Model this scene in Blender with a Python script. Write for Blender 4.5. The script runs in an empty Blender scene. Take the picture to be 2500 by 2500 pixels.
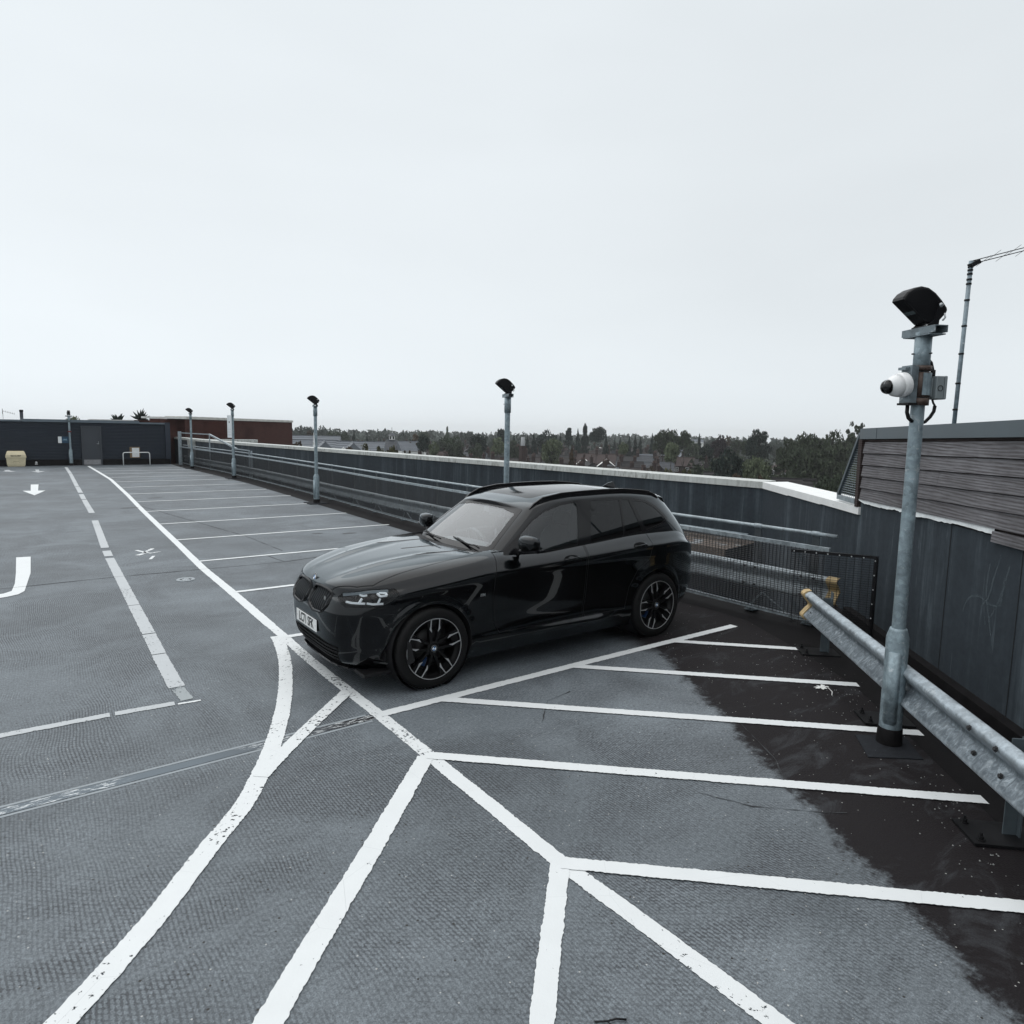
import bpy, bmesh, math, random
import numpy as np
from math import sin, cos, pi, radians, sqrt, atan2, hypot
from mathutils import Vector, Matrix, noise as mnoise
from mathutils.bvhtree import BVHTree
random.seed(7)
rng = np.random.default_rng(7)
scene = bpy.context.scene
C = bpy.data.collections.new("rooftop_car_park"); scene.collection.children.link(C)

# ------------------------------------------------------------------ camera
# world: x runs from the driving aisle towards the guard fence, y runs along the aisle to the far building, z up,
# origin on the deck below the photographer
cam_d = bpy.data.cameras.new("camera"); cam = bpy.data.objects.new("camera", cam_d); C.objects.link(cam)
cam_d.sensor_width = 36.0; cam_d.lens = 24.0; cam_d.clip_start = 0.05; cam_d.clip_end = 6000
rt, dn, fw = (.80483985, -.59319677, .01871912), (-.05556885, -.10672199, -.99273487), (.59088486, .79795238, -.11885737)
cam.matrix_world = Matrix(((rt[0], -dn[0], -fw[0], 0), (rt[1], -dn[1], -fw[1], 0), (rt[2], -dn[2], -fw[2], 2.2906), (0, 0, 0, 1)))
scene.camera = cam
scene.view_settings.view_transform = 'Standard'; scene.view_settings.look = 'None'
scene.cycles.volume_bounces = 2; scene.cycles.transparent_max_bounces = 24
scene.view_settings.exposure = 0.0; scene.view_settings.gamma = 1.0; scene.view_settings.use_curve_mapping = False

# ------------------------------------------------------------------ overcast sky and its weak sun
SUN_EL, SUN_AZ = radians(62), radians(112)      # azimuth from +x, counter-clockwise
W = bpy.data.worlds.new("World"); scene.world = W; W.use_nodes = True
nt = W.node_tree; nt.nodes.clear()
def wn(t, **k):
    n = nt.nodes.new(t)
    for a, b in k.items(): setattr(n, a, b)
    return n
wo = wn('ShaderNodeOutputWorld'); add = wn('ShaderNodeAddShader')
sky = wn('ShaderNodeTexSky', sky_type='NISHITA'); sky.sun_disc = False
sky.sun_elevation = SUN_EL; sky.sun_rotation = pi/2 - SUN_AZ
bg1 = wn('ShaderNodeBackground'); bg1.inputs[1].default_value = 0.05
bg2 = wn('ShaderNodeBackground'); bg2.inputs[1].default_value = 1.0
tc = wn('ShaderNodeTexCoord'); sx = wn('ShaderNodeSeparateXYZ')
mr = wn('ShaderNodeMapRange'); mr.inputs[1].default_value = 0.0; mr.inputs[2].default_value = 1.0
ramp = wn('ShaderNodeValToRGB'); cr = ramp.color_ramp
cr.elements[0].position = 0.0; cr.elements[0].color = (.60, .635, .655, 1)
cr.elements[1].position = 1.0; cr.elements[1].color = (1, 1, 1, 1)
for p_, c_ in ((0.04, (.56, .60, .62, 1)), (0.25, (.625, .665, .69, 1)), (0.55, (.69, .735, .765, 1)), (0.75, (.95, .99, 1.03, 1))):
    el_ = cr.elements.new(p_); el_.color = c_
cn = wn('ShaderNodeTexNoise'); cn.inputs['Scale'].default_value = 1.6; cn.inputs['Detail'].default_value = 3
cmap = wn('ShaderNodeMapping'); cmap.inputs['Scale'].default_value = (1, 1, 3.2)
cm = wn('ShaderNodeMapRange'); cm.inputs[1].default_value = .3; cm.inputs[2].default_value = .7; cm.inputs[3].default_value = .955; cm.inputs[4].default_value = 1.04
mul = wn('ShaderNodeVectorMath', operation='SCALE')
L = nt.links.new
L(tc.outputs['Generated'], sx.inputs[0]); L(sx.outputs['Z'], mr.inputs[0]); L(mr.outputs[0], ramp.inputs[0])
L(tc.outputs['Generated'], cmap.inputs[0]); L(cmap.outputs[0], cn.inputs['Vector']); L(cn.outputs[0], cm.inputs[0])
L(ramp.outputs[0], mul.inputs[0]); L(cm.outputs[0], mul.inputs['Scale']); L(mul.outputs[0], bg2.inputs[0])
skb = wn('ShaderNodeRGBToBW'); skt = wn('ShaderNodeVectorMath', operation='SCALE'); skt.inputs[0].default_value = (.93, 1.0, 1.06)
L(sky.outputs[0], skb.inputs[0]); L(skb.outputs[0], skt.inputs['Scale']); L(skt.outputs[0], bg1.inputs[0]); L(bg1.outputs[0], add.inputs[0]); L(bg2.outputs[0], add.inputs[1]); L(add.outputs[0], wo.inputs[0])
sun_d = bpy.data.lights.new("sun", 'SUN'); sun_d.energy = 1.1; sun_d.angle = radians(80); sun_d.color = (1, .98, .95)
sun = bpy.data.objects.new("sun", sun_d); C.objects.link(sun); sun.location = (0, 0, 40)
sv = Vector((cos(SUN_EL)*cos(SUN_AZ), cos(SUN_EL)*sin(SUN_AZ), sin(SUN_EL)))
sun.rotation_euler = sv.to_track_quat('Z', 'Y').to_euler()

# ------------------------------------------------------------------ object helpers
def tag(o, label=None, cat=None, group=None, kind=None):
    if label: o['label'] = label
    if cat: o['category'] = cat
    if group: o['group'] = group
    if kind: o['kind'] = kind
    return o
def link(o, parent=None):
    C.objects.link(o)
    if parent: o.parent = parent
    return o
def thing(name, label, cat, loc=(0, 0, 0), rz=0, group=None):
    o = bpy.data.objects.new(name, None); C.objects.link(o); o.empty_display_size = .2
    o.location = loc; o.rotation_euler = (0, 0, rz)
    return tag(o, label, cat, group)
class MB:
    "collects geometry; build() links it as ONE mesh object"
    def __init__(s): s.v = []; s.f = []; s.m = []; s.sm = []; s.mi = 0; s.smooth = False
    def add(s, vs, fs, smooth=None):
        b = len(s.v); s.v += [tuple(p) for p in vs]
        for f in fs: s.f.append(tuple(b+i for i in f)); s.m.append(s.mi); s.sm.append(s.smooth if smooth is None else smooth)
        return s
    def box(s, x0, x1, y0, y1, z0, z1):
        return s.add([(x0,y0,z0),(x1,y0,z0),(x1,y1,z0),(x0,y1,z0),(x0,y0,z1),(x1,y0,z1),(x1,y1,z1),(x0,y1,z1)],
                     [(3,2,1,0),(4,5,6,7),(0,1,5,4),(1,2,6,5),(2,3,7,6),(3,0,4,7)])
    def hexa(s, p): return s.add(p, [(3,2,1,0),(4,5,6,7),(0,1,5,4),(1,2,6,5),(2,3,7,6),(3,0,4,7)])
    def bar(s, a, b, w, h, up=(0,0,1)):
        a, b = Vector(a), Vector(b); d = (b-a).normalized(); u = Vector(up)
        x = d.cross(u)
        if x.length < 1e-4: x = d.cross(Vector((1,0,0)))
        x.normalize(); y = x.cross(d).normalized(); x *= w/2; y *= h/2
        return s.hexa([a-x-y, a+x-y, b+x-y, b-x-y, a-x+y, a+x+y, b+x+y, b-x+y])
    def tube(s, pts, r, n=8, cap=True, smooth=True):
        pts = [Vector(p) for p in pts]; rs = r if isinstance(r, (list, tuple)) else [r]*len(pts)
        vs = []; fs = []; prev = None
        for i, p in enumerate(pts):
            d = (pts[min(i+1, len(pts)-1)] - pts[max(i-1, 0)]).normalized()
            if prev is None:
                x = d.cross(Vector((0,0,1)))
                if x.length < .05: x = d.cross(Vector((1,0,0)))
            else: x = prev - d*prev.dot(d)
            x.normalize(); prev = x; y = d.cross(x)
            for k in range(n):
                a = 2*pi*k/n; vs.append(p + (x*cos(a)+y*sin(a))*rs[i])
        for i in range(len(pts)-1):
            for k in range(n):
                fs.append((i*n+k, i*n+(k+1)%n, (i+1)*n+(k+1)%n, (i+1)*n+k))
        s.add(vs, fs, smooth)
        if cap:
            b = len(s.v)-len(vs)
            s.f.append(tuple(b+k for k in range(n-1,-1,-1))); s.m.append(s.mi); s.sm.append(False)
            s.f.append(tuple(b+(len(pts)-1)*n+k for k in range(n))); s.m.append(s.mi); s.sm.append(False)
        return s
    def lathe(s, prof, n=24, mat=None, smooth=True):
        "prof: (r, z) pairs turned about z, then moved by mat"
        vs = []; fs = []
        for r, z in prof:
            for k in range(n):
                a = 2*pi*k/n; vs.append(Vector((r*cos(a), r*sin(a), z)))
        for i in range(len(prof)-1):
            for k in range(n): fs.append((i*n+k, i*n+(k+1)%n, (i+1)*n+(k+1)%n, (i+1)*n+k))
        if mat is not None: vs = [mat @ v for v in vs]
        return s.add(vs, fs, smooth)
    def prism(s, poly, a, b, f):
        "poly 2D points, f(p, t) -> 3D for t = a and b"
        n = len(poly); vs = [f(p, a) for p in poly]+[f(p, b) for p in poly]
        fs = [tuple(range(n-1,-1,-1)), tuple(range(n, 2*n))]+[(i, (i+1)%n, n+(i+1)%n, n+i) for i in range(n)]
        return s.add(vs, fs)
    def mesh(s, name, mats):
        me = bpy.data.meshes.new(name); me.from_pydata(s.v, [], s.f)
        for m in (mats if isinstance(mats, (list, tuple)) else [mats]): me.materials.append(m)
        me.polygons.foreach_set('material_index', s.m); me.polygons.foreach_set('use_smooth', s.sm)
        me.update(); return me
    def build(s, name, mats, parent=None, loc=None, fix=True):
        me = s.mesh(name, mats)
        if fix:
            bm = bmesh.new(); bm.from_mesh(me); bmesh.ops.recalc_face_normals(bm, faces=bm.faces); bm.to_mesh(me); bm.free()
        o = bpy.data.objects.new(name, me); link(o, parent)
        if loc is not None: o.location = loc
        return o
def inst(o, parent=None, loc=None, rz=None):
    c = o.copy(); C.objects.link(c)
    if parent is not None: c.parent = parent
    if loc is not None: c.location = loc
    if rz is not None: c.rotation_euler = (0, 0, rz)
    return c
def copy_tree(o, parent=None):
    c = o.copy(); C.objects.link(c); c.parent = parent
    for ch in KIDS.get(o.name, ()): copy_tree(ch, c)
    return c
KIDS = {}
def index_kids(root):
    for o in C.objects:
        if o.parent is not None:
            l_ = KIDS.setdefault(o.parent.name, [])
            if o not in l_: l_.append(o)
def lerp(a, b, t): return a+(b-a)*t
def interp(x, pts):
    xs = [p[0] for p in pts]; ys = [p[1] for p in pts]
    if xs[0] > xs[-1]: xs = xs[::-1]; ys = ys[::-1]
    return float(np.interp(x, xs, ys))
def spline(pts):
    "smooth (pchip) interpolator through points sorted by x"
    pts = sorted(pts); x = np.array([p[0] for p in pts]); y = np.array([p[1] for p in pts])
    h = np.diff(x); dl = np.diff(y)/h; m = np.zeros(len(x)); m[0] = dl[0]; m[-1] = dl[-1]
    for i in range(1, len(x)-1):
        if dl[i-1]*dl[i] > 0:
            w1 = 2*h[i]+h[i-1]; w2 = h[i]+2*h[i-1]; m[i] = (w1+w2)/(w1/dl[i-1]+w2/dl[i])
    def f(q):
        q = min(max(q, x[0]), x[-1]); i = min(max(int(np.searchsorted(x, q))-1, 0), len(h)-1)
        t = (q-x[i])/h[i]; t2 = t*t; t3 = t2*t
        return (2*t3-3*t2+1)*y[i]+(t3-2*t2+t)*h[i]*m[i]+(-2*t3+3*t2)*y[i+1]+(t3-t2)*h[i]*m[i+1]
    return f
FONT = None
def text_mesh(txt, size, depth=.001, bold=.0, xs=1.0):
    cu = bpy.data.curves.new('t', 'FONT'); cu.body = txt; cu.size = size; cu.extrude = depth; cu.offset = bold
    cu.align_x = 'CENTER'; cu.align_y = 'CENTER'; cu.resolution_u = 4
    o = bpy.data.objects.new('t', cu); scene.collection.objects.link(o)
    bpy.context.view_layer.update()
    me = bpy.data.meshes.new_from_object(o.evaluated_get(bpy.context.evaluated_depsgraph_get()))
    bpy.data.objects.remove(o)
    for v in me.vertices: v.co.x *= xs
    return me

# ------------------------------------------------------------------ materials
class NT:
    def __init__(s, name):
        s.m = bpy.data.materials.new(name); s.m.use_nodes = True; s.t = s.m.node_tree; s.t.nodes.clear()
        s.out = s.n('ShaderNodeOutputMaterial')
    def n(s, t, ins=None, **k):
        nd = s.t.nodes.new(t)
        for a, b in k.items(): setattr(nd, a, b)
        for a, b in (ins or {}).items(): s.set(nd, a, b)
        return nd
    def set(s, nd, a, b):
        if isinstance(b, bpy.types.NodeSocket): s.t.links.new(b, nd.inputs[a])
        elif isinstance(b, bpy.types.Node): s.t.links.new(b.outputs[0], nd.inputs[a])
        else: nd.inputs[a].default_value = b
    def math(s, op, a, b=0., c=None, clamp=False):
        nd = s.n('ShaderNodeMath', {0: a, 1: b}, operation=op, use_clamp=clamp)
        if c is not None: s.set(nd, 2, c)
        return nd.outputs[0]
    def mixc(s, f, a, b, blend='MIX'):
        nd = s.n('ShaderNodeMix', data_type='RGBA', blend_type=blend)
        s.set(nd, 0, f); s.set(nd, 6, a); s.set(nd, 7, b); return nd.outputs[2]
    def coord(s, scale=(1,1,1), kind='Object', rot=(0,0,0)):
        tc_ = s.n('ShaderNodeTexCoord'); mp = s.n('ShaderNodeMapping'); mp.inputs['Scale'].default_value = scale; mp.inputs['Rotation'].default_value = rot
        s.t.links.new(tc_.outputs[kind], mp.inputs[0]); return mp.outputs[0]
    def noise(s, vec, scale, detail=3, rough=.5, dist=0):
        nd = s.n('ShaderNodeTexNoise', {'Scale': scale, 'Detail': detail, 'Roughness': rough, 'Distortion': dist})
        if vec is not None: s.set(nd, 'Vector', vec)
        return nd.outputs[0]
    def rng_(s, v, a, b, c=0., d=1., smooth=False):
        nd = s.n('ShaderNodeMapRange', {0: v, 1: a, 2: b, 3: c, 4: d})
        if smooth: nd.interpolation_type = 'SMOOTHSTEP'
        return nd.outputs[0]
    def bsdf(s, col, rough=.6, metal=0., bump=None, bs=.3, bd=.01, spec=.5, alpha=None, coat=0.):
        b = s.n('ShaderNodeBsdfPrincipled'); s.set(b, 'Base Color', col); s.set(b, 'Roughness', rough); s.set(b, 'Metallic', metal)
        b.inputs['Specular IOR Level'].default_value = spec
        if coat: b.inputs['Coat Weight'].default_value = coat; b.inputs['Coat Roughness'].default_value = .02
        if alpha is not None: s.set(b, 'Alpha', alpha)
        if bump is not None:
            bp = s.n('ShaderNodeBump', {'Strength': bs, 'Distance': bd, 'Height': bump}); s.set(b, 'Normal', bp)
        s.t.links.new(b.outputs[0], s.out.inputs[0]); s.b = b; return s.m
def rgba(c): return (c[0], c[1], c[2], 1.0)
def simple(name, c, rough=.6, metal=0., var=.12, scale=6., spec=.5, bump=0., coat=0., kind='Object'):
    t = NT(name); v = t.coord(kind=kind)
    nz = t.noise(v, scale, 4, .6)
    k = t.rng_(nz, .3, .7, 1-var, 1+var)
    cc = t.n('ShaderNodeVectorMath', {0: c, 'Scale': k}, operation='SCALE').outputs[0]
    rr = t.rng_(nz, .3, .7, max(rough-.06, .02), min(rough+.06, 1))
    return t.bsdf(cc, rr, metal, bump=(t.noise(v, scale*8, 3) if bump else None), bs=bump, bd=.004, spec=spec, coat=coat)

def mat_galv(name, base=(.30, .345, .37), scale=22., metal=.35, swirl=False):
    t = NT(name); v = t.coord()
    vo = t.n('ShaderNodeTexVoronoi', {'Vector': v, 'Scale': scale, 'Randomness': 1.}); 
    sp = t.rng_(vo.outputs['Color'], 0, 1, .80, 1.20)
    n1 = t.rng_(t.noise(v, 9, 5, .7, .5), .3, .7, .66, 1.34)
    n2 = t.rng_(t.noise(v, 7.5, 4, .7, 1.2), .60, .64, 0, .55)
    k = t.math('MULTIPLY', sp, n1)
    c = t.n('ShaderNodeVectorMath', {0: base, 'Scale': k}, operation='SCALE').outputs[0]
    c = t.mixc(n2, c, rgba((.5, .54, .56)))
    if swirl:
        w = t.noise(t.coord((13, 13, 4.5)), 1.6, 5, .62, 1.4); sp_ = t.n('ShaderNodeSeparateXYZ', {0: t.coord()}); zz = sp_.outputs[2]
        dirt_or_shade = t.math('MULTIPLY', t.rng_(zz, .335, .37, 0, 1, True), t.rng_(zz, .455, .52, 1, 0, True))  # shade of the beam's valley and lower slope, painted into the colour by height
        c = t.mixc(t.math('MULTIPLY', dirt_or_shade, t.rng_(w, .34, .6, .35, .85)), c, rgba((.075, .095, .112)))
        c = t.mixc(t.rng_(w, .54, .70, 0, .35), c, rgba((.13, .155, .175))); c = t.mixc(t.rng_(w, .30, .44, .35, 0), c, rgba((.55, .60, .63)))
    return t.bsdf(c, t.rng_(n1, .8, 1.2, .42, .6), metal, bump=t.noise(v, 60, 3), bs=.08, bd=.003)
GALV = mat_galv('galvanised_steel'); GALV_D = mat_galv('weathered_galvanised_steel', (.17, .205, .225), 14, .3)
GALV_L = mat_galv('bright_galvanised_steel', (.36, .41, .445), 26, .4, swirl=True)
BLACK = simple('black_plastic', (.009, .009, .010), .5, var=.2, spec=.25)
BLACKM = simple('black_powder_coat', (.006, .006, .0075), .42, var=.2, spec=.25)
WHITEP = simple('white_plastic', (.72, .74, .74), .35, var=.04)
RUST = simple('brown_clamp_paint', (.075, .05, .04), .5, .2, var=.35, scale=30)
GREYP = simple('grey_plastic_box', (.22, .25, .26), .5, var=.08)
STEEL = simple('bright_bolt_steel', (.45, .47, .48), .35, .7, var=.1)
BOLT = simple('dull_bolt_steel', (.05, .05, .052), .5, .5, var=.3, scale=80)
YEL = simple('worn_cream_rubber_end', (.50, .37, .19), .6, var=.2, scale=14, bump=.2)
CREAM = simple('cream_grit_bin_plastic', (.60, .53, .36), .5, var=.1, scale=5)

def mat_deck():
    t = NT('deck_asphalt'); v = t.coord(); s = t.n('ShaderNodeSeparateXYZ', {0: v}); X, Y = s.outputs[0], s.outputs[1]
    big = t.noise(v, .45, 5, .65); mid = t.noise(t.coord((.7, 2.0, 1)), 1.3, 5, .68, .5); fine = t.noise(v, 130, 4, .75); grit = t.noise(v, 42, 3, .7)
    base = t.mixc(t.rng_(big, .32, .68), rgba((.088, .104, .116)), rgba((.186, .212, .232)))
    base = t.mixc(t.rng_(mid, .35, .75, 0, .40), base, rgba((.072, .082, .092)))
    # rolled anti-slip dimples, rows along the aisle, worn away in patches
    wx = t.rng_(t.noise(v, .7, 2, .5), .3, .7, -.05, .05); wy = t.rng_(t.noise(t.coord((1,1,1), rot=(0,0,1.)), .8, 2, .5), .3, .7, -.05, .05)
    a = t.math('MULTIPLY', t.math('ADD', X, wx), 2*pi/.0205); b = t.math('MULTIPLY', t.math('ADD', Y, wy), 2*pi/.031)
    hx = t.math('SINE', a); row = t.math('SINE', t.math('ADD', b, t.math('MULTIPLY', a, .5)))
    dm = t.math('MULTIPLY', t.math('ADD', hx, 1.), t.math('ADD', row, 1.6))
    dm = t.math('ADD', dm, t.rng_(grit, .3, .7, -1.3, 1.3))
    dim = t.rng_(dm, .2, 2.2, 1., 0., True)
    patch = t.rng_(t.noise(v, .8, 6, .7, 1.0), .40, .60, .12, 1.)
    dim = t.math('MULTIPLY', dim, patch)
    base = t.mixc(t.math('MULTIPLY', dim, .72), base, rgba((.022, .023, .028)))
    base = t.n('ShaderNodeVectorMath', {0: base, 'Scale': t.rng_(fine, .3, .7, .52, 1.5)}, operation='SCALE').outputs[0]
    base = t.n('ShaderNodeVectorMath', {0: base, 'Scale': t.rng_(grit, .3, .7, .72, 1.28)}, operation='SCALE').outputs[0]
    # dark waterproofed margin beside the guard rail
    wob = t.rng_(mid, .2, .8, -.07, .07); wob2 = t.rng_(fine, .3, .7, -.012, .012)
    dd = t.math('ADD', t.math('MULTIPLY', X, .7071), t.math('MULTIPLY', Y, -.7071))        # across the 45 degree margin
    m1 = t.rng_(t.math('ADD', t.math('ADD', dd, wob), wob2), 1.02+.28, 1.06+.30, 0, 1)       # tuned below
    # margin edge: line through (4.77,3.65) and (3.09,.81)
    nx, ny = .8607, -.5092; off = 4.77*nx+3.65*ny
    e = t.math('SUBTRACT', t.math('ADD', t.math('MULTIPLY', X, nx), t.math('MULTIPLY', Y, ny)), off)
    e = t.math('ADD', t.math('ADD', e, wob), wob2)
    wob3 = t.rng_(t.noise(v, 9, 5, .75), .25, .75, -.10, .10)
    m1 = t.rng_(t.math('ADD', e, wob3), -.03, .10, 0, 1, True)
    m2 = t.rng_(t.math('ADD', X, t.math('MULTIPLY', wob, 3.)), 5.2, 5.6, 0, 1, True)
    m3 = t.rng_(t.math('ADD', Y, t.math('MULTIPLY', wob, 4.)), 8.6, 9.6, 1, 0, True)
    mm = t.math('MULTIPLY', t.math('MAXIMUM', m1, m2), m3)
    scuff = t.rng_(t.noise(t.coord((.8, 2.0, 1), rot=(0,0,-.6)), 1.5, 6, .75, 1.), .54, .72, 0, .5)
    tar = t.mixc(scuff, rgba((.0125, .0102, .011)), rgba((.070, .076, .083)))
    tar = t.n('ShaderNodeVectorMath', {0: tar, 'Scale': t.rng_(fine, .25, .75, .6, 1.5)}, operation='SCALE').outputs[0]
    col = t.mixc(t.math('MULTIPLY', mm, .98), base, tar)
    # pale stone chips
    vo = t.n('ShaderNodeTexVoronoi', {'Vector': v, 'Scale': 26.}); vc = t.n('ShaderNodeSeparateColor', {0: vo.outputs['Color']})
    chip = t.math('MULTIPLY', t.math('LESS_THAN', vo.outputs['Distance'], .11), t.math('GREATER_THAN', vc.outputs[0], .80))
    col = t.mixc(t.math('MULTIPLY', chip, .7), col, rgba((.5, .5, .48)))
    chipd = t.math('MULTIPLY', t.math('LESS_THAN', vo.outputs['Distance'], .16), t.math('GREATER_THAN', vc.outputs[1], .93))
    col = t.mixc(chipd, col, rgba((.02, .018, .016)))
    h = t.math('SUBTRACT', t.math('MULTIPLY', fine, .35), t.math('MULTIPLY', dim, .9)); h = t.math('ADD', h, t.math('MULTIPLY', grit, .4))
    m_ = t.bsdf(col, t.rng_(big, .3, .7, .56, .72), 0, bump=h, bs=.5, bd=.004, spec=.45)
    t.set(t.b, 'Specular IOR Level', t.rng_(mm, 0, 1, .42, .10)); return m_
DECK = mat_deck()
def mat_paint(name, wear, pc=(.70, .725, .73)):
    t = NT(name); v = t.coord(); hi = t.noise(v, 30, 4, .7); lo = t.noise(v, 1.1, 2, .5)
    wr = t.rng_(lo, .35, .7, .0, wear)
    al = t.math('GREATER_THAN', hi, t.math('ADD', .27, wr))
    s = t.n('ShaderNodeSeparateXYZ', {0: v})
    c = t.mixc(t.rng_(t.noise(v, 5, 4, .6), .3, .8, 0, .4), rgba(pc), rgba([q*.86 for q in pc]))
    vo = t.n('ShaderNodeTexVoronoi', {'Vector': v, 'Scale': 1.7}, feature='DISTANCE_TO_EDGE')
    c = t.mixc(t.math('MULTIPLY', t.math('LESS_THAN', vo.outputs[0], .0015), .25), c, rgba((.3, .32, .33)))
    return t.bsdf(c, .6, 0, bump=t.noise(v, 90, 3), bs=.25, bd=.003, alpha=al)
PAINT = mat_paint('white_line_paint', .05); PAINTW = mat_paint('worn_white_line_paint', .22); PAINTO = mat_paint('old_grey_white_paint', .18, (.46, .485, .50))
def mat_streak(name, dark, light, amt=1.0, rough=.75):
    t = NT(name); v = t.coord((1, 1, .06)); v2 = t.coord()
    a = t.noise(v, 11, 7, .7); b = t.noise(v, 2.0, 4, .6); c = t.noise(v2, 1.2, 4, .6, .6); n4 = t.noise(v2, 14, 5, .7)
    k = t.rng_(a, .42, .72, 0, .8*amt); k2 = t.rng_(b, .45, .7, 0, .8*amt); m = t.math('MAXIMUM', t.math('MULTIPLY', k, k2), t.math('MULTIPLY', t.rng_(a, .60, .72), .5*amt))
    col = t.mixc(m, rgba(dark), rgba(light))
    col = t.mixc(t.rng_(c, .4, .75, 0, .5), col, rgba([q*.62 for q in dark]))
    col = t.n('ShaderNodeVectorMath', {0: col, 'Scale': t.rng_(n4, .3, .7, .86, 1.14)}, operation='SCALE').outputs[0]
    return t.bsdf(col, rough, 0, bump=n4, bs=.15, bd=.01, spec=.12)
WALLM = mat_streak('dark_wall_render', (.038, .047, .056), (.19, .235, .265), 1.)
TAR = simple('bitumen', (.0085, .0078, .0085), .7, var=.5, scale=9, bump=.3, spec=.12)
RUBBER = simple('black_felt_pad', (.020, .022, .026), .8, var=.25, scale=40, bump=.3, spec=.12)
CONC_D = simple('dark_concrete', (.035, .038, .040), .8, var=.25, scale=2)
def mat_coping():
    t = NT('white_coping_sheet'); v = t.coord((1, 1, .25)); v2 = t.coord()
    st = t.noise(v, 16, 6, .7); lo = t.noise(v2, .6, 3, .6)
    dirt_or_shade = t.math('MULTIPLY', t.rng_(st, .5, .68), t.rng_(lo, .42, .62, .05, .9))
    c = t.mixc(t.rng_(t.noise(v2, 3, 4), .3, .7, 0, .5), rgba((.58, .60, .58)), rgba((.42, .44, .42)))
    c = t.mixc(dirt_or_shade, c, rgba((.07, .065, .05)))
    c = t.mixc(t.rng_(st, .42, .75, 0, .45), c, rgba((.26, .27, .25)))
    return t.bsdf(c, .55, 0, spec=.4)
COPING = mat_coping()
def mat_wood(name, a, b, rot=0.):
    t = NT(name); v = t.coord((1, 1, 1)); 
    g = t.coord((.9, .9, 9.)); w = t.n('ShaderNodeTexWave', {'Vector': g, 'Scale': 1.3, 'Distortion': 14., 'Detail': 3., 'Detail Scale': .35}, bands_direction='Z')
    f = t.noise(t.coord((2.5, 2.5, 60)), 1.5, 4, .7); lo = t.noise(v, 1.1, 4, .6, .5)
    k = t.math('ADD', t.math('MULTIPLY', w.outputs[1], .22), t.math('MULTIPLY', f, .78))
    c = t.mixc(t.rng_(k, .34, .68), rgba(a), rgba(b)); c = t.mixc(t.rng_(lo, .35, .7, 0, .6), c, rgba([q*.55 for q in a]))
    return t.bsdf(c, .8, 0, bump=k, bs=.5, bd=.004, spec=.25)
WOOD = mat_wood('weathered_cladding_board', (.082, .074, .077), (.215, .215, .228)); WOODD = mat_wood('dark_timber_post', (.030, .021, .019), (.075, .058, .055))
FASCIA = simple('grey_blue_fascia_metal', (.085, .108, .122), .42, .2, var=.12, scale=1.5)
MEMB = simple('torn_white_membrane', (.62, .65, .66), .7, var=.1, scale=12)
CLAD = simple('dark_blue_cladding', (.030, .038, .052), .5, .1, var=.1, scale=1.2, spec=.3)
CLADT = simple('cladding_trim', (.11, .14, .165), .45, .1, var=.1, scale=2)
DOORM = simple('dark_grey_door', (.036, .042, .052), .45, var=.07)
def mat_brick(name, bc=(.085, .028, .022), mortar=(.05, .03, .026), sc=1.0, rot=(pi/2, 0, 0)):
    t = NT(name); v = t.coord((1,1,1), rot=rot)
    br = t.n('ShaderNodeTexBrick', {'Vector': v, 'Color1': rgba(bc), 'Color2': rgba([q*.62 for q in bc]), 'Mortar': rgba(mortar), 'Scale': sc, 'Mortar Size': .012, 'Brick Width': .225, 'Row Height': .075, 'Bias': -.2})
    lo = t.noise(t.coord(), .35, 4, .6)
    c = t.mixc(t.rng_(lo, .5, .72, 0, .7), br.outputs[0], rgba([q*.35 for q in bc]))
    return t.bsdf(c, .85, 0, bump=br.outputs[1], bs=.3, bd=.01, spec=.2)

# ------------------------------------------------------------------ deck, gutter, wall void
def poly_sheet(name, pts, z, m, parent=None):
    mb = MB(); mb.add([(p[0], p[1], z) for p in pts], [tuple(range(len(pts)))])
    return mb.build(name, m, parent)
EDGE = [(7.55, 43.25), (7.45, 40), (7.6, 34), (7.66, 28), (7.45, 22), (7.24, 17.2), (7.12, 13.4), (7.2, 9), (7.34, 5.4), (7.3, 4.9), (6.76, 3.89), (6.22, 3.0), (5.55, 2.26), (4.85, 1.52), (3.4, .05), (.6, -2.8)]
FEN = [(8.05, 43.1), (8.06, 39.5), (8.2, 33), (8.15, 27), (7.95, 20), (7.70, 15), (7.60, 10), (7.58, 4.1)]
FENX = spline([(p[1], p[0]) for p in FEN])
mb = MB(); pts = [(-14, 43.25)] + EDGE + [(.6, -9), (-14, -9)]
mb.prism(pts, -.35, 0, lambda p, t: (p[0], p[1], t))
deck = tag(mb.build('car_park_deck', DECK), kind='structure')
mb = MB()                                                                   # black gutter strip, rising a little to the fence line
ins = []; outs = []
for i, p in enumerate(EDGE):
    if p[1] > 4.95: outs.append((FENX(p[1])+.28, p[1]))
    else: outs.append((p[0]+.95, p[1]-.30) if p[1] > 3 else (p[0]+1.15, p[1]-1.1))
outs[9] = (7.95, 4.2)
vs = [(p[0]-.01, p[1], .003) for p in EDGE]+[(p[0]*.5+q[0]*.5, p[1]*.5+q[1]*.5, .012) for p, q in zip(EDGE, outs)]+[(q[0], q[1], .05) for q in outs]
n = len(EDGE); mb.add(vs, [(i, i+1, n+i+1, n+i) for i in range(n-1)]+[(n+i, n+i+1, 2*n+i+1, 2*n+i) for i in range(n-1)], True)
mb.add([(q[0], q[1], .05) for q in outs]+[(q[0], q[1], -1.6) for q in outs], [(i, i+1, n+i+1, n+i) for i in range(n-1)])
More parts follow.
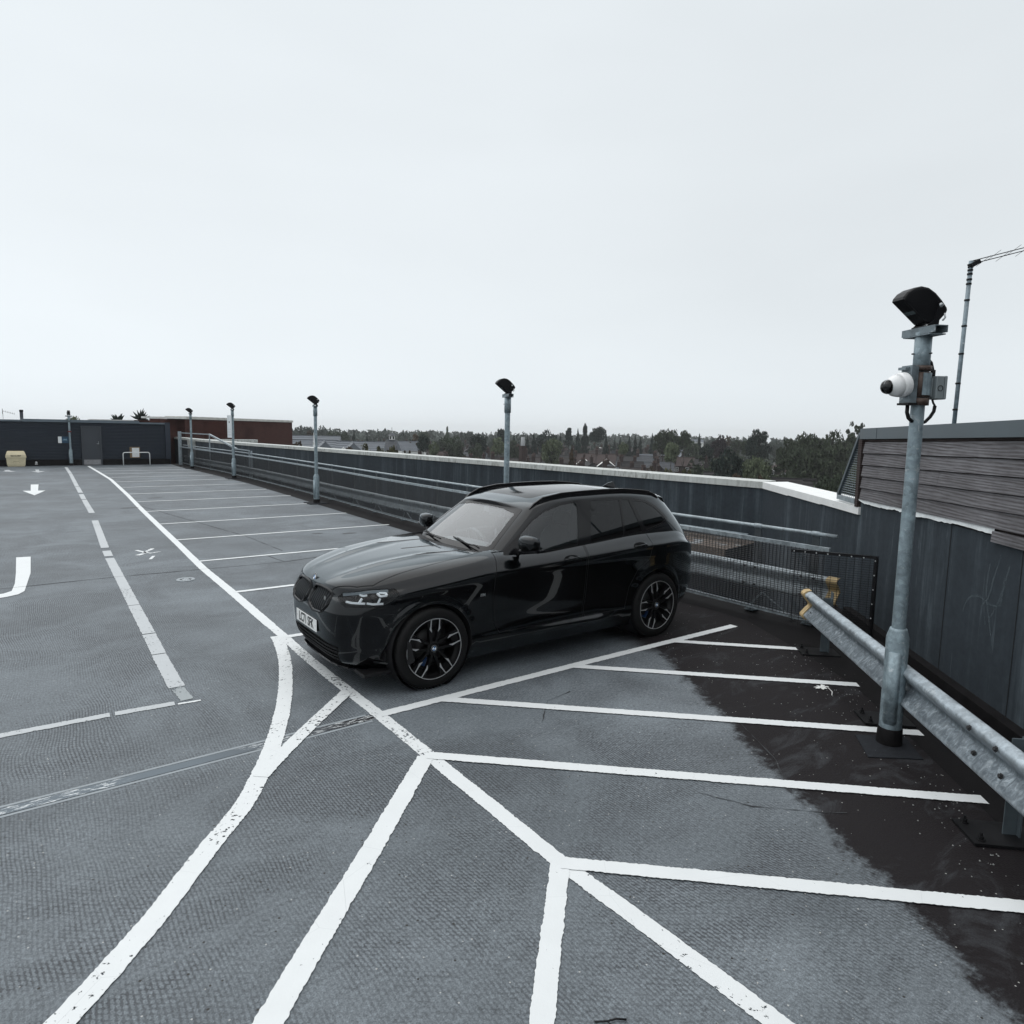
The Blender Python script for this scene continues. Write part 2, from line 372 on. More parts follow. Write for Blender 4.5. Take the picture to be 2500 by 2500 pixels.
tag(mb.build('gutter', TAR), kind='structure')

def strip(name, path, w, z, m, jit=.004, step=.012, closed_ends=True):
    "a painted line: ragged edges, cut at path ends"
    P = [Vector((p[0], p[1], 0)) for p in path]; out = []
    for i in range(len(P)-1):
        Ln = (P[i+1]-P[i]).length; st_ = step*max(1., (hypot(P[i].x, P[i].y)+hypot(P[i+1].x, P[i+1].y))/2/4.5); k = max(1, int(Ln/st_))
        out += [P[i].lerp(P[i+1], j/k) for j in range(k)]
    out.append(P[-1]); nn = len(out); vs = []
    for i, p in enumerate(out):
        d = (out[min(i+1, nn-1)]-out[max(i-1, 0)]).normalized(); q = Vector((-d.y, d.x, 0))
        for s in (-1, 1):
            j = mnoise.noise(Vector((p.x*70+s*9, p.y*70, z*900)))*jit*1.7 + mnoise.noise(Vector((p.x*9+s*5, p.y*9, 3)))*jit*.8
            vs.append(p+q*(s*w/2+j)+Vector((0, 0, z)))
    mb = MB(); mb.add(vs, [(2*i, 2*i+1, 2*i+3, 2*i+2) for i in range(nn-1)])
    return tag(mb.build(name, m), kind='structure')
def smooth_path(pts, k=6):
    out = []
    for i in range(len(pts)-1):
        p0 = pts[max(i-1, 0)]; p1 = pts[i]; p2 = pts[i+1]; p3 = pts[min(i+2, len(pts)-1)]
        for j in range(k):
            t = j/k
            out.append(tuple(.5*((2*p1[a])+(-p0[a]+p2[a])*t+(2*p0[a]-5*p1[a]+4*p2[a]-p3[a])*t*t+(-p0[a]+3*p1[a]-3*p2[a]+p3[a])*t**3) for a in (0, 1)))
    out.append(pts[-1]); return out
Z1, Z2, Z3 = .004, .006, .008
MAIN = [(3.42, 42.2), (3.38, 36.1), (3.34, 31.9), (3.04, 24.76), (2.81, 20.2), (2.67, 17.0), (2.54, 13.95), (2.43, 11.6), (2.39, 9.57), (2.34, 7.8)]
strip('bay_front_line', MAIN, .12, Z1, PAINT)
strip('bay_front_line', [(2.34, 7.8), (2.33, 7.26), (2.30, 6.58), (2.29, 5.9), (2.29, 5.45), (2.29, 4.81), (2.28, 3.98), (2.26, 2.57), (2.29, 1.88), (2.31, 1.2)], .105, Z1, PAINTW)
strip('curved_line', smooth_path([(2.26, 7.35), (2.21, 7.05), (2.09, 6.54), (1.95, 6.08), (1.78, 5.59), (1.60, 5.15), (1.43, 4.78), (1.23, 4.4), (1.03, 4.07), (.79, 3.78), (.61, 3.55), (.44, 3.33), (.29, 3.16), (.12, 2.98), (-.2, 2.66)]), .12, Z2, PAINTW)
strip('branch_line', [(2.28, 5.44), (1.87, 5.04), (1.58, 4.75), (1.36, 4.52), (1.22, 4.36)], .11, Z3, PAINTW)
strip('hatch_line', [(2.25, 4.0), (1.46, 3.21), (.92, 2.68), (.4, 2.16)], .12, Z2, PAINT)
strip('hatch_line', [(2.27, 2.57), (1.66, 1.95), (1.2, 1.48)], .10, Z2, PAINT)
for a_, b_ in (((2.27, 4.01), (4.90, 1.49)), ((2.26, 2.55), (4.1, .80)), ((2.87, 4.82), (5.62, 2.17)), ((4.35, 4.83), (6.24, 2.98)), ((5.83, 4.82), (6.76, 3.89))):
    strip('hatch_line', [a_, b_], .10, Z3, PAINT)
strip('bay_line', [(2.30, 4.83), (4.37, 4.84), (6.94, 4.83)], .10, Z2, PAINT)
BAY = [(2.34, 7.27), (2.42, 9.66), (2.47, 12.2), (2.57, 14.7), (2.70, 17.25), (2.84, 19.9), (2.96, 22.5), (3.07, 25.1), (3.19, 27.8), (3.32, 30.5), (3.38, 33.1), (3.41, 35.5), (3.42, 37.6), (3.43, 39.6)]
for i, (x, y) in enumerate(BAY):
    xe = 7.15 if y < 12 else (7.24 if y < 20 else 7.5)
    strip('bay_line', [(x, y), ((x+xe)/2, y), (xe, y)], .085 if i > 1 else .095, Z2, PAINT)
seg = [((2.38, 41.29), (2.23, 36.1)), ((2.225, 35.95), (1.96, 28.9)), ((1.955, 28.75), (1.87, 26.2)), ((1.845, 25.7), (1.78, 23.9)), ((1.775, 23.75), (1.66, 20.2)), ((1.58, 18.6), (1.36, 14.4)), ((1.345, 14.05), (1.32, 13.45)), ((1.31, 13.25), (1.19, 9.62)), ((1.188, 9.6), (1.145, 8.2)), ((1.143, 8.17), (1.115, 7.4)), ((1.11, 7.38), (1.085, 6.35))]
for a_, b_ in seg: strip('aisle_line', [a_, b_], .13, Z1, PAINTO, jit=.004)
strip('stop_line', [(-3.2, 6.06), (-.15, 6.03), (.54, 6.01)], .085, Z1, PAINTO); strip('stop_line', [(.575, 6.01), (1.0, 5.975)], .085, Z1, PAINTO)
strip('stop_line', [(1.02, 5.945), (1.19, 5.925)], .03, Z1, PAINTW); strip('faded_marking', [(1.085, 6.34), (1.10, 6.0)], .10, Z1, mat_paint('almost_gone_paint', .5, (.30, .33, .34)))
def mark(pts, m=PAINT, z=Z1):
    mb = MB(); mb.add([(p[0], p[1], z) for p in pts], [tuple(range(len(pts)))]); return tag(mb.build('arrow_marking', m), kind='structure')
mark([(.03, 14.08), (.23, 14.04), (.19, 12.5), (.12, 11.58), (.09, 11.19), (.02, 11.02), (-.1, 10.93), (-.6, 10.75), (-1.1, 10.66), (-1.1, 10.4), (-1.7, 10.78), (-1.1, 11.15), (-1.1, 10.92), (-.6, 11.0), (-.14, 11.16), (-.05, 11.28), (-.01, 11.79), (.01, 12.59)])
mark([(.64, 30.3), (.87, 30.25), (.77, 27.55), (.97, 27.5), (.62, 25.8), (.35, 27.65), (.57, 27.6)])
mark([(1.04, 39.7), (1.2, 39.7), (1.16, 38.3), (1.38, 38.3), (1.10, 37.3), (.86, 38.3), (1.04, 38.3)], PAINTO)
mark([(-.15, 39.6), (.05, 39.8), (.1, 39.0), (.3, 38.6), (.1, 38.2), (-.2, 38.6), (-.1, 39.0)], PAINTO)
for a_, b_, w_ in (((1.73, 13.3), (1.86, 13.42), .09), ((1.86, 13.5), (2.07, 13.9), .07), ((1.79, 13.85), (1.93, 13.45), .06), ((1.93, 13.4), (2.12, 13.5), .06), ((1.86, 12.8), (1.96, 13.1), .05)):
    strip('faded_marking', [a_, b_], w_, Z1, PAINTW, step=.02)
# expansion joint, cracks, tar marks
def mat_joint():
    t = NT('joint_strip'); v = t.coord(); s = t.n('ShaderNodeSeparateXYZ', {0: v})
    c = t.mixc(t.rng_(s.outputs[0], .9, 2.1), rgba((.095, .122, .145)), rgba((.012, .012, .015)))
    fl = t.math('GREATER_THAN', t.noise(t.coord((6, 30, 1)), 2.0, 6, .75), .55)
    fade = t.rng_(t.noise(v, 1.6, 2), .42, .52, 0, .95); 
    c = t.mixc(t.math('MULTIPLY', fl, fade), c, rgba((.62, .65, .66)))
    return t.bsdf(c, .55, bump=t.noise(v, 60, 4), bs=.3, bd=.004)
strip('expansion_joint', [(-6, 4.76), (-.15, 4.81), (1.4, 4.82), (2.235, 4.83)], .088, .002, mat_joint(), jit=.002)
CRK = simple('crack_filler', (.022, .023, .026), .8, var=.3)
CRKL = simple('joint_edge', (.27, .30, .32), .7, var=.1)
strip('joint_edge', [(-6, 4.825), (-.15, 4.875), (1.4, 4.885), (2.2, 4.89)], .024, .0015, CRKL, jit=.001)
strip('joint_edge', [(-6, 4.695), (-.15, 4.745), (1.4, 4.755), (2.2, 4.76)], .024, .0015, CRKL, jit=.001)
def crack(pts, w=.012):
    strip('crack', pts, w, .004, CRK, jit=.006, step=.05)
crack([(-8, 11.5), (-.2, 11.5), (1.2, 11.56), (2.3, 11.5), (3.0, 11.46), (3.7, 11.45), (4.4, 11.6)], .016)
crack([(-8, 26.3), (-.2, 26.3), (1.6, 26.1), (3.0, 25.7)], .03)
crack([(3.62, 12.1), (3.66, 11.7), (3.7, 11.47)], .016); crack([(2.9, 21.5), (3.4, 18), (3.9, 14.6), (4.0, 12.5)], .012)
crack([(3.3, 4.0), (3.6, 4.3), (3.9, 4.35)], .006); crack([(4.6, 3.1), (4.3, 2.6), (3.95, 2.25)], .008)
crack([(4.02, 1.92), (3.86, 2.05), (3.6, 2.3), (3.45, 2.6)], .006); crack([(5.1, 5.5), (5.4, 5.35), (5.7, 5.4)], .006)
mb = MB()                                                                   # iron drain cover
mb.lathe([(0, .012), (.045, .012), (.055, .006), (.085, .006), (.09, .012), (.125, .012), (.13, .002)], 28)
dr = mb.build('drain_cover', simple('drain_iron', (.30, .33, .35), .55, .3, var=.3, scale=60), loc=(2.03, 10.83, .001))
tag(dr, 'round metal drain cover set in the deck between the aisle line and bay line', 'drain cover')
mb = MB()
for k in range(10):
    a = 2*pi*k/10; mb.box(.066*cos(a)-.012, .066*cos(a)+.012, .066*sin(a)-.012, .066*sin(a)+.012, .004, .0085)
tag(mb.build('slot', BLACK, dr), kind='stuff')
for (x, y, r) in ((5.9, 13.9, .16), (5.3, 14.2, .12), (5.0, 11.8, .14), (2.6, 21.0, .22), (3.6, 23.5, .2)):
    mb = MB(); pts = [(x+r*(1+.3*mnoise.noise(Vector((cos(a), sin(a), x*3))))*cos(a), y+r*.5*sin(a)) for a in [2*pi*k/20 for k in range(20)]]
    mb.add([(p[0], p[1], .004) for p in pts], [tuple(range(20))]); tag(mb.build('tar_spot', simple('tar_spot', (.06, .065, .07), .7)), kind='structure')
# litter: small flattened white scrap, twig, stones
mb = MB(); r_ = random.Random(3); pts = []
for k in range(26):
    a = 2*pi*k/26; q = .055*(.35+.9*r_.random()); pts.append((5.90+q*1.5*cos(a), 3.14+q*sin(a)*.9))
mb.add([(5.90, 3.14, .012)]+[(p[0], p[1], .006+.004*r_.random()) for p in pts], [(0, 1+k, 1+(k+1)%26) for k in range(26)])
mb.tube([(5.93, 3.10, .008), (5.86, 3.02, .008), (5.78, 2.98, .008)], .004, 4)
tag(mb.build('litter_scrap', simple('litter_white', (.75, .76, .74), .7)), 'small white scrap of litter flattened on the dark deck between hatch lines', 'litter')
mb = MB(); mb.tube([(1.72, 1.72, .008), (1.76, 1.69, .012), (1.80, 1.68, .009), (1.83, 1.655, .008)], .004, 5); mb.tube([(1.76, 1.69, .012), (1.765, 1.665, .009)], .003, 4)
tag(mb.build('twig', BLACK), 'short dark twig lying on the deck at the bottom edge near a hatch line', 'twig')
mb = MB(); r_ = random.Random(5)
for k in range(420):
    if k < 200: u_ = r_.random(); x = lerp(6.9, 3.6, u_)+r_.gauss(0, .12); y = lerp(4.0, .6, u_)+r_.gauss(0, .12)-.05
    else: x = r_.uniform(1.6, 6.5); y = r_.uniform(1.4, 8)
    s_ = r_.uniform(.002, .006)
    z_ = .002
    mb.add([(x-s_, y, z_), (x+s_*.7, y-s_, z_), (x+s_*.8, y+s_, z_), (x, y, z_+s_*1.3)], [(0, 1, 3), (1, 2, 3), (2, 0, 3)])
tag(mb.build('loose_chippings', simple('chippings', (.34, .35, .34), .8, var=.5, scale=300)), kind='stuff')

# ------------------------------------------------------------------ parapet walls
W1 = [(8.9, 60), (8.95, 42), (9.2, 36), (9.81, 29.8), (10.49, 20.5), (10.9, 14.0), (11.22, 7.35)]
W2 = [(11.22, 7.35), (8.60, 4.27), (6.05, 1.63), (3.2, -1.32), (-.2, -4.9)]
def offs(path, d):
    "path shifted to its left (outside) by d"
    out = []
    for i, p in enumerate(path):
        a = Vector(path[max(i-1, 0)]); b = Vector(path[min(i+1, len(path)-1)]); t = (b-a).normalized(); n_ = Vector((-t.y, t.x))
        out.append((p[0]+n_.x*d, p[1]+n_.y*d))
    return out
def wall_mesh(mb, path, z0, z1, th):
    o_ = offs(path, th); n = len(path)
    vs = [(p[0], p[1], z) for z in (z0, z1) for p in path]+[(p[0], p[1], z) for z in (z0, z1) for p in o_]
    for i in range(n-1):
        mb.add([vs[i], vs[i+1], vs[n+i+1], vs[n+i], vs[2*n+i], vs[2*n+i+1], vs[3*n+i+1], vs[3*n+i]], [(0,1,2,3),(5,4,7,6),(3,2,6,7),(1,0,4,5)])
def densify(path, st_=1.5):
    out = []
    for i in range(len(path)-1):
        a = path[i]; b = path[i+1]; k = max(1, int(hypot(b[0]-a[0], b[1]-a[1])/st_))
        out += [(lerp(a[0], b[0], j/k), lerp(a[1], b[1], j/k)) for j in range(k)]
    return out+[path[-1]]
wt = thing('parapet_wall', 'long dark rendered parapet wall with streaks and white coping behind the fence', 'wall', (11.22, 7.35, 0))
def child(o, parent):
    o.parent = parent; o.location = o.location-Vector(parent.location) if parent.rotation_euler[2] == 0 else o.location; return o
mb = MB(); wall_mesh(mb, W1, -3.2, 1.33, .35); child(mb.build('wall_face', WALLM), wt)
seg_ = densify(W1, 3.0)
for i in range(len(seg_)-1):
    a = Vector(seg_[i]); b = Vector(seg_[i+1]); t = (b-a).normalized(); a = a+t*.003; n_ = Vector((-t.y, t.x)); hf = .118
    mb = MB(); p = [a-n_*.03, b-n_*.03, b+n_*.40, a+n_*.40]
    mb.hexa([(q.x, q.y, 1.312) for q in p]+[(p[0].x, p[0].y, 1.432), (p[1].x, p[1].y, 1.432), (p[2].x, p[2].y, 1.445), (p[3].x, p[3].y, 1.445)])
    child(mb.build('coping', COPING), wt)
w2 = thing('side_wall', 'dark streaked render wall running at an angle behind the near crash barrier', 'wall', (8.60, 4.27, 0))
mb = MB(); wall_mesh(mb, W2[:2], -3.2, 1.33, .35); wall_mesh(mb, W2[1:], -3.2, 1.50, .35); child(mb.build('wall_face', WALLM), w2)
cs = [W2[0], (10.3, 6.27), (9.4, 5.21), (8.56, 4.23)]
for i in range(3):
    a = Vector(cs[i]); b = Vector(cs[i+1]); t = (b-a).normalized(); a = a+t*.003; n_ = Vector((-t.y, t.x)); k = (.118, .112, .105, .098)
    mb = MB(); p = [a-n_*.03, b-n_*.03, b+n_*.42, a+n_*.42]
    mb.hexa([(p[0].x, p[0].y, 1.43-k[i]), (p[1].x, p[1].y, 1.42-k[i+1]), (p[2].x, p[2].y, 1.3), (p[3].x, p[3].y, 1.3), (p[0].x, p[0].y, 1.43-.005*i), (p[1].x, p[1].y, 1.425-.005*i), (p[2].x, p[2].y, 1.445), (p[3].x, p[3].y, 1.445)])
    child(mb.build('coping', simple('clean_white_coping', (.78, .79, .78), .5, var=.05)), w2)
mb = MB()                                                                   # screws in the coping
for s_, zz in ((.1, 1.36), (.9, 1.36)):
    a = Vector(cs[2]).lerp(Vector(cs[3]), .35); mb.box(a.x-.0-.05, a.x-.02, a.y-.05, a.y-.01, 1.352, 1.368); break
child(mb.build('screw', BOLT), w2)
# seams of the render panels
SEAM = simple('panel_seam', (.012, .013, .015), .8)
mb = MB()
for q in (1.25, 2.3, 3.4):
    t = Vector((-.707, -.707)); c = Vector((8.60, 4.27))+t*q*1.0
    c = Vector((lerp(8.60, 6.05, q/3.66), lerp(4.27, 1.63, q/3.66)))
    mb.box(c.x+.004-.012, c.x-.002, c.y-.006, c.y+.0005, 0.05, 1.5)
child(mb.build('seam', SEAM), w2)
# chalky rub marks on the wall at right
def smear(pts, w):
    mb = MB(); vs = []; P = [Vector((lerp(8.60, 6.05, a/3.66), lerp(4.27, 1.63, a/3.66), z)) for a, z in smooth_path(pts, 5)]; nn = Vector((-.7193, .6947, 0)); n = len(P)
    for i, p in enumerate(P):
        d = (P[min(i+1, n-1)]-P[max(i-1, 0)]).normalized(); q = d.cross(nn).normalized()*w*(.35+.65*sin(pi*(i+.5)/n)); vs += [p+nn*.0015-q, p+nn*.0015+q]
    mb.add(vs, [(2*i, 2*i+1, 2*i+3, 2*i+2) for i in range(n-1)]); return mb
t_ = NT('chalk_rub'); al_ = t_.rng_(t_.noise(t_.coord((1, 1, 1)), 60, 4, .7), .35, .7, .0, .55); CHALK = t_.bsdf(rgba((.16, .20, .22)), .9, spec=.1, alpha=al_)
for pts, w in (([(2.62, .74), (2.70, .90), (2.85, .96), (3.05, .93), (3.2, .97)], .010), ([(2.98, 1.28), (2.96, 1.05), (3.02, .86), (3.12, .62)], .012), ([(3.12, 1.36), (3.05, 1.15), (3.0, .98), (2.9, .88)], .010), ([(3.2, 1.2), (3.16, 1.0), (3.05, .82)], .008), ([(3.25, 1.3), (3.2, 1.1), (3.18, .95)], .012), ([(2.93, .95), (2.98, .80), (3.0, .74)], .007)):
    child(smear(pts, w).build('rub_mark', CHALK), w2)
mb = MB()                                                                    # skirting fillet at the wall foot
for i in range(1, 4):
    a = Vector(W2[i]); b = Vector(W2[i+1]) if i < 4 else a
    t = (b-a).normalized(); n_ = Vector((t.y, -t.x))*1
    mb.bar((a.x+n_.x*.05, a.y+n_.y*.05, .07), (b.x+n_.x*.05, b.y+n_.y*.05, .07), .1, .1)
tag(mb.build('skirting', TAR), kind='structure')
poly_sheet('gutter_floor', [(5.2, 1.5), (7.3, 3.5), (8.3, 4.6), (9.4, 4.9), (8.6, 4.2), (6.05, 1.6), (3.2, -1.35), (1.8, -1.6)], .02, TAR)['kind'] = 'structure'
# the slot between fence and wall: lower slab, a debris covered ledge, an old rail
mb = MB(); mb.add([(7.9, 3.9, -1.6), (13, 3.9, -1.6), (13, 43.3, -1.6), (7.9, 43.3, -1.6)], [(0, 1, 2, 3)]); tag(mb.build('lower_slab', CONC_D), kind='structure')
def mat_debris():
    t = NT('gravel_debris'); v = t.coord(); f = t.noise(v, 30, 5, .8); g = t.noise(v, 3, 4, .6)
    c = t.mixc(t.rng_(f, .35, .65), rgba((.045, .034, .028)), rgba((.17, .135, .11))); c = t.mixc(t.rng_(g, .55, .65, 0, .6), c, rgba((.28, .32, .35)))
    return t.bsdf(c, .9, bump=f, bs=.6, bd=.02)
mb = MB(); wp = densify([(10.98, 12.5), (11.22, 7.4)], 2.0)
o1 = offs(wp, -.02); o2 = offs(wp, -1.05)
n = len(wp); mb.add([(p[0], p[1], .30) for p in o1]+[(p[0], p[1], .26) for p in o2]+[(p[0], p[1], -.0) for p in o2], [(i, i+1, n+i+1, n+i) for i in range(n-1)]+[(n+i, n+i+1, 2*n+i+1, 2*n+i) for i in range(n-1)])
tag(mb.build('ledge', mat_debris()), kind='structure')
mb = MB(); r0 = offs(wp, -.35); mb.tube([(p[0], p[1], .44) for p in r0], .05, 8)
tag(mb.build('cable_conduit', mat_galv('pale_conduit', (.26, .31, .34), 20)), 'pale conduit pipe lying along the gravel ledge between fence and parapet wall', 'pipe')
mb = MB(); r1 = offs(wp, -1.5); mb.tube([(p[0], p[1], -.12) for p in r1], .04, 6); mb.tube([(p[0], p[1], -.45) for p in offs(wp, -1.7)], .05, 6)
tag(mb.build('lower_pipes', GALV_D), 'pair of dull pipes in the slot below the gravel ledge behind the fence', 'pipe')

# ------------------------------------------------------------------ guard fence: handrail, mid rail, bottom rail, mesh, crash beam
fence = thing('guard_fence', 'long galvanised guard fence with handrail, wire mesh and crash beam beside the bays', 'fence', (7.58, 4.1, 0))
ft = [4.32, 5.11, 6.9, 8.65, 10.4, 12.1, 13.4, 15.03, 16.83, 18.5, 20.4, 22.15, 23.9, 25.65, 27.4, 29.2, 31.0, 32.8, 34.6, 36.4, 38.2, 40.0, 41.8]
ys = [4.06+.5*i for i in range(int((43.0-4.06)/.5)+1)]+[43.0]
def fx(y): return FENX(y)
def hz_(y): return 1.13-.03*min(1, max(0, (y-5)/15))
def bz(y): return .34-.13*min(1, max(0, (y-6)/14))
mb = MB(); mb.tube([(fx(y)+.15, y, hz_(y)) for y in ys], .024, 10); child(mb.build('handrail', GALV), fence)
for zz, nm in ((.985, 'mid_rail'), (.11, 'bottom_rail')):
    mb = MB()
    for a, b in zip(ys[:-1:2], ys[2::2] + [ys[-1]] if len(ys) % 2 == 0 else ys[2::2]): mb.bar((fx(a), a, zz), (fx(b), b, zz), .035, .05 if zz > .5 else .04)
    child(mb.build(nm, GALV), fence)
# one mesh panel 1 m long, re-used
WIREG = simple('fence_wire', (.055, .058, .062), .45, .5, var=.2)
def wire_panel(name, Ln, z0, z1, hs, vs_, th=.0028):
    mb = MB()
    def w_(a, b, ax):
        t1 = th; tri = [(-t1, -t1*.6), (t1, -t1*.6), (0, t1)]
        vs = [((q[0]+a[0], a[1], q[1]+a[2]) if ax == 'y' else (q[0]+a[0], q[1]+a[1], a[2])) for q in tri]+[((q[0]+b[0], b[1], q[1]+b[2]) if ax == 'y' else (q[0]+b[0], q[1]+b[1], b[2])) for q in tri]
        mb.add(vs, [(0, 1, 4, 3), (1, 2, 5, 4), (2, 0, 3, 5)])
    k = int((z1-z0)/hs)
    for i in range(k+1): w_((0, 0, z0+i*hs), (0, Ln, z0+i*hs), 'y')
    k = int(round(Ln/vs_))
    for i in range(k): w_((-.004, i*vs_+vs_/2, z0), (-.004, i*vs_+vs_/2, z1), 'z')
    return mb.mesh(name, WIREG)
wm = wire_panel('wire_mesh', 1.0, .12, .965, .0245, .05, .0036)
y = 4.10
while y < 42.9:
    a = Vector((fx(y), y)); b = Vector((fx(y+1), y+1)); o = bpy.data.objects.new('wire_mesh', wm); link(o, fence)
    o.location = Vector((a.x-.02, a.y, 0))-Vector(fence.location); o.rotation_euler = (0, 0, -atan2(b.x-a.x, b.y-a.y)); y += 1.0
    o['kind'] = 'stuff'
mb = MB(); mb.box(-.006, .006, -.035, .035, .0, hz_(5)-.02); pl = mb.mesh('fence_post', simple('dull_post_steel', (.055, .065, .072), .6, .2, var=.2))
mb = MB(); mb.box(-.11, .11, -.05, .05, 0, .012); mb.lathe([(.014, .012), (.014, .035), (0, .035)], 6, Matrix.Translation((-.08, 0, 0))); mb.lathe([(.014, .012), (.014, .035), (0, .035)], 6, Matrix.Translation((.08, 0, 0))); bp_ = mb.mesh('base_plate', GALV_D)
mb = MB(); mb.lathe([(.0, -.04), (.031, -.04), (.031, .04), (0, .04)], 10, Matrix.Rotation(pi/2, 4, 'X')); col_ = mb.mesh('rail_collar', GALV)
mb = MB(); mb.bar((-.06, .05, .0), (-.06, -.12, .26), .02, .02); mb.bar((-.06, -.12, .26), (-.02, -.45, .0), .015, .015); br_ = mb.mesh('brace', GALV_D)
F0 = Vector(fence.location)
for y in ft:
    base = Vector((fx(y)+.15, y, .035))-F0
    p = link(bpy.data.objects.new('fence_post', pl), fence); p.location = base; p.rotation_euler = (0, 0, 0)
    b = link(bpy.data.objects.new('base_plate', bp_), p); b.location = (0, 0, 0)
    c = link(bpy.data.objects.new('rail_collar', col_), p); c.location = (0, 0, hz_(y)-.035)
    d = link(bpy.data.objects.new('brace', br_), p)
    if y < 10: p.scale = (1, 1.3, 1)
# W shaped crash beam
WP = [(.022, 0), (.050, .006), (.078, .026), (.083, .042), (.079, .058), (.030, .118), (.006, .140), (.002, .155), (.006, .170), (.030, .192), (.079, .252), (.083, .268), (.078, .284), (.050, .304), (.022, .31)]
def w_beam(path, zf, side, name, m, parent, twist=0.):
    "path of plan points; profile bulges towards side (unit normal sign)"
    mb = MB(); n = len(path); k = len(WP); vs = []
    for i, p in enumerate(path):
        a = Vector(path[max(i-1, 0)]); b = Vector(path[min(i+1, n-1)]); t = (b-a).normalized(); nn = Vector((-t.y, t.x))*side; z0 = zf(i)
        for off in (0, -.006):
            for q in WP: vs.append((p[0]+nn.x*(q[0]+off), p[1]+nn.y*(q[0]+off), z0+q[1]))
    fs = []
    for i in range(n-1):
        for j in range(k-1):
            for o_ in (0, k): fs.append((i*2*k+o_+j, i*2*k+o_+j+1, (i+1)*2*k+o_+j+1, (i+1)*2*k+o_+j))
        fs.append((i*2*k, i*2*k+k, (i+1)*2*k+k, (i+1)*2*k)); fs.append((i*2*k+k-1, i*2*k+2*k-1, (i+1)*2*k+2*k-1, (i+1)*2*k+k-1))
    mb.add(vs, fs, True); return mb.build(name, m, parent)
bp2 = [(fx(y)+.125, y) for y in [4.0+.8*i for i in range(49)]]
child(w_beam(bp2, lambda i: bz(bp2[i][1]), 1, 'crash_beam', mat_galv('crash_beam_steel', (.34, .385, .41), 20, .4), None), fence)
mb = MB(); mb.lathe([(0, .012), (.014, .012), (.020, 0)], 8, Matrix.Rotation(-pi/2, 4, 'Y'), smooth=False); bolt_m = mb.mesh('bolt', BOLT)
for y in ft:
    for dz_ in (.046, .268):
        for dy in (-.16, .0):
            o_ = link(bpy.data.objects.new('bolt', bolt_m), fence); o_.location = Vector((fx(y)+.125-.083, y+dy+.1, bz(y)+dz_))-F0
ya = 4.0; mb = MB(); xx = fx(4)+.125
def cap_profile(mb, P, tdir, nn, z0, Ln, th=.016):
    k = len(WP)
    for lo_, hi_ in ((0, 7), (7, 15)):
        pr_ = WP[lo_:hi_+ (1 if hi_ < 15 else 0)]
        vs = []
        for e_ in (0, 1):
            for off in (th, -.010):
                for q in pr_: vs.append((P[0]+nn.x*(q[0]+off)+tdir.x*Ln*e_, P[1]+nn.y*(q[0]+off)+tdir.y*Ln*e_, z0+(q[1]-.155)*(1.06)+.155))
        m_ = len(pr_); fs = []
        for j in range(m_-1):
            fs += [(j, j+1, 2*m_+j+1, 2*m_+j), (m_+j, m_+j+1, 3*m_+j+1, 3*m_+j), (j, j+1, m_+j+1, m_+j), (2*m_+j, 2*m_+j+1, 3*m_+j+1, 3*m_+j)]
        fs += [(0, m_, 3*m_, 2*m_), (m_-1, 2*m_-1, 4*m_-1, 3*m_-1)]
        mb.add(vs, fs, False)
cap_profile(mb, (xx, 4.1), Vector((0, -1)), Vector((-1, 0)), bz(4), .13); child(mb.build('end_cap', YEL), fence)
# near crash barrier
BR = [(7.0, 3.92), (6.35, 3.24), (5.72, 2.58), (5.05, 1.88), (4.38, 1.18), (3.6, .36), (2.8, -.48), (1.9, -1.42)]
near = thing('crash_barrier', 'bright galvanised crash barrier with cream end caps curving along the dark wall at right', 'barrier', (7.0, 3.92, 0))
BRd = densify(BR, .25)
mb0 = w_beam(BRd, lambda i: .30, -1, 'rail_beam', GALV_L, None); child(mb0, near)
tD = (Vector(BR[1])-Vector(BR[0])).normalized(); nD = Vector((tD.y, -tD.x))
mb = MB(); cap_profile(mb, (7.0-tD.x*.05, 3.92-tD.y*.05), tD, nD, .30, .10); child(mb.build('end_cap', YEL), near)
def on_beam(s_):
    "point at arc length s_ along the barrier"
    for i in range(len(BR)-1):
        a = Vector(BR[i]); b = Vector(BR[i+1]); L_ = (b-a).length
        if s_ <= L_ or i == len(BR)-2: return a+(b-a)*(s_/L_), (b-a).normalized()
        s_ -= L_
for s_ in (.28, 2.00, 3.62, 5.3):
    P, t = on_beam(s_); nn = Vector((t.y, -t.x)); a = atan2(t.y, t.x)
    mb = MB(); mb.box(-.004, .004, -.05, .03, 0, .60); mb.box(-.035, .035, .022, .03, 0, .60)
    mb.box(-.035, .035, .031, .037, .50, .665)
    po = mb.build('barrier_post', simple('dark_post_steel', (.10, .125, .14), .55, .3, var=.2)); po.location = (P.x-nn.x*.09, P.y-nn.y*.09, 0); po.rotation_euler = (0, 0, a); child(po, near)
    mb = MB(); mb.box(-.13, .13, -.26, .12, .004, .020)
    for xx_, yy_ in ((-.09, -.21), (.09, -.21)): mb.lathe([(.022, .020), (.022, .026), (.014, .026), (.014, .045), (.007, .045), (.007, .065), (0, .065)], 6, Matrix.Translation((xx_, yy_, 0)), smooth=False)
    bb = mb.build('base_plate', BLACK, po)
mb = MB(); mb.lathe([(.019, 0), (.019, .004), (.0125, .004), (.0125, .014), (0, .014)], 6, smooth=False); hexm = mb.mesh('bolt', BOLT)
mb = MB(); mb.box(-.018, .018, -.005, .005, 0, .002); slotm = mb.mesh('slot_hole', BLACK)
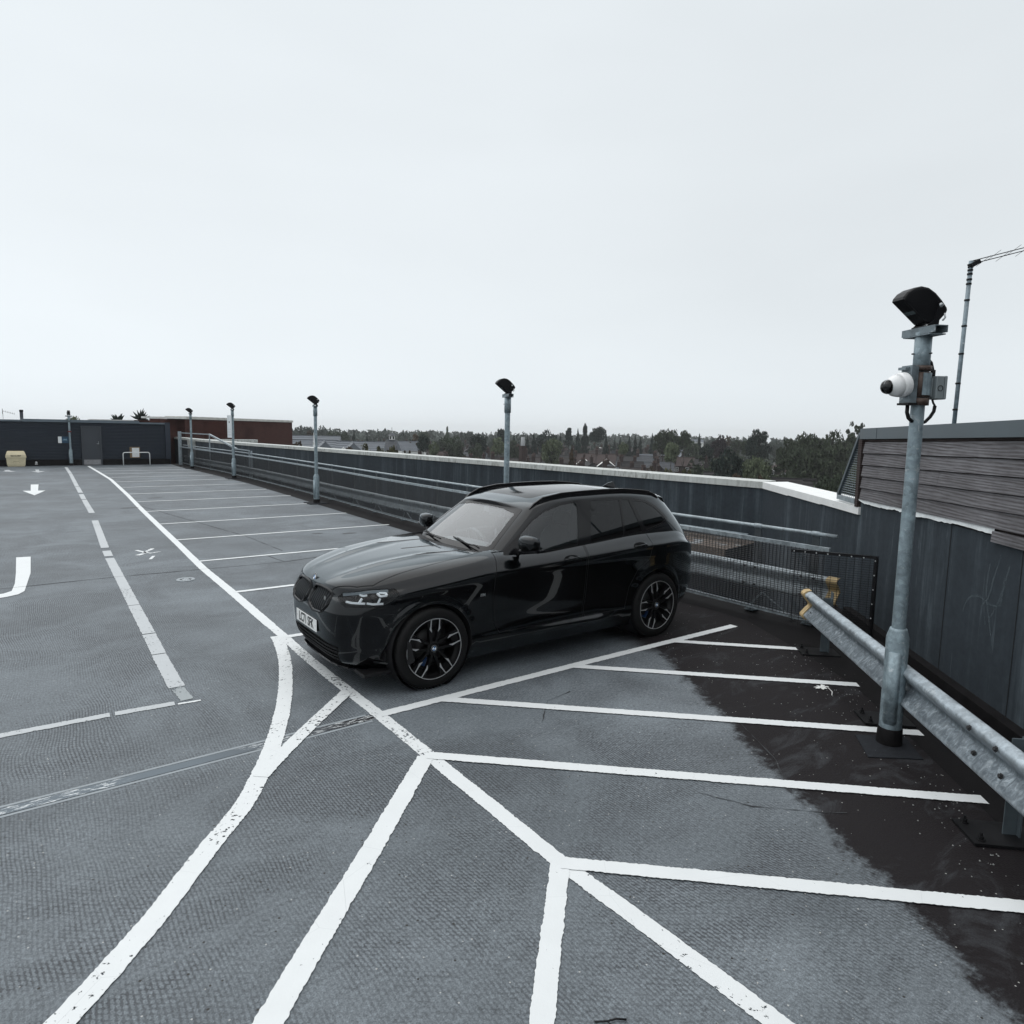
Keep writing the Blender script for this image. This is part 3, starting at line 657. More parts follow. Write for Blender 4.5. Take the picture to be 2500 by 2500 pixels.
for s_ in (.16, 3.42, 3.70, 5.6):
    P, t = on_beam(s_); nn = Vector((t.y, -t.x))
    for dz_, off in ((.105, .045), (.262, .085)):
        o_ = link(bpy.data.objects.new('bolt' if s_ > 1 else 'slot_hole', hexm if s_ > 1 else slotm), near); o_.location = Vector((P.x+nn.x*off, P.y+nn.y*off, .30+dz_))-Vector(near.location)
        o_.rotation_euler = Vector((nn.x, nn.y, .35)).to_track_quat('Z', 'Y').to_euler()
# dark mesh panel closing the corner
pn = thing('mesh_panel', 'dark wire mesh panel with riveted edge closing the gap at the fence end', 'mesh panel', (7.39, 4.40, 0), atan2(3.53-4.40, 7.57-7.39))
Lp = hypot(.18, .87)
mb = MB()
for i in range(34): z_ = .10+.026*i; mb.bar((0, 0, z_), (Lp, 0, z_+.04), .004, .004)
for i in range(12): x_ = .03+i*.08; mb.bar((x_, .004, .06), (x_, .004, .97+.04*x_), .004, .004)
tag(mb.build('wire_mesh', BLACKM, pn), kind='stuff')
mb = MB(); mb.bar((-.02, -.012, .945), (Lp, -.012, .985), .003, .03); mb.bar((-.02, -.0, .962), (Lp, -.0, 1.0), .03, .003); mb.bar((Lp, -.012, .02), (Lp, -.012, 1.0), .03, .03); mb.bar((Lp+.02, .0, .02), (Lp+.02, .0, .98), .03, .006, (1, 0, 0))
mb.build('edge_angle', BLACKM, pn)
rv = MB(); rv.lathe([(0, .006), (.006, .005), (.008, 0)], 8, Matrix.Rotation(pi/2, 4, 'X')); rvm = rv.mesh('rivet', STEEL)
for x_, z_ in [(i*.125+.02, .947+.004*i) for i in range(7)]+[(Lp, .95-.16*i) for i in range(5)]:
    o = link(bpy.data.objects.new('rivet', rvm), pn); o.location = (x_, -.028, z_)

# ------------------------------------------------------------------ lamp posts
POLEM = mat_galv('spangled_pole_steel', (.235, .295, .325), 34, .35)
def floodlight(parent, s=1.):
    "asymmetric floodlight head throwing towards local -x; z = 0 is its seat on the bracket"
    prof = [(-.292, .178), (-.285, .198), (-.25, .232), (-.19, .262), (-.12, .276), (-.05, .268), (.02, .236), (.09, .185), (.145, .135), (.152, .118), (.145, .100), (.09, .050), (.03, .022), (-.045, .022)]
    hw = .066; n = len(prof); rows = []; cx_, cz_ = -.03, .13; prof = [(p[0]*.78, p[1]*.97) for p in prof]
    for yy, k in ((-hw, .86), (-hw*.95, .955), (-hw*.80, 1.), (hw*.80, 1.), (hw*.95, .955), (hw, .86)): rows.append([(cx_+(p[0]-cx_)*k, yy, cz_+(p[1]-cz_)*k) for p in prof])
    mb = MB(); vs = [p for r in rows for p in r]; fs = []
    for i in range(5):
        for j in range(n): fs.append((i*n+j, i*n+(j+1)%n, (i+1)*n+(j+1)%n, (i+1)*n+j))
    fs += [tuple(range(n-1, -1, -1)), tuple(5*n+j for j in range(n))]
    mb.add(vs, fs, False); h_ = mb.build('lamp_head', BLACKM, parent)
    a = Vector((-.208, 0, .170)); b = Vector((-.052, 0, .034)); d = (b-a).normalized(); nrm = Vector((d.z, 0, -d.x)); nrm = nrm if nrm.z < 0 else -nrm
    mb = MB(); mb.bar(a+d*.020+nrm*.002, a+d*.130+nrm*.002, .095, .006, nrm); mb.build('lamp_glass', LGLASS, h_)
    mb = MB()
    for sy in (-1, 1):
        yy = sy*(hw+.006); mb.prism([(-.045, -.004), (.045, -.004), (.052, .08), (.07, .12), (.072, .15), (.055, .172), (.036, .168), (.028, .14), (.01, .05)], yy-.004, yy+.004, lambda p, t: (p[0], t, p[1]))
    mb.box(-.05, .055, -hw, hw, -.004, .004); mb.build('lamp_bracket', BLACKM, h_)
    mb = MB()
    for sy in (-1, 1): mb.lathe([(0, .010), (.010, .010), (.016, 0)], 10, Matrix.Translation((.052, sy*(hw+.010), .145)) @ Matrix.Rotation(-sy*pi/2, 4, 'X'))
    mb.tube([(.08, -.08, .09), (.088, -.08, .06), (.07, -.08, .04)], .006, 6); mb.build('pivot_bolt', STEEL, h_)
    return h_
t_ = NT('floodlight_glass'); LGLASS = t_.bsdf(rgba((.09, .11, .115)), .12, 0, spec=.8)
def lamp_post(label, loc, H, head_rz, group='galvanised lamp posts along the fence', detail=False, lean=(0, 0), s=.60, name='lamp_post'):
    t = thing(name, label, 'lamp post', (loc[0], loc[1], 0), 0, group)
    t.rotation_euler = (lean[0], lean[1], 0)
    rb, rp, rsl = .077, .047, .055; Hb = .87 if detail else .72
    if not detail: rb, rp, rsl, Hb = .085, .05, .06, .85
    mb = MB(); mb.lathe([(rb, .0), (rb, Hb-.05), (rb*.97, Hb-.04), (rp+.014, Hb+.005), (rp+.010, Hb+.02), (rp, Hb+.022)], 28); mb.build('pole_base', POLEM, t)
    mb = MB(); mb.lathe([(rp, Hb+.02), (rp*.96, H-.30)], 24); mb.build('pole_shaft', POLEM, t)
    mb = MB(); mb.lathe([(rp, H-.33), (rsl, H-.33), (rsl, H-.03), (0, H-.03)], 24); sl = mb.build('pole_sleeve', POLEM, t)
    mb = MB()
    for a in (.3, 2.4, 4.5): mb.tube([(cos(a)*rsl*.9, sin(a)*rsl*.9, H-.18), (cos(a)*(rsl+.016), sin(a)*(rsl+.016), H-.18)], .006, 6)
    mb.build('grub_screw', BOLT, sl)
    mb = MB(); mb.lathe([(rb+.012, 0), (rb+.008, .12), (rb+.001, .13)], 24); mb.build('rubber_boot', TAR, t)
    # service door
    mb = MB(); k = 7; dv = []; a0 = radians(-165); 
    for (z0, z1, da, rr_) in ((.17, Hb-.15, .62, rb+.006),):
        for i in range(k):
            a = a0-da+2*da*i/(k-1); e_ = .018 if i in (0, k-1) else 0
            for z_ in (z0+e_, z1-e_):
                for r2 in (rr_, rb-.004): dv.append((cos(a)*r2, sin(a)*r2, z_))
    fs = []
    for i in range(k-1):
        b = i*4; c = b+4; fs += [(b, b+2, c+2, c), (b+1, b+3, c+3, c+1), (b, b+1, c+1, c), (b+2, b+3, c+3, c+2)]
    fs += [(0, 1, 3, 2), ((k-1)*4, (k-1)*4+1, (k-1)*4+3, (k-1)*4+2)]
    mb.add(dv, fs, True); mb.build('service_door', POLEM, t)
    # channel bracket across the top
    mb = MB(); mb.box(-.05, .05, -.16, .16, H-.006, H); mb.box(-.05, -.042, -.16, .16, H-.048, H-.0061); mb.box(.042, .05, -.16, .16, H-.048, H-.0061); mb.box(-.062, .062, -.13, .13, H-.060, H-.052)
    br = mb.build('top_bracket', GALV_D, t); br.rotation_euler = (0, 0, head_rz)
    h_ = floodlight(t, s); h_.location = (.0, 0, H+.004); h_.rotation_euler = (0, 0, head_rz)
    return t
p1 = lamp_post('nearest lamp post at right carrying a security camera, standing before the crash barrier', (5.24, 2.24), 3.06, radians(-28), detail=True, lean=(radians(-.25), radians(.3)))
lamp_post('lamp post rising behind the roof of the black car', (7.25, 9.98), 2.93, radians(-16))
p3 = lamp_post('lamp post with a triangular warning sign on its shaft', (7.42, 19.9), 2.93, radians(-10))
p4 = lamp_post('lamp post with a tall white sign strip, in front of the brick building', (7.85, 30.8), 2.97, radians(-4))
lamp_post('farthest lamp post on the fence line, near the steel cage', (7.72, 38.4), 2.85, radians(4))
p6 = lamp_post('lamp post standing against the dark cladding left of the door', (2.72, 42.9), 2.62, radians(88), group=None)
mb = MB(); mb.lathe([(.058, 1.75), (.085, 1.75), (.085, 1.82), (.058, 1.82)], 12); mb.build('red_band', simple('red_band', (.16, .02, .02), .5), p6)
# black felt pads
for (x, y, sz) in ((5.16, 2.21, .29), (7.25, 9.98, .35), (7.42, 19.9, .42), (7.85, 30.8, .45), (7.72, 38.4, .45)):
    mb = MB(); k = sz*.72; a = pi/4 if y < 3 else 0
    mb.prism([(x+cos(a+pi/4+i*pi/2)*sz*.99+random.uniform(-.01, .01), y+sin(a+pi/4+i*pi/2)*sz*.99*(.85 if y < 3 else 1)) for i in range(4)], .0012, .0215 if y > 3 else .0075, lambda p, t: (p[0], p[1], t))
    tag(mb.build('felt_pad', RUBBER), kind='structure')
# signs on the posts
mb = MB(); mb.prism([(0, .42), (-.21, 0), (-.2, -.02), (.2, -.02), (.21, 0)], -.004, .004, lambda p, t: (p[0], t, p[1])); sg = mb.build('warning_sign', simple('sign_white', (.70, .74, .76), .4, var=.08, scale=20), p3); sg.location = (-.06, -.02, 1.70); sg.rotation_euler = (0, 0, radians(78))
mb = MB(); mb.lathe([(0, .0), (.05, 0)], 14, Matrix.Rotation(pi/2, 4, 'X')); mb.box(-.012, .012, -.001, .001, .07, .2); q = mb.build('symbol', simple('sign_olive', (.25, .22, .13), .5), sg); q.location = (0, .006, .09)
mb = MB(); mb.box(-.012, .012, -.17, .17, 0, .95); sg = mb.build('sign_strip', simple('strip_white', (.68, .72, .74), .45, var=.06), p4); sg.location = (-.13, 0, 1.75); sg.rotation_euler = (0, 0, radians(14))
mb = MB()
for i in range(3): mb.box(-.015, -.0125, -.15, .15, .12+i*.12, .125+i*.12)
mb.box(-.015, -.0125, -.03, .03, .62, .70); mb.build('strip_marking', CRK, sg)

# security camera on the nearest post
cc = thing('security_camera', 'white dome security camera clamped to the nearest lamp post, facing left', 'security camera', (5.24, 2.24, 2.62), radians(-30))
wh = simple('camera_white', (.82, .83, .83), .3, var=.03)
Rm = Matrix.Rotation(-pi/2, 4, 'Y') @ Matrix.Identity(4); Tm = Matrix.Translation((-.112, 0, .045)) @ Matrix.Rotation(radians(-9), 4, 'Y') @ Rm @ Matrix.Scale(.84, 4)
mb = MB(); mb.lathe([(.0, 0), (.098, 0), (.103, .01), (.103, .05), (.098, .062), (.088, .068), (.098, .074), (.085, .12), (.062, .150), (.060, .156), (.0, .156)], 36, Tm); mb.build('housing', wh, cc)
mb = MB(); mb.lathe([(.060, .150), (.059, .175), (.050, .196), (.030, .212), (.0, .218)], 28, Tm); 
t_ = NT('clear_dome'); g1 = t_.n('ShaderNodeBsdfGlossy', {'Roughness': .03}); tr = t_.n('ShaderNodeBsdfTransparent', {'Color': (.62, .64, .66, 1)}); fr = t_.n('ShaderNodeFresnel', {'IOR': 1.5}); mx = t_.n('ShaderNodeMixShader', {0: fr}); t_.t.links.new(tr.outputs[0], mx.inputs[1]); t_.t.links.new(g1.outputs[0], mx.inputs[2]); t_.t.links.new(mx.outputs[0], t_.out.inputs[0]); DOME = t_.m
mb.build('dome', DOME, cc)
mb = MB(); mb.lathe([(.0, .200), (.024, .196), (.034, .175), (.034, .157)], 20, Tm); mb.lathe([(.056, .1565), (.05, .162), (0, .162)], 24, Tm); mb.build('lens', BLACK, cc)
mb = MB(); mb.box(-.113, -.090, -.055, .055, -.085, .175); mb.box(-.09, -.055, -.045, .045, -.095, .17)
for i in range(4): mb.box(-.108-.012*i, -.104-.012*i, -.03, .05, .145, .163)
mb.build('back_plate', GALV_D, cc)
mb = MB(); mb.box(-.125, -.055, -.06, .06, -.10, -.085); mb.build('lower_lip', BLACK, cc)
mb = MB(); 
for z0, z1, r_ in ((-.10, -.05, .062), (-.045, .13, .060), (.14, .175, .063)): mb.lathe([(.046, z0), (r_, z0), (r_, z1), (.046, z1)], 22, Matrix.Translation((0, 0, 0)))
cl = mb.build('clamp', RUST, cc)
# clamp bare on the right hand half: steel sleeve
mb = MB(); mb.prism([(cos(a)*.066, sin(a)*.066) for a in [radians(-115+23*i) for i in range(8)]]+[(cos(a)*.060, sin(a)*.060) for a in [radians(46-23*i) for i in range(8)]], -.03, .125, lambda p, t: (p[0], p[1], t)); mb.build('clamp_sleeve', POLEM, cc)
jb = thing('junction_box', 'grey plastic junction box fixed on the right side of the nearest lamp post', 'junction box', (5.24, 2.24, 2.62), radians(-30))
mb = MB(); mb.box(.075, .135, -.062, .062, -.055, .105); mb.box(.062, .075, -.03, .03, -.04, .09)
b1 = mb.build('box_body', GREYP, jb); bv = b1.modifiers.new('b', 'BEVEL'); bv.width = .008; bv.segments = 3
mb = MB(); mb.box(.138, .158, -.064, .064, -.057, .107); b2 = mb.build('box_lid', GREYP, jb); bv = b2.modifiers.new('b', 'BEVEL'); bv.width = .008; bv.segments = 3
mb = MB(); mb.lathe([(.020, 0), (.020, .004), (.017, .004), (.017, 0)], 20, Matrix.Translation((.105, -.062, .02)) @ Matrix.Rotation(pi/2, 4, 'X')); mb.build('knockout_ring', BLACK, b1)
mb = MB(); mb.tube([(.10, 0, -.055), (.11, .0, -.08), (.125, 0, -.10)], .007, 8); mb.tube([(.125, 0, -.10), (.12, .0, -.14), (.095, 0, -.18), (.06, 0, -.215), (.04, 0, -.22)], .012, 8)
mb.tube([(.04, .02, .24), (.068, .0, .20), (.085, 0, .15), (.088, 0, .105)], .010, 8); mb.tube([(.087, 0, .105), (.087, 0, .15)], .017, 10)
mb.tube([(-.085, 0, -.10), (-.085, 0, -.15), (-.07, 0, -.19), (-.04, 0, -.215)], .013, 8)
tag(mb.build('cable', BLACK, jb))

# ------------------------------------------------------------------ timber clad stair building at right
TB0 = Vector((8.60, 4.27)); TB1 = Vector((6.05, 1.63)); tdir = (TB1-TB0).normalized(); nout = Vector((-tdir.y, tdir.x))   # nout: towards the deck?
if nout.dot(Vector((-1, 0))) < 0: nout = -nout
tb = thing('timber_building', 'low timber clad building with grey metal fascia standing on the dark wall at right', 'building', (TB0.x, TB0.y, 0))
def tb_pt(s_, o_, z_): p = TB0+tdir*s_+nout*o_; return (p.x, p.y, z_)
tilt = .017
LT = 9.5
mb = MB(); mb.hexa([tb_pt(.02, -.02, 1.45), tb_pt(LT, -.02, 1.45), tb_pt(LT, -5, 1.45), tb_pt(.02, -5, 1.45), tb_pt(.02, -.02, 2.30), tb_pt(LT, -.02, 2.42), tb_pt(LT, -5, 2.42), tb_pt(.02, -5, 2.30)]); child(mb.build('core', WOODD), tb)
zb = [1.513, 1.658, 1.802, 1.945, 2.087, 2.232]
BW = {}
for i in range(5):
    cuts = [.06, 1.9+.75*i*(-1)**i*.4, 4.6+.3*i, LT] if i != 2 else [.06, 2.02, 5.2, LT]
    if i == 3: cuts = [.06, 4.4, LT]
    if i in (0, 1, 4): cuts = [.06, 3.6+.5*i, 6.4, LT]
    for j in range(len(cuts)-1):
        s0, s1 = cuts[j]+.002, cuts[j+1]-.002
        z0a, z0b = zb[i]+tilt*s0+.003, zb[i]+tilt*s1+.003; z1a, z1b = zb[i+1]+tilt*s0-.006, zb[i+1]+tilt*s1-.006
        mb = MB(); mb.hexa([tb_pt(s0, .034, z0a), tb_pt(s1, .034, z0b), tb_pt(s1, -.01, z0b), tb_pt(s0, -.01, z0a), tb_pt(s0, .016, z1a), tb_pt(s1, .016, z1b), tb_pt(s1, -.01, z1b), tb_pt(s0, -.01, z1a)])
        child(mb.build('board', WOOD), tb)
s0, s1 = 3.02, 6.3
mb = MB(); mb.hexa([tb_pt(s0, .030, 1.492), tb_pt(s1, .03, 1.50), tb_pt(s1, .002, 1.50), tb_pt(s0, .002, 1.492), tb_pt(s0, .026, 1.555), tb_pt(s1, .026, 1.60), tb_pt(s1, .002, 1.60), tb_pt(s0, .002, 1.555)])
mb = MB(); mb.hexa([tb_pt(s0, .036, 1.455), tb_pt(s1, .036, 1.475), tb_pt(s1, .004, 1.475), tb_pt(s0, .004, 1.455), tb_pt(s0, .03, 1.545), tb_pt(s1, .03, 1.60), tb_pt(s1, .004, 1.60), tb_pt(s0, .004, 1.545)]); child(mb.build('board', WOOD), tb)
mb = MB(); mb.hexa([tb_pt(.06, .012, 2.234), tb_pt(LT, .012, 2.234+tilt*LT), tb_pt(LT, -.01, 2.234+tilt*LT), tb_pt(.06, -.01, 2.234), tb_pt(.06, .012, 2.262), tb_pt(LT, .012, 2.262+tilt*LT), tb_pt(LT, -.01, 2.262+tilt*LT), tb_pt(.06, -.01, 2.262)]); child(mb.build('batten', WOODD), tb)
for a_, b_ in ((-.02, .50), (.503, LT+.1)):
    o_ = .055 if a_ < 0 else .052
    mb = MB(); mb.hexa([tb_pt(a_, o_, 2.262+.015*a_), tb_pt(b_, o_, 2.262+.015*b_), tb_pt(b_, -5.1, 2.262+.015*b_), tb_pt(a_, -5.1, 2.262+.015*a_), tb_pt(a_, o_, 2.392+.016*a_), tb_pt(b_, o_, 2.392+.016*b_), tb_pt(b_, -5.1, 2.392+.016*b_), tb_pt(a_, -5.1, 2.392+.016*a_)]); child(mb.build('fascia', FASCIA), tb)
mb = MB(); mb.hexa([tb_pt(-.05, .045, 1.415), tb_pt(.035, .045, 1.415), tb_pt(.035, -.06, 1.415), tb_pt(-.05, -.06, 1.415), tb_pt(-.075, .045, 2.262), tb_pt(.045, .045, 2.262), tb_pt(.045, -.06, 2.262), tb_pt(-.075, -.06, 2.262)]); child(mb.build('corner_post', WOODD), tb)
mb = MB(); N_ = 60; vs = []; r_ = random.Random(11)
for i in range(N_):
    s_ = .04+3.0*i/(N_-1); dz = .035+.022*mnoise.noise(Vector((s_*2.2, 1, 1)))+.012*mnoise.noise(Vector((s_*14, 2, 2)))
    if i < 5: dz = .004+.008*i
    vs += [tb_pt(s_, .022, zb[0]+tilt*s_+.004), tb_pt(s_, .030+.012*mnoise.noise(Vector((s_*5, 7, 3))), zb[0]+tilt*s_-dz*1.15)]
mb.add(vs, [(2*i, 2*i+1, 2*i+3, 2*i+2) for i in range(N_-1)], True); child(mb.build('membrane', MEMB), tb)
# triangular louvred screen
lv = thing('louvre_screen', 'triangular galvanised louvre screen leaning between coping and timber building', 'screen', (TB0.x, TB0.y, 0))
A_ = Vector((9.12, 4.80)); D_ = (TB0-A_).normalized(); LL = (TB0-A_).length-.07
def lp(s_, z_, o_=0.): p = A_+D_*s_+nout*(.02+o_); return (p.x, p.y, z_)
mb = MB(); mb.bar(lp(0, 1.475), lp(LL, 1.475), .05, .06); child(mb.build('sill_rail', GALV), lv)
mb = MB(); mb.bar(lp(.0, 1.50), lp(LL-.01, 2.33), .045, .045); child(mb.build('raking_rail', FASCIA), lv)
for i in range(26):
    z_ = 1.53+.030*i; s0 = (z_-1.50)/.83*LL
    if s0 > LL-.03: break
    mb = MB(); mb.bar(lp(s0, z_, -.01), lp(LL, z_, -.01), .022, .005); child(mb.build('slat', GALV_D), lv)
mb = MB()
for s_ in [.06+.07*i for i in range(8)]: mb.bar(lp(s_, 1.50, -.03), lp(s_, 1.50+s_/LL*.83, -.03), .003, .003)
tag(child(mb.build('wire', GALV_D), lv), kind='stuff')
# aerial mast
ml = Vector((7.472, 2.859, 2.40)); am = thing('aerial_mast', 'thin aerial mast with black tape bands and long antenna rising behind the timber building', 'aerial mast', ml)
mb = MB(); top = Vector((.006, -.017, 1.57)); mb.tube([(0, 0, -.4), top], .0195, 12); mb.build('mast', mat_galv('mast_steel', (.20, .25, .28), 30), am)
for z_ in (.17, .42, .70, .96, 1.20, 1.35, 1.39, 1.44, 1.475, 1.505):
    q = top*(z_/1.56); mb = MB(); mb.lathe([(.0195, -.008), (.024, -.008), (.024, .008), (.0195, .008)], 12, Matrix.Translation(q)); mb.build('tape_band', BLACK, am)
q = Vector(fw); rr_ = Vector(rt)
bd = (Vector((.805, -.593, .27))).normalized(); ay = MB(); st_ = top+Vector((0, 0, -.03))
for o_ in (0, .028): ay.tube([st_+Vector((0, 0, o_)), st_+bd*2.6+Vector((0, 0, o_))], .0045, 6)
ay.build('boom', BLACK, am); ay = MB()
side = bd.cross(Vector((0, 0, 1))).normalized()
for i in range(26):
    c_ = st_+bd*(.12+.095*i)+Vector((0, 0, .028 if i % 2 else 0)); d_ = (side*.9+Vector((0, 0, .25))).normalized()*.10; ay.tube([c_-d_, c_+d_], .0022, 4)
ay.build('dipole', BOLT, am); mb = MB(); mb.bar(top+Vector((-.02, 0, -.05)), top+Vector((.06, -.04, .0)), .05, .04); mb.build('antenna_bracket', BLACK, am)

# ------------------------------------------------------------------ far clad building
fb = thing('plant_building', 'long low dark blue building with ribbed metal cladding across the far end', 'building', (0, 43.1, 0))
def ribbed(x0, x1, z0, z1, y, name='cladding_panel'):
    prof = []; z = z0; p_ = .0785
    while z < z1-.001:
        for dz, o in ((0, .0), (.028, .0), (.040, -.035), (.066, -.035), (.0785, 0)):
            if z+dz <= z1: prof.append((z+dz, o))
        z += p_
    mb = MB(); vs = [(x0, y+o, z_) for z_, o in prof]+[(x1, y+o, z_) for z_, o in prof]; n = len(prof)
    mb.add(vs, [(i, n+i, n+i+1, i+1) for i in range(n-1)]); return child(mb.build(name, CLAD, fix=False), fb)
mb = MB(); mb.box(-22, 7.55, 43.14, 50, -.3, 2.30); child(mb.build('core', CLAD), fb)
mb = MB(); mb.box(-22, 3.22, 43.02, 43.15, 0, .31); mb.box(4.18, 7.5, 43.02, 43.15, 0, .31); child(mb.build('plinth', TAR), fb)
for a_, b_ in ((-22, -9), (-8.99, -3.6), (-3.59, 3.22), (4.18, 6.3), (6.31, 7.28)): ribbed(a_, b_, .31, 2.27, 43.12)
ribbed(3.225, 4.175, 2.10, 2.27, 43.12)
mb = MB(); mb.box(-22, .68, 43.0, 43.3, 2.27, 2.36); mb.box(.72, 6.0, 43.0, 43.3, 2.27, 2.41); mb.box(6.01, 7.3, 43.0, 43.3, 2.25, 2.34); child(mb.build('roof_trim', CLADT), fb)
mb = MB(); mb.box(7.29, 7.55, 43.0, 43.14, .30, 2.36); child(mb.build('end_post', CLAD), fb)
mb = MB(); mb.box(3.23, 3.30, 43.0, 43.13, .0, 2.10); mb.box(4.10, 4.17, 43.0, 43.13, 0, 2.10); mb.box(3.30, 4.10, 43.0, 43.13, 2.04, 2.10); dfm = child(mb.build('door_frame', DOORM), fb)
mb = MB(); mb.box(3.302, 4.098, 43.04, 43.13, .02, 2.035); dr = child(mb.build('door', DOORM), fb)
mb = MB(); mb.box(3.31, 4.09, 43.02, 43.038, .03, .30); k_ = mb.build('kick_plate', simple('scuffed_kick_plate', (.26, .26, .27), .5, .3, var=.2, scale=8), dr)
mb = MB(); mb.box(4.0, 4.035, 42.99, 43.04, 1.13, 1.17); mb.box(4.0, 4.03, 42.99, 43.04, 1.22, 1.26); mb.tube([(4.02, 42.99, 1.15), (3.93, 42.98, 1.15)], .012, 6); mb.build('door_handle', STEEL, dr)
sn = thing('wall_notice', 'white and dark blue notice board fixed to the ribbed cladding left of the door', 'notice', (2.2, 43.05, 1.35))
mb = MB(); mb.box(0, .16, -.02, 0, -.17, .17); mb.build('white_panel', WHITEP, sn)
mb = MB(); mb.box(.16, .52, -.022, 0, -.17, .17); bp_s = mb.build('blue_panel', simple('notice_blue', (.012, .05, .095), .4), sn)
mb = MB(); r_ = random.Random(2)
for zz, x0, n_ in ((.03, .25, 6), (-.01, .20, 9)):
    x = x0
    for i in range(n_): w_ = r_.uniform(.012, .022); mb.box(x, x+w_, -.024, -.0222, zz-.010, zz+.010); x += w_+.006
mb.build('notice_lettering', simple('pale_blue_print', (.30, .50, .62), .5), bp_s)
nb = thing('notice_frame', 'wooden framed white sheet low on the cladding behind the hoop barrier', 'notice board', (5.48, 43.04, .68))
mb = MB(); mb.box(0, .50, -.03, 0, -.30, .30); mb.build('frame', simple('notice_wood', (.20, .14, .08), .7, var=.2), nb)
mb = MB(); mb.box(.11, .46, -.036, -.0305, -.26, .25); mb.build('sheet', WHITEP, nb)
hb = thing('hoop_barrier', 'white tubular hoop barrier standing in front of the ribbed cladding', 'barrier', (5.72, 42.4, 0))
mb = MB(); pts = [(-.645, 0, 0), (-.645, 0, .60)]+[(-.645+.1-.1*cos(a), 0, .60+.1*sin(a)) for a in (.4, .8, 1.2, 1.57)]+[(.645-.1+.1*cos(a), 0, .60+.1*sin(a)) for a in (1.57, 1.2, .8, .4)]+[(.645, 0, .60), (.645, 0, 0)]
mb.tube(pts, .024, 10); mb.build('hoop', WHITEP, hb)
gb = thing('grit_bin', 'cream plastic grit bin with hinged lid against the ribbed building at far left', 'grit bin', (.36, 42.72, 0))
mb = MB()
def ring(w, d, z, y0=0): return [(-w, -d+y0, z), (w, -d+y0, z), (w, d+y0, z), (-w, d+y0, z)]
def loft(mb, rings):
    vs = [p for r in rings for p in r]; n = 4; fs = [(3, 2, 1, 0)]
    for i in range(len(rings)-1): fs += [(i*n+k, i*n+(k+1)%n, (i+1)*n+(k+1)%n, (i+1)*n+k) for k in range(n)]
    fs.append(tuple((len(rings)-1)*n+k for k in range(n))); mb.add(vs, fs)
loft(mb, [ring(.345, .22, .0), ring(.38, .25, .12), ring(.405, .28, .45)]); o_ = mb.build('bin_body', CREAM, gb); bv = o_.modifiers.new('b', 'BEVEL'); bv.width = .02; bv.segments = 3
mb = MB(); loft(mb, [ring(.430, .30, .44), ring(.430, .30, .50), ring(.41, .29, .60), ring(.36, .20, .755), ring(.33, .12, .785)]); o_ = mb.build('lid', CREAM, gb); bv = o_.modifiers.new('b', 'BEVEL'); bv.width = .018; bv.segments = 3
me = text_mesh('SALT & GRIT', .075, .001, .003); me.materials.append(BLACK); tx = bpy.data.objects.new('lettering', me); link(tx, o_); tx.location = (0, -.306, .55); tx.rotation_euler = (pi/2-.25, 0, 0)
mb = MB(); mb.tube([(-.14, -.245, .16), (-.11, -.262, .27), (.11, -.262, .27), (.14, -.245, .16)], .008, 6); mb.build('moulded_rib', simple('bin_shadow_rib', (.25, .21, .13), .6), gb)
mb = MB(); mb.lathe([(0, .06), (.05, .05), (.06, 0)], 12, Matrix.Rotation(pi/2, 4, 'X')); mb.box(-.06, .06, -.05, .0, -.10, -.05)
o_ = mb.build('wall_vent', simple('pale_vent', (.5, .5, .5), .5), loc=(1.2, 43.0, .17)); tag(o_, 'small pale vent low on the black plinth right of the grit bin', 'vent')
fl = thing('flue_pipe', 'grey metal flue pipe rising above the flat roof behind the grit bin', 'flue pipe', (.72, 43.6, 2.3))
mb = MB(); mb.lathe([(.075, 0), (.075, .46), (.085, .46), (.085, .56), (.06, .57), (0, .57)], 14); mb.build('pipe', simple('flue_grey', (.22, .23, .25), .5, .4), fl); mb = MB(); mb.lathe([(.088, .46), (.09, .55), (.088, .56)], 14); mb.build('cowl', BLACK, fl)
ta = thing('tv_aerial', 'small television aerial above the flat roof at far left', 'aerial', (-.05, 43.6, 2.38))
mb = MB(); mb.tube([(0, 0, 0), (0, 0, .42)], .008, 5); mb.tube([(-.02, 0, .40), (.5, 0, .26)], .006, 5)
for i in range(7): mb.tube([(.05+.07*i, -.02, .39-.02*i-.05), (.05+.07*i, .02, .39-.02*i+.06)], .004, 4)
mb.box(-.02, .0, -.01, .01, .25, .52); mb.build('dipoles', BLACK, ta)
# steel cage at the fence end
cg = thing('steel_cage', 'galvanised steel cage frame with sloping top rail beside the cladding corner', 'cage frame', (7.9, 42.2, 0))
def cb(name, a, b, w=.05, m=GALV): mb = MB(); mb.bar(a, b, w, w); return mb.build(name, m, cg)
mb = MB(); mb.box(-.10, .06, -.08, .08, 0, 1.88); mb.build('corner_post', GALV, cg)
cb('top_rail', (0, 0, 1.80), (.3, -5.6, 1.80)); cb('mid_rail', (0, 0, 1.02), (.3, -5.6, 1.02), .04); cb('post', (.3, -5.6, 0), (.3, -5.6, 1.82)); cb('raking_rail', (.3, -5.6, 1.80), (.35, -10.4, 1.23), .07)
cb('end_rail', (.35, -10.4, 1.23), (.4, -12.2, 1.22), .04); cb('end_post', (.42, -12.1, -.1), (.42, -12.1, 1.22), .06); cb('end_post', (.42, -12.4, -.1), (.42, -12.4, 1.22), .05); cb('post', (.4, -9.4, -.1), (.4, -9.4, 1.23), .03)
mb = MB()
for i in range(22): y_ = -.25*i-.1; mb.bar((.02+.05*-y_/5.6*5, y_, .1), (.02+.05*-y_/5.6*5, y_, 1.8), .006, .006)
tag(mb.build('cage_bar', WIREG, cg), kind='stuff')
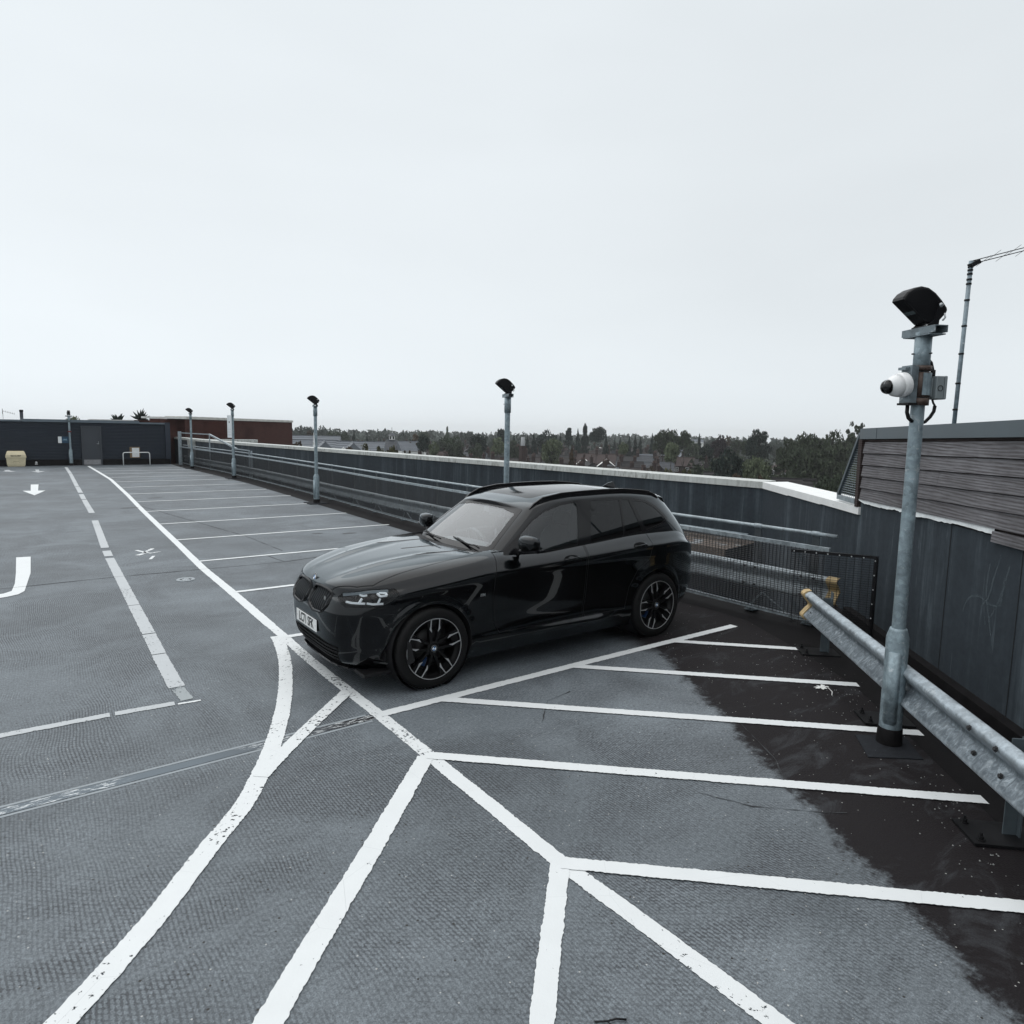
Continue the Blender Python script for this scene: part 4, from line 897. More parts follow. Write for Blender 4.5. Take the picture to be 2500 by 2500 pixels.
mb = MB(); mb.box(8.6, 12.5, 43.4, 43.9, -1, 1.25); mb.box(8.6, 12.5, 43.36, 43.94, 1.25, 1.42)
tag(mb.build('end_parapet', COPING), 'pale end parapet crossing behind the steel cage', 'wall')
# brick block beyond the parapet
BA, BB_ = Vector((9.35, 49.2)), Vector((21.15, 62.6)); bd_ = (BB_-BA).normalized(); ang = atan2(bd_.y, bd_.x); BL = (BB_-BA).length
bk = thing('brick_building', 'windowless dark red brick building with pale flat roof edge beyond the parapet', 'building', (BA.x, BA.y, 0), ang)
BR1 = mat_brick('dark_red_brick', (.070, .020, .016), (.062, .040, .034))
mb = MB(); mb.box(.35, BL, 0, 1.2, -13, 2.62); mb.build('brick_wall', BR1, bk)
mb = MB(); mb.box(.25, BL+.06, -.08, 1.3, 2.62, 2.80); mb.build('roof_edge', simple('pale_roof_edge', (.50, .50, .47), .7, var=.2, scale=3), bk)
mb = MB(); mb.box(-1.6, .34, .5, 1.2, -13, 2.60); mb.build('brick_wing', BR1, bk); mb = MB(); mb.box(-.9, .42, -.1, 2.2, 2.62, 2.74); mb.build('canopy', simple('canopy_white', (.66, .67, .65), .6), bk)
bw = thing('brick_range', 'low dark brick range showing just above the right end of the ribbed building', 'building', (2, 51.2, 0)); mb = MB(); mb.box(6.9, 12.5, 51.2, 56, -13, 2.50); child(mb.build('brick_wall', mat_brick('range_brick', (.070, .020, .016), (.062, .040, .034)), None), bw)
mb = MB(); mb.box(3.9, 6.1, 45.5, 47, 2.0, 2.47); tag(mb.build('roof_kerb', simple('grey_white_roof_kerb', (.5, .5, .48), .7)), 'pale roof edge showing above the ribbed building', 'roof edge')

# ------------------------------------------------------------------ town below
GZ = -13.0
t_ = NT('town_ground'); v_ = t_.coord(); c_ = t_.mixc(t_.rng_(t_.noise(v_, .02, 5, .6), .35, .65), rgba((.030, .034, .026)), rgba((.055, .050, .045))); TOWNG = t_.bsdf(c_, .95)
mb = MB(); mb.add([(-950, -950, GZ), (950, -950, GZ), (950, 950, GZ), (-950, 950, GZ)], [(0, 1, 2, 3)]); tag(mb.build('town_ground', TOWNG), kind='structure')
mb = MB(); mb.box(-14, .6, -9, 43.25, GZ-.1, -.36); mb.box(.6, 7, 5, 43.25, GZ-.1, -.36); mb.box(7, 12.9, 8, 43.6, GZ-.1, -1.61); tag(mb.build('car_park_block', CONC_D), 'concrete body of the car park below the open deck', 'building')
def leaf_mat(name, c):
    t = NT(name); v = t.coord(); oi = t.n('ShaderNodeObjectInfo'); n1 = t.noise(v, 3.2, 3, .6); n2 = t.noise(v, 14.0, 3, .7)
    k = t.math('MULTIPLY', t.rng_(n1, .35, .65, .5, 1.7), t.rng_(n2, .3, .7, .6, 1.45)); k = t.math('MULTIPLY', k, t.rng_(oi.outputs['Random'], 0, 1, .85, 1.18))
    cc = t.n('ShaderNodeVectorMath', {0: c, 'Scale': k}, operation='SCALE').outputs[0]
    t.bsdf(cc, .8, 0, spec=.15); return t.m
LEAF = {'dark': leaf_mat('leaf_dark', (.020, .030, .026)), 'mid': leaf_mat('leaf_mid', (.040, .052, .034)), 'light': leaf_mat('leaf_light', (.095, .115, .070)), 'green': leaf_mat('leaf_green', (.034, .044, .027)),
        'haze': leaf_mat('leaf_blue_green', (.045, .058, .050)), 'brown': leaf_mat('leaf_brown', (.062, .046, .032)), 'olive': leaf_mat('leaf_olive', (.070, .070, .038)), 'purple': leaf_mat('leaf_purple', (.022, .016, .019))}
BARK = simple('bark', (.030, .024, .020), .9, var=.3)
def leaves(pts, size, r):
    n = len(pts); P = np.array(pts); s = size*r.uniform(.6, 1.4, (n, 1)); a = r.normal(size=(n, 3)); a /= np.linalg.norm(a, axis=1)[:, None]; b = np.cross(a, r.normal(size=(n, 3))); b /= np.linalg.norm(b, axis=1)[:, None]
    V = np.empty((n*3, 3)); V[0::3] = P+a*s; V[1::3] = P-a*s*.5+b*s*.8; V[2::3] = P-a*s*.5-b*s*.8
    return V, np.arange(n*3).reshape(n, 3)
def crown_pts(kind, seed):
    "unit crown: radius 1 (x,y), z from 0 to 1; returns points"
    r = np.random.default_rng(seed); pts = []
    if kind in ('round', 'sparse'):
        nb = 26 if kind == 'round' else 30; cl = []
        for i in range(nb):
            th = r.uniform(0, 2*pi); zz = r.uniform(.12, .95); rad = sqrt(max(0, 1-((zz-.48)/.54)**2))*r.uniform(.45, .98)
            cl.append((rad*cos(th)*.8, rad*sin(th)*.8, zz*.9+.03, r.uniform(.16, .34) if kind == 'round' else r.uniform(.08, .17)))
        if kind == 'round': cl.append((0, 0, .5, .5))
        m = 3000 if kind == 'round' else 1500
        for i in range(m):
            c = cl[r.integers(len(cl))]; d = r.normal(size=3); d /= np.linalg.norm(d); q = c[3]*r.uniform(.55, 1.08)
            pts.append((c[0]+d[0]*q*1.25, c[1]+d[1]*q*1.25, c[2]+d[2]*q*.62))
    elif kind == 'conifer':
        for i in range(2600):
            t = r.uniform(0, 1)**.8; z = 1-t; lay = .78+.22*sin(z*34+r.uniform(-.4, .4)); rad = (t**.85)*lay*sqrt(r.uniform(.15, 1)); a = r.uniform(0, 2*pi)
            rad *= .8+.2*sin(a*3+seed); pts.append((rad*cos(a), rad*sin(a), z*.97+r.normal()*.012))
    elif kind == 'poplar':
        for i in range(2200):
            z = r.uniform(0, 1); rad = (sin(pi*min(1, z*.9+.08))**.6)*(.7+.3*sin(z*21+seed))*sqrt(r.uniform(.2, 1)); a = r.uniform(0, 2*pi); pts.append((rad*cos(a), rad*sin(a), z))
    elif kind == 'cedar':
        for l in range(7):
            z0 = .12+.13*l; w = (1-.10*l)*r.uniform(.7, 1.05); ox, oy = r.uniform(-.15, .15, 2)
            for i in range(360):
                a = r.uniform(0, 2*pi); q = w*sqrt(r.uniform(0, 1)); pts.append((ox+q*cos(a), oy+q*sin(a), z0+r.normal()*.028+.04*(1-q)))
    return pts
TREEM = {}
def tree_mesh(kind, var, col, sz):
    k = (kind, var, col)
    if k in TREEM: return TREEM[k]
    pts = crown_pts(kind, 100+var*7+len(kind)); V, F = leaves(pts, .060 if kind != 'poplar' else .09, np.random.default_rng(var+5))
    me = bpy.data.meshes.new('crown'); me.from_pydata(V.tolist(), [], F.tolist()); me.materials.append(LEAF[col]); TREEM[k] = me; return me
TRK = {}
def trunk_mesh(kind, var):
    if (kind, var) in TRK: return TRK[(kind, var)]
    r_ = random.Random(var*3+1); mb = MB(); mb.tube([(0, 0, 0), (.02, .01, .4), (0, .03, .8), (.02, 0, 1.0)], [.05, .036, .02, .008], 6)
    for i in range(9 if kind != 'sparse' else 16):
        z = r_.uniform(.32, .85); a = r_.uniform(0, 6.28); l_ = r_.uniform(.25, .55)*(1.1-z); mb.tube([(0, 0, z), (cos(a)*l_*.6, sin(a)*l_*.6, z+.06), (cos(a)*l_, sin(a)*l_, z+.14)], [.014, .009, .003], 4)
    TRK[(kind, var)] = mb.mesh('trunk', BARK); return TRK[(kind, var)]
KL = {'round': 'rounded broadleaf', 'conifer': 'pointed conifer', 'poplar': 'tall narrow', 'cedar': 'layered cedar', 'sparse': 'sparse airy'}
CLN = {'dark': 'dark', 'mid': 'mid green', 'light': 'pale green', 'green': 'deep green', 'haze': 'hazy blue green', 'brown': 'reddish brown', 'olive': 'olive', 'purple': 'dark purple'}
def tree(x, y, ztop, w, kind, col, label, group, i):
    base = GZ; H = ztop-base; w = w*1.25; var = i % 3
    hc = {'round': min(H*.8, w*1.1), 'sparse': min(H*.8, w*1.2), 'conifer': min(H*.9, w*2.4), 'poplar': min(H*.9, w*5), 'cedar': min(H*.8, w*1.5)}[kind]
    nm = {'round': 'broadleaf_tree', 'sparse': 'airy_tree', 'conifer': 'conifer_tree', 'poplar': 'poplar_tree', 'cedar': 'cedar_tree'}[kind]
    t = thing(nm, label, 'tree', (x, y, base), random.uniform(0, 6), group)
    c = link(bpy.data.objects.new('crown', tree_mesh(kind, var, col, 0)), t); c.location = (0, 0, H-hc); c.scale = (w/2, w/2, hc)
    k = link(bpy.data.objects.new('trunk', trunk_mesh(kind, var)), t); k.scale = (w*.6, w*.6, H*.93)
    return t
TREES = [(128.0, 379.0, 0.79, 7.7, 'round', 'haze'), (128.6, 357.6, 1.86, 10.9, 'round', 'haze'), (136.8, 354.5, 2.25, 7.4, 'round', 'haze'), (88.8, 244.4, 0.83, 2.4, 'round', 'brown'), (112.5, 278.1, 0.12, 6.9, 'round', 'mid'), (108.0, 258.3, 0.48, 3.9, 'round', 'mid'), (99.5, 229.4, 1.31, 3.8, 'conifer', 'dark'), (99.5, 218.4, 0.18, 2.5, 'conifer', 'dark'), (184.7, 388.3, -0.13, 10.6, 'round', 'haze'), (185.4, 376.9, -0.95, 7.9, 'round', 'haze'), (184.2, 355.1, -0.64, 7.1, 'round', 'haze'), (90.5, 167.0, 1.18, 5.2, 'sparse', 'brown'), (84.9, 153.0, 0.79, 3.1, 'round', 'dark'), (165.5, 297.0, 0.58, 5.2, 'round', 'mid'), (84.8, 147.3, -0.83, 2.4, 'round', 'light'), (170.0, 282.8, 2.77, 2.2, 'poplar', 'mid'), (117.7, 197.6, -0.51, 5.5, 'round', 'mid'), (104.8, 170.4, 0.02, 5.2, 'round', 'mid'), (205.2, 319.9, 1.03, 10.4, 'round', 'haze'), (116.1, 175.0, 0.91, 5.3, 'round', 'dark'), (226.1, 330.0, -0.94, 6.2, 'round', 'haze'), (109.5, 155.2, 0.24, 3.6, 'round', 'light'), (145.3, 203.4, 2.44, 6.0, 'cedar', 'dark'), (143.0, 192.8, 0.95, 3.4, 'conifer', 'dark'), (140.6, 182.0, 0.95, 2.7, 'conifer', 'dark'), (142.3, 180.7, 1.26, 4.7, 'conifer', 'dark'), (164.4, 201.4, 2.29, 7.1, 'round', 'dark'), (173.1, 207.2, 1.07, 3.5, 'round', 'dark'), (105.4, 126.9, 0.27, 4.5, 'round', 'light'), (168.6, 197.9, 1.47, 2.3, 'conifer', 'dark'), (171.0, 195.9, 3.53, 3.7, 'cedar', 'dark'), (160.2, 178.7, 2.92, 4.8, 'conifer', 'dark'), (175.5, 191.8, 4.4, 2.9, 'poplar', 'dark'), (171.5, 181.9, 3.51, 3.6, 'round', 'dark'), (173.0, 180.5, 3.99, 3.5, 'round', 'dark'), (167.3, 172.0, 1.56, 4.0, 'conifer', 'dark'), (79.4, 90.0, -0.03, 1.3, 'conifer', 'brown'), (183.6, 184.1, 0.19, 1.5, 'conifer', 'dark'), (185.0, 182.7, 0.53, 2.4, 'conifer', 'dark'), (187.4, 180.3, 1.06, 3.7, 'conifer', 'dark'), (188.8, 178.7, 1.25, 3.7, 'conifer', 'dark'), (190.2, 177.3, 0.83, 3.0, 'conifer', 'dark'), (185.6, 167.4, 1.99, 3.5, 'conifer', 'dark'), (150.5, 131.7, 3.03, 5.1, 'round', 'green'), (152.4, 129.5, 2.97, 5.1, 'round', 'green'), (154.3, 127.2, 3.14, 3.2, 'round', 'green'), (114.1, 97.4, 0.2, 3.0, 'round', 'light'), (121.6, 118.8, -0.14, 2.2, 'round', 'light'), (203.9, 161.3, 2.3, 3.0, 'conifer', 'dark'), (302.3, 230.3, -0.37, 6.5, 'round', 'haze'), (168.4, 125.5, 1.82, 4.6, 'round', 'purple'), (193.8, 141.6, 2.21, 2.7, 'sparse', 'brown'), (211.6, 151.1, 0.21, 3.5, 'round', 'mid'), (85.0, 61.7, -0.06, 4.5, 'round', 'dark'), (157.8, 105.8, 3.54, 5.5, 'round', 'dark'), (172.6, 119.7, 0.55, 3.1, 'round', 'mid'), (278.4, 177.1, 0.23, 6.2, 'round', 'haze'), (128.0, 78.3, 1.49, 4.6, 'round', 'green'), (138.4, 80.2, 2.57, 5.2, 'round', 'green'), (144.9, 78.9, 3.02, 7.7, 'round', 'green'), (117.8, 65.9, 0.45, 8.1, 'round', 'green'), (116.0, 69.0, -0.02, 4.5, 'round', 'mid'), (160.3, 81.9, 6.12, 4.2, 'sparse', 'green'), (151.3, 77.5, 2.67, 4.5, 'round', 'green'), (83.1, 55.6, -0.96, 3.5, 'round', 'light'), (23.5, 71.2, 0.69, 1.7, 'sparse', 'brown'), (24.5, 70.9, 0.87, 1.5, 'sparse', 'brown'), (33.6, 78.1, 0.09, 3.0, 'sparse', 'brown'), (35.6, 77.2, 0.61, 3.5, 'sparse', 'olive'), (37.6, 76.2, 0.35, 3.0, 'sparse', 'olive'), (41.9, 79.6, -0.47, 1.6, 'sparse', 'brown'), (70.6, 63.6, -2.04, 2.0, 'sparse', 'brown'), (68.3, 58.6, -2.01, 2.1, 'sparse', 'olive'), (66.0, 53.6, -1.85, 2.5, 'sparse', 'olive'), (61.2, 43.3, -1.58, 2.5, 'sparse', 'brown'), (62.4, 41.7, -1.67, 1.7, 'sparse', 'brown'), (74.7, 40.5, -2.2, 3.7, 'round', 'mid'), (53.5, 27.2, 0.03, 1.4, 'round', 'light'), (48.4, 26.1, -1.11, 2.1, 'sparse', 'green'), (48.9, 25.1, -0.82, 1.2, 'round', 'mid'), (104.9, 158.4, -1.66, 4.1, 'round', 'mid'), (124.6, 169.0, -0.89, 5.0, 'round', 'mid'), (179.0, 144.4, -0.25, 5.3, 'round', 'mid'), (150.2, 116.3, -0.48, 3.3, 'round', 'dark'), (8.2, 119.7, 2.96, 3.4, 'round', 'light')]
LM = {}
TL_ = {}
for i, (x, y, z, w, kind, col) in enumerate(TREES):
    d_ = hypot(x, y); far = 'far horizon' if d_ > 300 else ('middle distance' if d_ > 150 else 'near rooftops')
    ty_ = tree(x, y, z, w, kind, col, 'x', 'trees of the town beyond the parapet', i)
    TL_.setdefault((kind, col, far), []).append((-atan2(y, x), ty_))
ORD = ['leftmost', 'second', 'third', 'fourth', 'fifth', 'sixth', 'seventh', 'eighth', 'ninth', 'tenth', 'eleventh', 'twelfth', 'thirteenth', 'fourteenth', 'fifteenth', 'sixteenth']
for (kind, col, far), l_ in TL_.items():
    l_.sort(key=lambda q: q[0]); fw_ = {'far horizon': 'on the far horizon', 'middle distance': 'beyond the terraced roofs', 'near rooftops': 'close above the coping or near roofs'}[far]
    for i, (a_, ty_) in enumerate(l_):
        ty_['label'] = '%s %s tree %s%s' % (CLN[col], KL[kind], fw_, '' if len(l_) == 1 else (', leftmost of its kind' if i == 0 else ', %s from left' % ORD[i]))
def pol(az, D): a = radians(az); return D*cos(a), D*sin(a)
# far wood hugging the horizon and garden greenery between the roofs
def wood(name, n, amin, amax, dmin, dmax, zlo, zhi, size, col, seed, k=70):
    r = np.random.default_rng(seed); pts = []
    for i in range(n):
        x, y = pol(r.uniform(amin, amax), r.uniform(dmin, dmax)); zt = r.uniform(zlo, zhi); w = size*r.uniform(.6, 1.3)
        d = r.normal(size=(k, 3)); d /= np.linalg.norm(d, axis=1)[:, None]; q = r.uniform(.6, 1.05, (k, 1))
        pts += (np.array([x, y, zt-w])+d*q*np.array([w, w, w])).tolist()
    V, F = leaves(pts, size*.24, r); me = bpy.data.meshes.new(name); me.from_pydata(V.tolist(), [], F.tolist()); me.materials.append(LEAF[col])
    return tag(link(bpy.data.objects.new(name, me)), kind='stuff')
wood('far_wood', 900, 20, 95, 480, 900, -7, .6, 9, 'haze', 1)
wood('distant_trees', 420, 20, 90, 300, 480, -8, -2.0, 5, 'haze', 2)
wood('garden_trees', 90, 24, 86, 220, 320, -10, -7.0, 2.2, 'mid', 3)
wood('garden_shrubs', 160, 22, 82, 95, 200, -11.5, -9.0, 1.6, 'green', 4)
wood('park_trees', 170, 22, 38, 120, 260, -9, -3.0, 4.0, 'green', 6)
wood('left_trees', 60, 64, 80, 200, 330, -8, -2.0, 3.5, 'mid', 7)

# ---- houses
RT = {'slate': simple('slate_roof', (.036, .042, .052), .6, var=.3, scale=1.5), 'brown': simple('brown_tile_roof', (.030, .0235, .023), .8, var=.3, scale=1.2), 'dark': simple('dark_roof', (.017, .0155, .017), .8, var=.3, scale=1.2), 'grey': simple('grey_slate_roof', (.115, .13, .15), .6, var=.15, scale=.6), 'red': simple('red_brown_tile_roof', (.040, .025, .0235), .8, var=.25, scale=1.0)}
TB_ = mat_brick('terrace_brick', (.048, .026, .022), (.05, .038, .034)); WW = simple('white_render_wall', (.72, .73, .71), .7, var=.06); CHM = simple('chimney_brick', (.034, .020, .018), .85, var=.3, scale=3)
POT = simple('chimney_pot', (.075, .045, .038), .8, var=.3); WFR = simple('white_window_frame', (.70, .71, .71), .5, var=.03); PANE = NT('dark_pane').bsdf(rgba((.02, .024, .028)), .1, spec=.7)
RM = {}
def roof_mesh(w, d, h, hip, key, mat):
    k = (round(w, 1), round(d, 1), round(h, 1), hip, key)
    if k in RM: return RM[k]
    mb = MB(); o = .25
    x0, x1, y0, y1 = -w/2-(o if hip else .02), w/2+(o if hip else .02), -d/2-o, d/2+o; rx0, rx1 = (x0+d*.5, x1-d*.5) if hip else (x0, x1)
    e = -.12; mb.add([(x0, y0, e), (x1, y0, e), (x1, y1, e), (x0, y1, e), (rx0, 0, h), (rx1, 0, h)], [(0, 1, 5, 4), (2, 3, 4, 5), (1, 2, 5), (3, 0, 4), (3, 2, 1, 0)])
    n = 7
    for s in (-1, 1):                                                     # tile courses standing proud
        for j in range(1, n):
            t = j/n; yy = s*lerp(d/2+o, 0, t); zz = lerp(e, h, t); xa = lerp(x0, rx0, t); xb = lerp(x1, rx1, t); mb.bar((xa+.01, yy, zz+.01), (xb-.01, yy, zz+.01), .10, .05)
    mb.bar((rx0, 0, h+.02), (rx1, 0, h+.02), .22, .14)
    RM[k] = mb.mesh('roof', mat); return RM[k]
PM = {}
def cached(key, fn):
    if key not in PM: PM[key] = fn()
    return PM[key]
def wall_m(w, d, h, gable, rh, key, mat):
    def f():
        mb = MB(); mb.box(-w/2, w/2, -d/2, d/2, 0, h)
        if gable: mb.prism([(-d/2, h+.001), (d/2, h+.001), (0, h+rh*.93)], -w/2+.005, w/2-.005, lambda p, t: (t, p[0], p[1]))
        return mb.mesh('wall', mat)
    return cached(('w', round(w, 1), round(d, 1), round(h, 1), gable, key), f)
def chim_m(h):
    def f():
        mb = MB(); mb.box(-.45, .45, -.32, .32, 0, h); mb.box(-.5, .5, -.37, .37, h, h+.18); return mb.mesh('chimney', CHM)
    return cached(('c', round(h, 1)), f)
def pots_m():
    def f():
        mb = MB()
        for i in range(4): mb.lathe([(.11, 0), (.09, .4), (.1, .45), (0, .45)], 6, Matrix.Translation((-.33+.22*i, 0, 0)))
        return mb.mesh('chimney_pot', POT)
    return cached('pots', f)
def win_m(w, h):
    def f():
        mb = MB(); mb.box(-w/2, w/2, -.06, 0, 0, .09); mb.box(-w/2, w/2, -.06, 0, h-.09, h); mb.box(-w/2, -w/2+.09, -.06, 0, .09, h-.09); mb.box(w/2-.09, w/2, -.06, 0, .09, h-.09); mb.box(-.03, .03, -.055, 0, .09, h-.09); mb.box(-w/2+.09, w/2-.09, -.054, 0, h*.5-.03, h*.5+.03); return mb.mesh('window', WFR)
    return cached(('wi', w, h), f)
def pane_m(w, h):
    def f():
        mb = MB(); mb.box(-w/2+.05, w/2-.05, -.03, -.002, .05, h-.05); return mb.mesh('pane', PANE)
    return cached(('pa', w, h), f)
HG = 'terraced houses of the town beyond the parapet'
def house(x, y, az, w, d, eave, rh, rkind, wmat='brick', hip=False, chim=(-1,), wins=True, label='', group=HG, base=GZ, cat='house', name='terraced_house', winx=None, wz=None):
    t = thing(name, label, cat, (x, y, base), az, group); wm_ = TB_ if wmat == 'brick' else WW
    ob = lambda n_, me, p=t: link(bpy.data.objects.new(n_, me), p)
    ob('wall', wall_m(w, d, eave, not hip, rh, wmat, wm_))
    r = ob('roof', roof_mesh(w, d, rh, hip, rkind, RT[rkind])); r.location = (0, 0, eave)
    for c in chim:
        k = ob('chimney', chim_m(1.6)); k.location = (c*w/2, 0, eave+rh-.55); p = ob('chimney_pot', pots_m(), k); p.location = (0, 0, 1.78)
    if wins:
        for wx in (winx or (-w/4, w/4)):
            for z_ in (wz or (eave-1.7,)):
                q = ob('window', win_m(1.0, 1.25)); q.location = (wx, -d/2, z_); ob('pane', pane_m(1.0, 1.25), q)
    return t
r_ = random.Random(21); ROWD = [118, 131, 145, 160, 176, 194, 214, 236, 262, 292, 328]
LBR = {'slate': 'blue slate roof', 'brown': 'brown tiled roof', 'dark': 'dark roof', 'red': 'red brown tiled roof', 'grey': 'pale grey roof'}
cnt = 0; HL_ = {}
ORD = ['leftmost', 'second', 'third', 'fourth', 'fifth', 'sixth', 'seventh', 'eighth', 'ninth', 'tenth', 'eleventh', 'twelfth', 'thirteenth', 'fourteenth', 'fifteenth', 'sixteenth', 'seventeenth', 'eighteenth', 'nineteenth', 'twentieth']
for ri, D in enumerate(ROWD):
    a0, a1 = (41.5, 55 if D < 128 else 63) if D < 190 else (36, 66)
    if D > 250: a1 = 78
    azc = radians(r_.uniform(-14, 14)); per = D
    a = a0+r_.uniform(0, 1.5)
    while a < a1:
        wu = r_.choice((5.2, 5.6, 6.2)); gable = r_.random() < .38; D2 = D+6*sin(radians(a)*9+ri)+r_.uniform(-1.2, 1.2)
        x, y = pol(a, D2); face = radians(a)-pi/2
        rk = r_.choices(('dark', 'brown', 'slate', 'red', 'grey'), (5, 4, 2.2, 1.0, .7))[0]; wmk = 'white' if r_.random() < (.55 if gable else .14) else 'brick'
        ev = r_.uniform(4.6, 5.4)+(D-118)*.004; rh = r_.uniform(2.2, 2.7)
        where = ('nearest row' if D < 125 else 'second row' if D < 140 else 'third row' if D < 155 else 'fourth row' if D < 170 else 'fifth row' if D < 190 else 'sixth row' if D < 210 else 'seventh row' if D < 230 else 'eighth row' if D < 250 else 'ninth row' if D < 280 else 'tenth row' if D < 310 else 'hindmost row')
        if r_.random() < .93:
            if gable: h_ = house(x, y, face+pi/2+azc, 7.4, wu-.3, ev, rh, rk, wmk, chim=(r_.choice((-.7, .7)),), wins=False, label='x'); key = '%s gable end with %s' % ('white' if wmk == 'white' else 'brick', LBR[rk])
            else: h_ = house(x, y, face+azc, wu-.04, 7.6, ev, rh, rk, wmk, chim=(r_.choice((-1, 1)),), wins=D < 240, label='x'); key = '%s house with %s' % ('white' if wmk == 'white' else 'brick', LBR[rk])
            HL_.setdefault((key, where), []).append((-a, h_)); cnt += 1
        a += math.degrees((wu if not gable else wu*1.02)/D)
        if r_.random() < .10: a += math.degrees(4.5/D)
for (key, where), l_ in HL_.items():
    l_.sort(key=lambda q: q[0])
    for i, (a_, h_) in enumerate(l_):
        if len(l_) == 1: h_['label'] = '%s, alone of its look in the %s' % (key, where)
        else: h_['label'] = '%s, %s in the %s' % (key, 'leftmost' if i == 0 else ORD[i]+' from left' if i < 20 else 'twenty '+ORD[i-20].replace('leftmost', 'first')+' from left', where)
print('terraces', cnt)
# long brick block with white windows, hipped roof
LA, LB = Vector((167.0, 109.5)), Vector((183.0, 81.5)); c = (LA+LB)/2; ang = atan2((LB-LA).y, (LB-LA).x); Lb = (LB-LA).length
lb = house(c.x, c.y, ang, Lb, 9, 5.9, 2.35, 'red', hip=True, chim=(), wins=False, label='long two storey brick building with hipped brown roof and white windows', group=None, cat='building', name='long_brick_building')
n_ = 10
for i in range(n_):
    xx = -Lb/2+1.9+i*(Lb-4)/(n_-1); dorm = i in (0, 3, 6, 9)
    w_, h_ = (1.55, 1.35) if dorm else (.95, 1.2)
    q = link(bpy.data.objects.new('window', win_m(w_, h_)), lb); q.location = (xx, -4.5, 4.25); link(bpy.data.objects.new('pane', pane_m(w_, h_)), q)
    q2 = link(bpy.data.objects.new('window', win_m(.95, 1.2)), lb); q2.location = (xx, -4.5, 1.4); link(bpy.data.objects.new('pane', pane_m(.95, 1.2)), q2)
    if dorm:
        mb = MB(); mb.bar((-1.05, -.35, 0), (0, -.35, .85), .5, .14); mb.bar((1.05, -.35, 0), (0, -.35, .85), .5, .14); g = mb.build('dormer_gable', WFR, lb); g.location = (xx, -4.5, 5.62)
        if i in (6, 9):
            mb = MB(); mb.prism([(-.9, -1.4), (.9, -1.4), (.9, 0), (0, .75), (-.9, 0)], -.03, -.02, lambda p, t: (p[0], t, p[1])); g = mb.build('dormer_panel', WW, lb); g.location = (xx, -4.5, 5.58)
# dark roofs just below the parapet
house(97.5, 69.8, radians(-54), 9.5, 7, 6.4, 2.5, 'dark', chim=(), wins=False, label='dark tiled roof just above the coping left of the long brick building', group='dark roofs close below the parapet', name='low_house')
house(85.0, 52.8, radians(-58), 8.2, 6.5, 7.0, 2.5, 'dark', chim=(), wins=False, label='dark tiled roof in front of the long brick building', group='dark roofs close below the parapet', name='low_house')
house(75.4, 40.0, radians(-62), 7.4, 6, 7.7, 2.5, 'dark', chim=(), wins=False, label='dark tiled roof seen just left of the louvre screen', group='dark roofs close below the parapet', name='low_house')
# grey slate modern blocks at left with brick gables
for (x, y, w, ez, zr, dd, lb_) in ((58.5, 159, 13, 0, .1, 9, 'long grey slate roofed block behind, just right of the brick building'), (49.5, 133, 9, 0, -.35, 8, 'grey slate roofed block in front, left of the sign post'), (57, 128, 9.5, 0, -.5, 8, 'grey slate roofed block in front, right of the triangular sign')):
    h_ = zr-GZ; house(x, y, atan2(y, x)-pi/2-.15, w, dd, h_-2.8, 2.8, 'grey', chim=(), wins=True, winx=(-w/3, 0, w/3), wz=(h_-4.6,), label=lb_, group='grey roofed blocks beyond the parapet', name='modern_block', cat='building')
for (x, y, zr, lb_) in ((46.9, 121.5, -.35, 'left brick gabled wing facing the car park beside the triangular sign'), (51.6, 119.6, -.5, 'right brick gabled wing facing the car park')):
    h_ = zr-GZ; house(x, y, atan2(y, x)+.05, 7, 4.6, h_-2.3, 2.3, 'grey', chim=(), wins=False, label=lb_, group='brick gables of the grey roofed blocks', name='gabled_wing', cat='building')
for (x, y) in ((49.4, 118.6),):
    mb = MB(); mb.prism([(-1.3, -2.2), (1.3, -2.2), (1.3, -.9), (0, .3), (-1.3, -.9)], -.5, .5, lambda p, t: (p[0], t, p[1])); o_ = mb.build('white_porch', WW, loc=(x, y, -1.6)); o_.rotation_euler = (0, 0, radians(-22)); tag(o_, 'small white gabled bay between the two brick gables', 'gable')
cu = house(85.2, 171, atan2(171, 85.2)-pi/2, 9, 8, 9.6, 2.8, 'slate', hip=True, chim=(), wins=False, label='slate roofed hall crowned by a small white cupola', group=None, name='hall_with_cupola', cat='building')
mb = MB(); mb.box(-.75, .75, -.75, .75, 0, 1.1); q = mb.build('cupola', WW, cu); q.location = (0, 0, 12.1); mb = MB(); mb.lathe([(1.1, 0), (.5, .5), (.0, .9)], 8); p = mb.build('cupola_roof', RT['slate'], q); p.location = (0, 0, 1.1); mb = MB(); mb.tube([(0, 0, .8), (0, 0, 2.3)], .05, 5); z_ = mb.build('finial', BLACK, q); z_.location = (0, 0, 1.1)
mb = MB()
for xx in (-.4, .4): mb.box(xx-.2, xx+.2, -.77, -.755, .15, .95)
mb.build('louvre', BLACK, q)
for (x, y, zz, w_, a_) in ((88.4, 166.5, -1.2, 6.5, .35),):
    house(x, y, atan2(y, x)-pi/2+a_, 7, 6, zz-GZ-2.4, 2.4, 'grey', 'white', hip=False, chim=(), label='white walled house with grey roof right of the cupola hall', group=None, name='white_house')
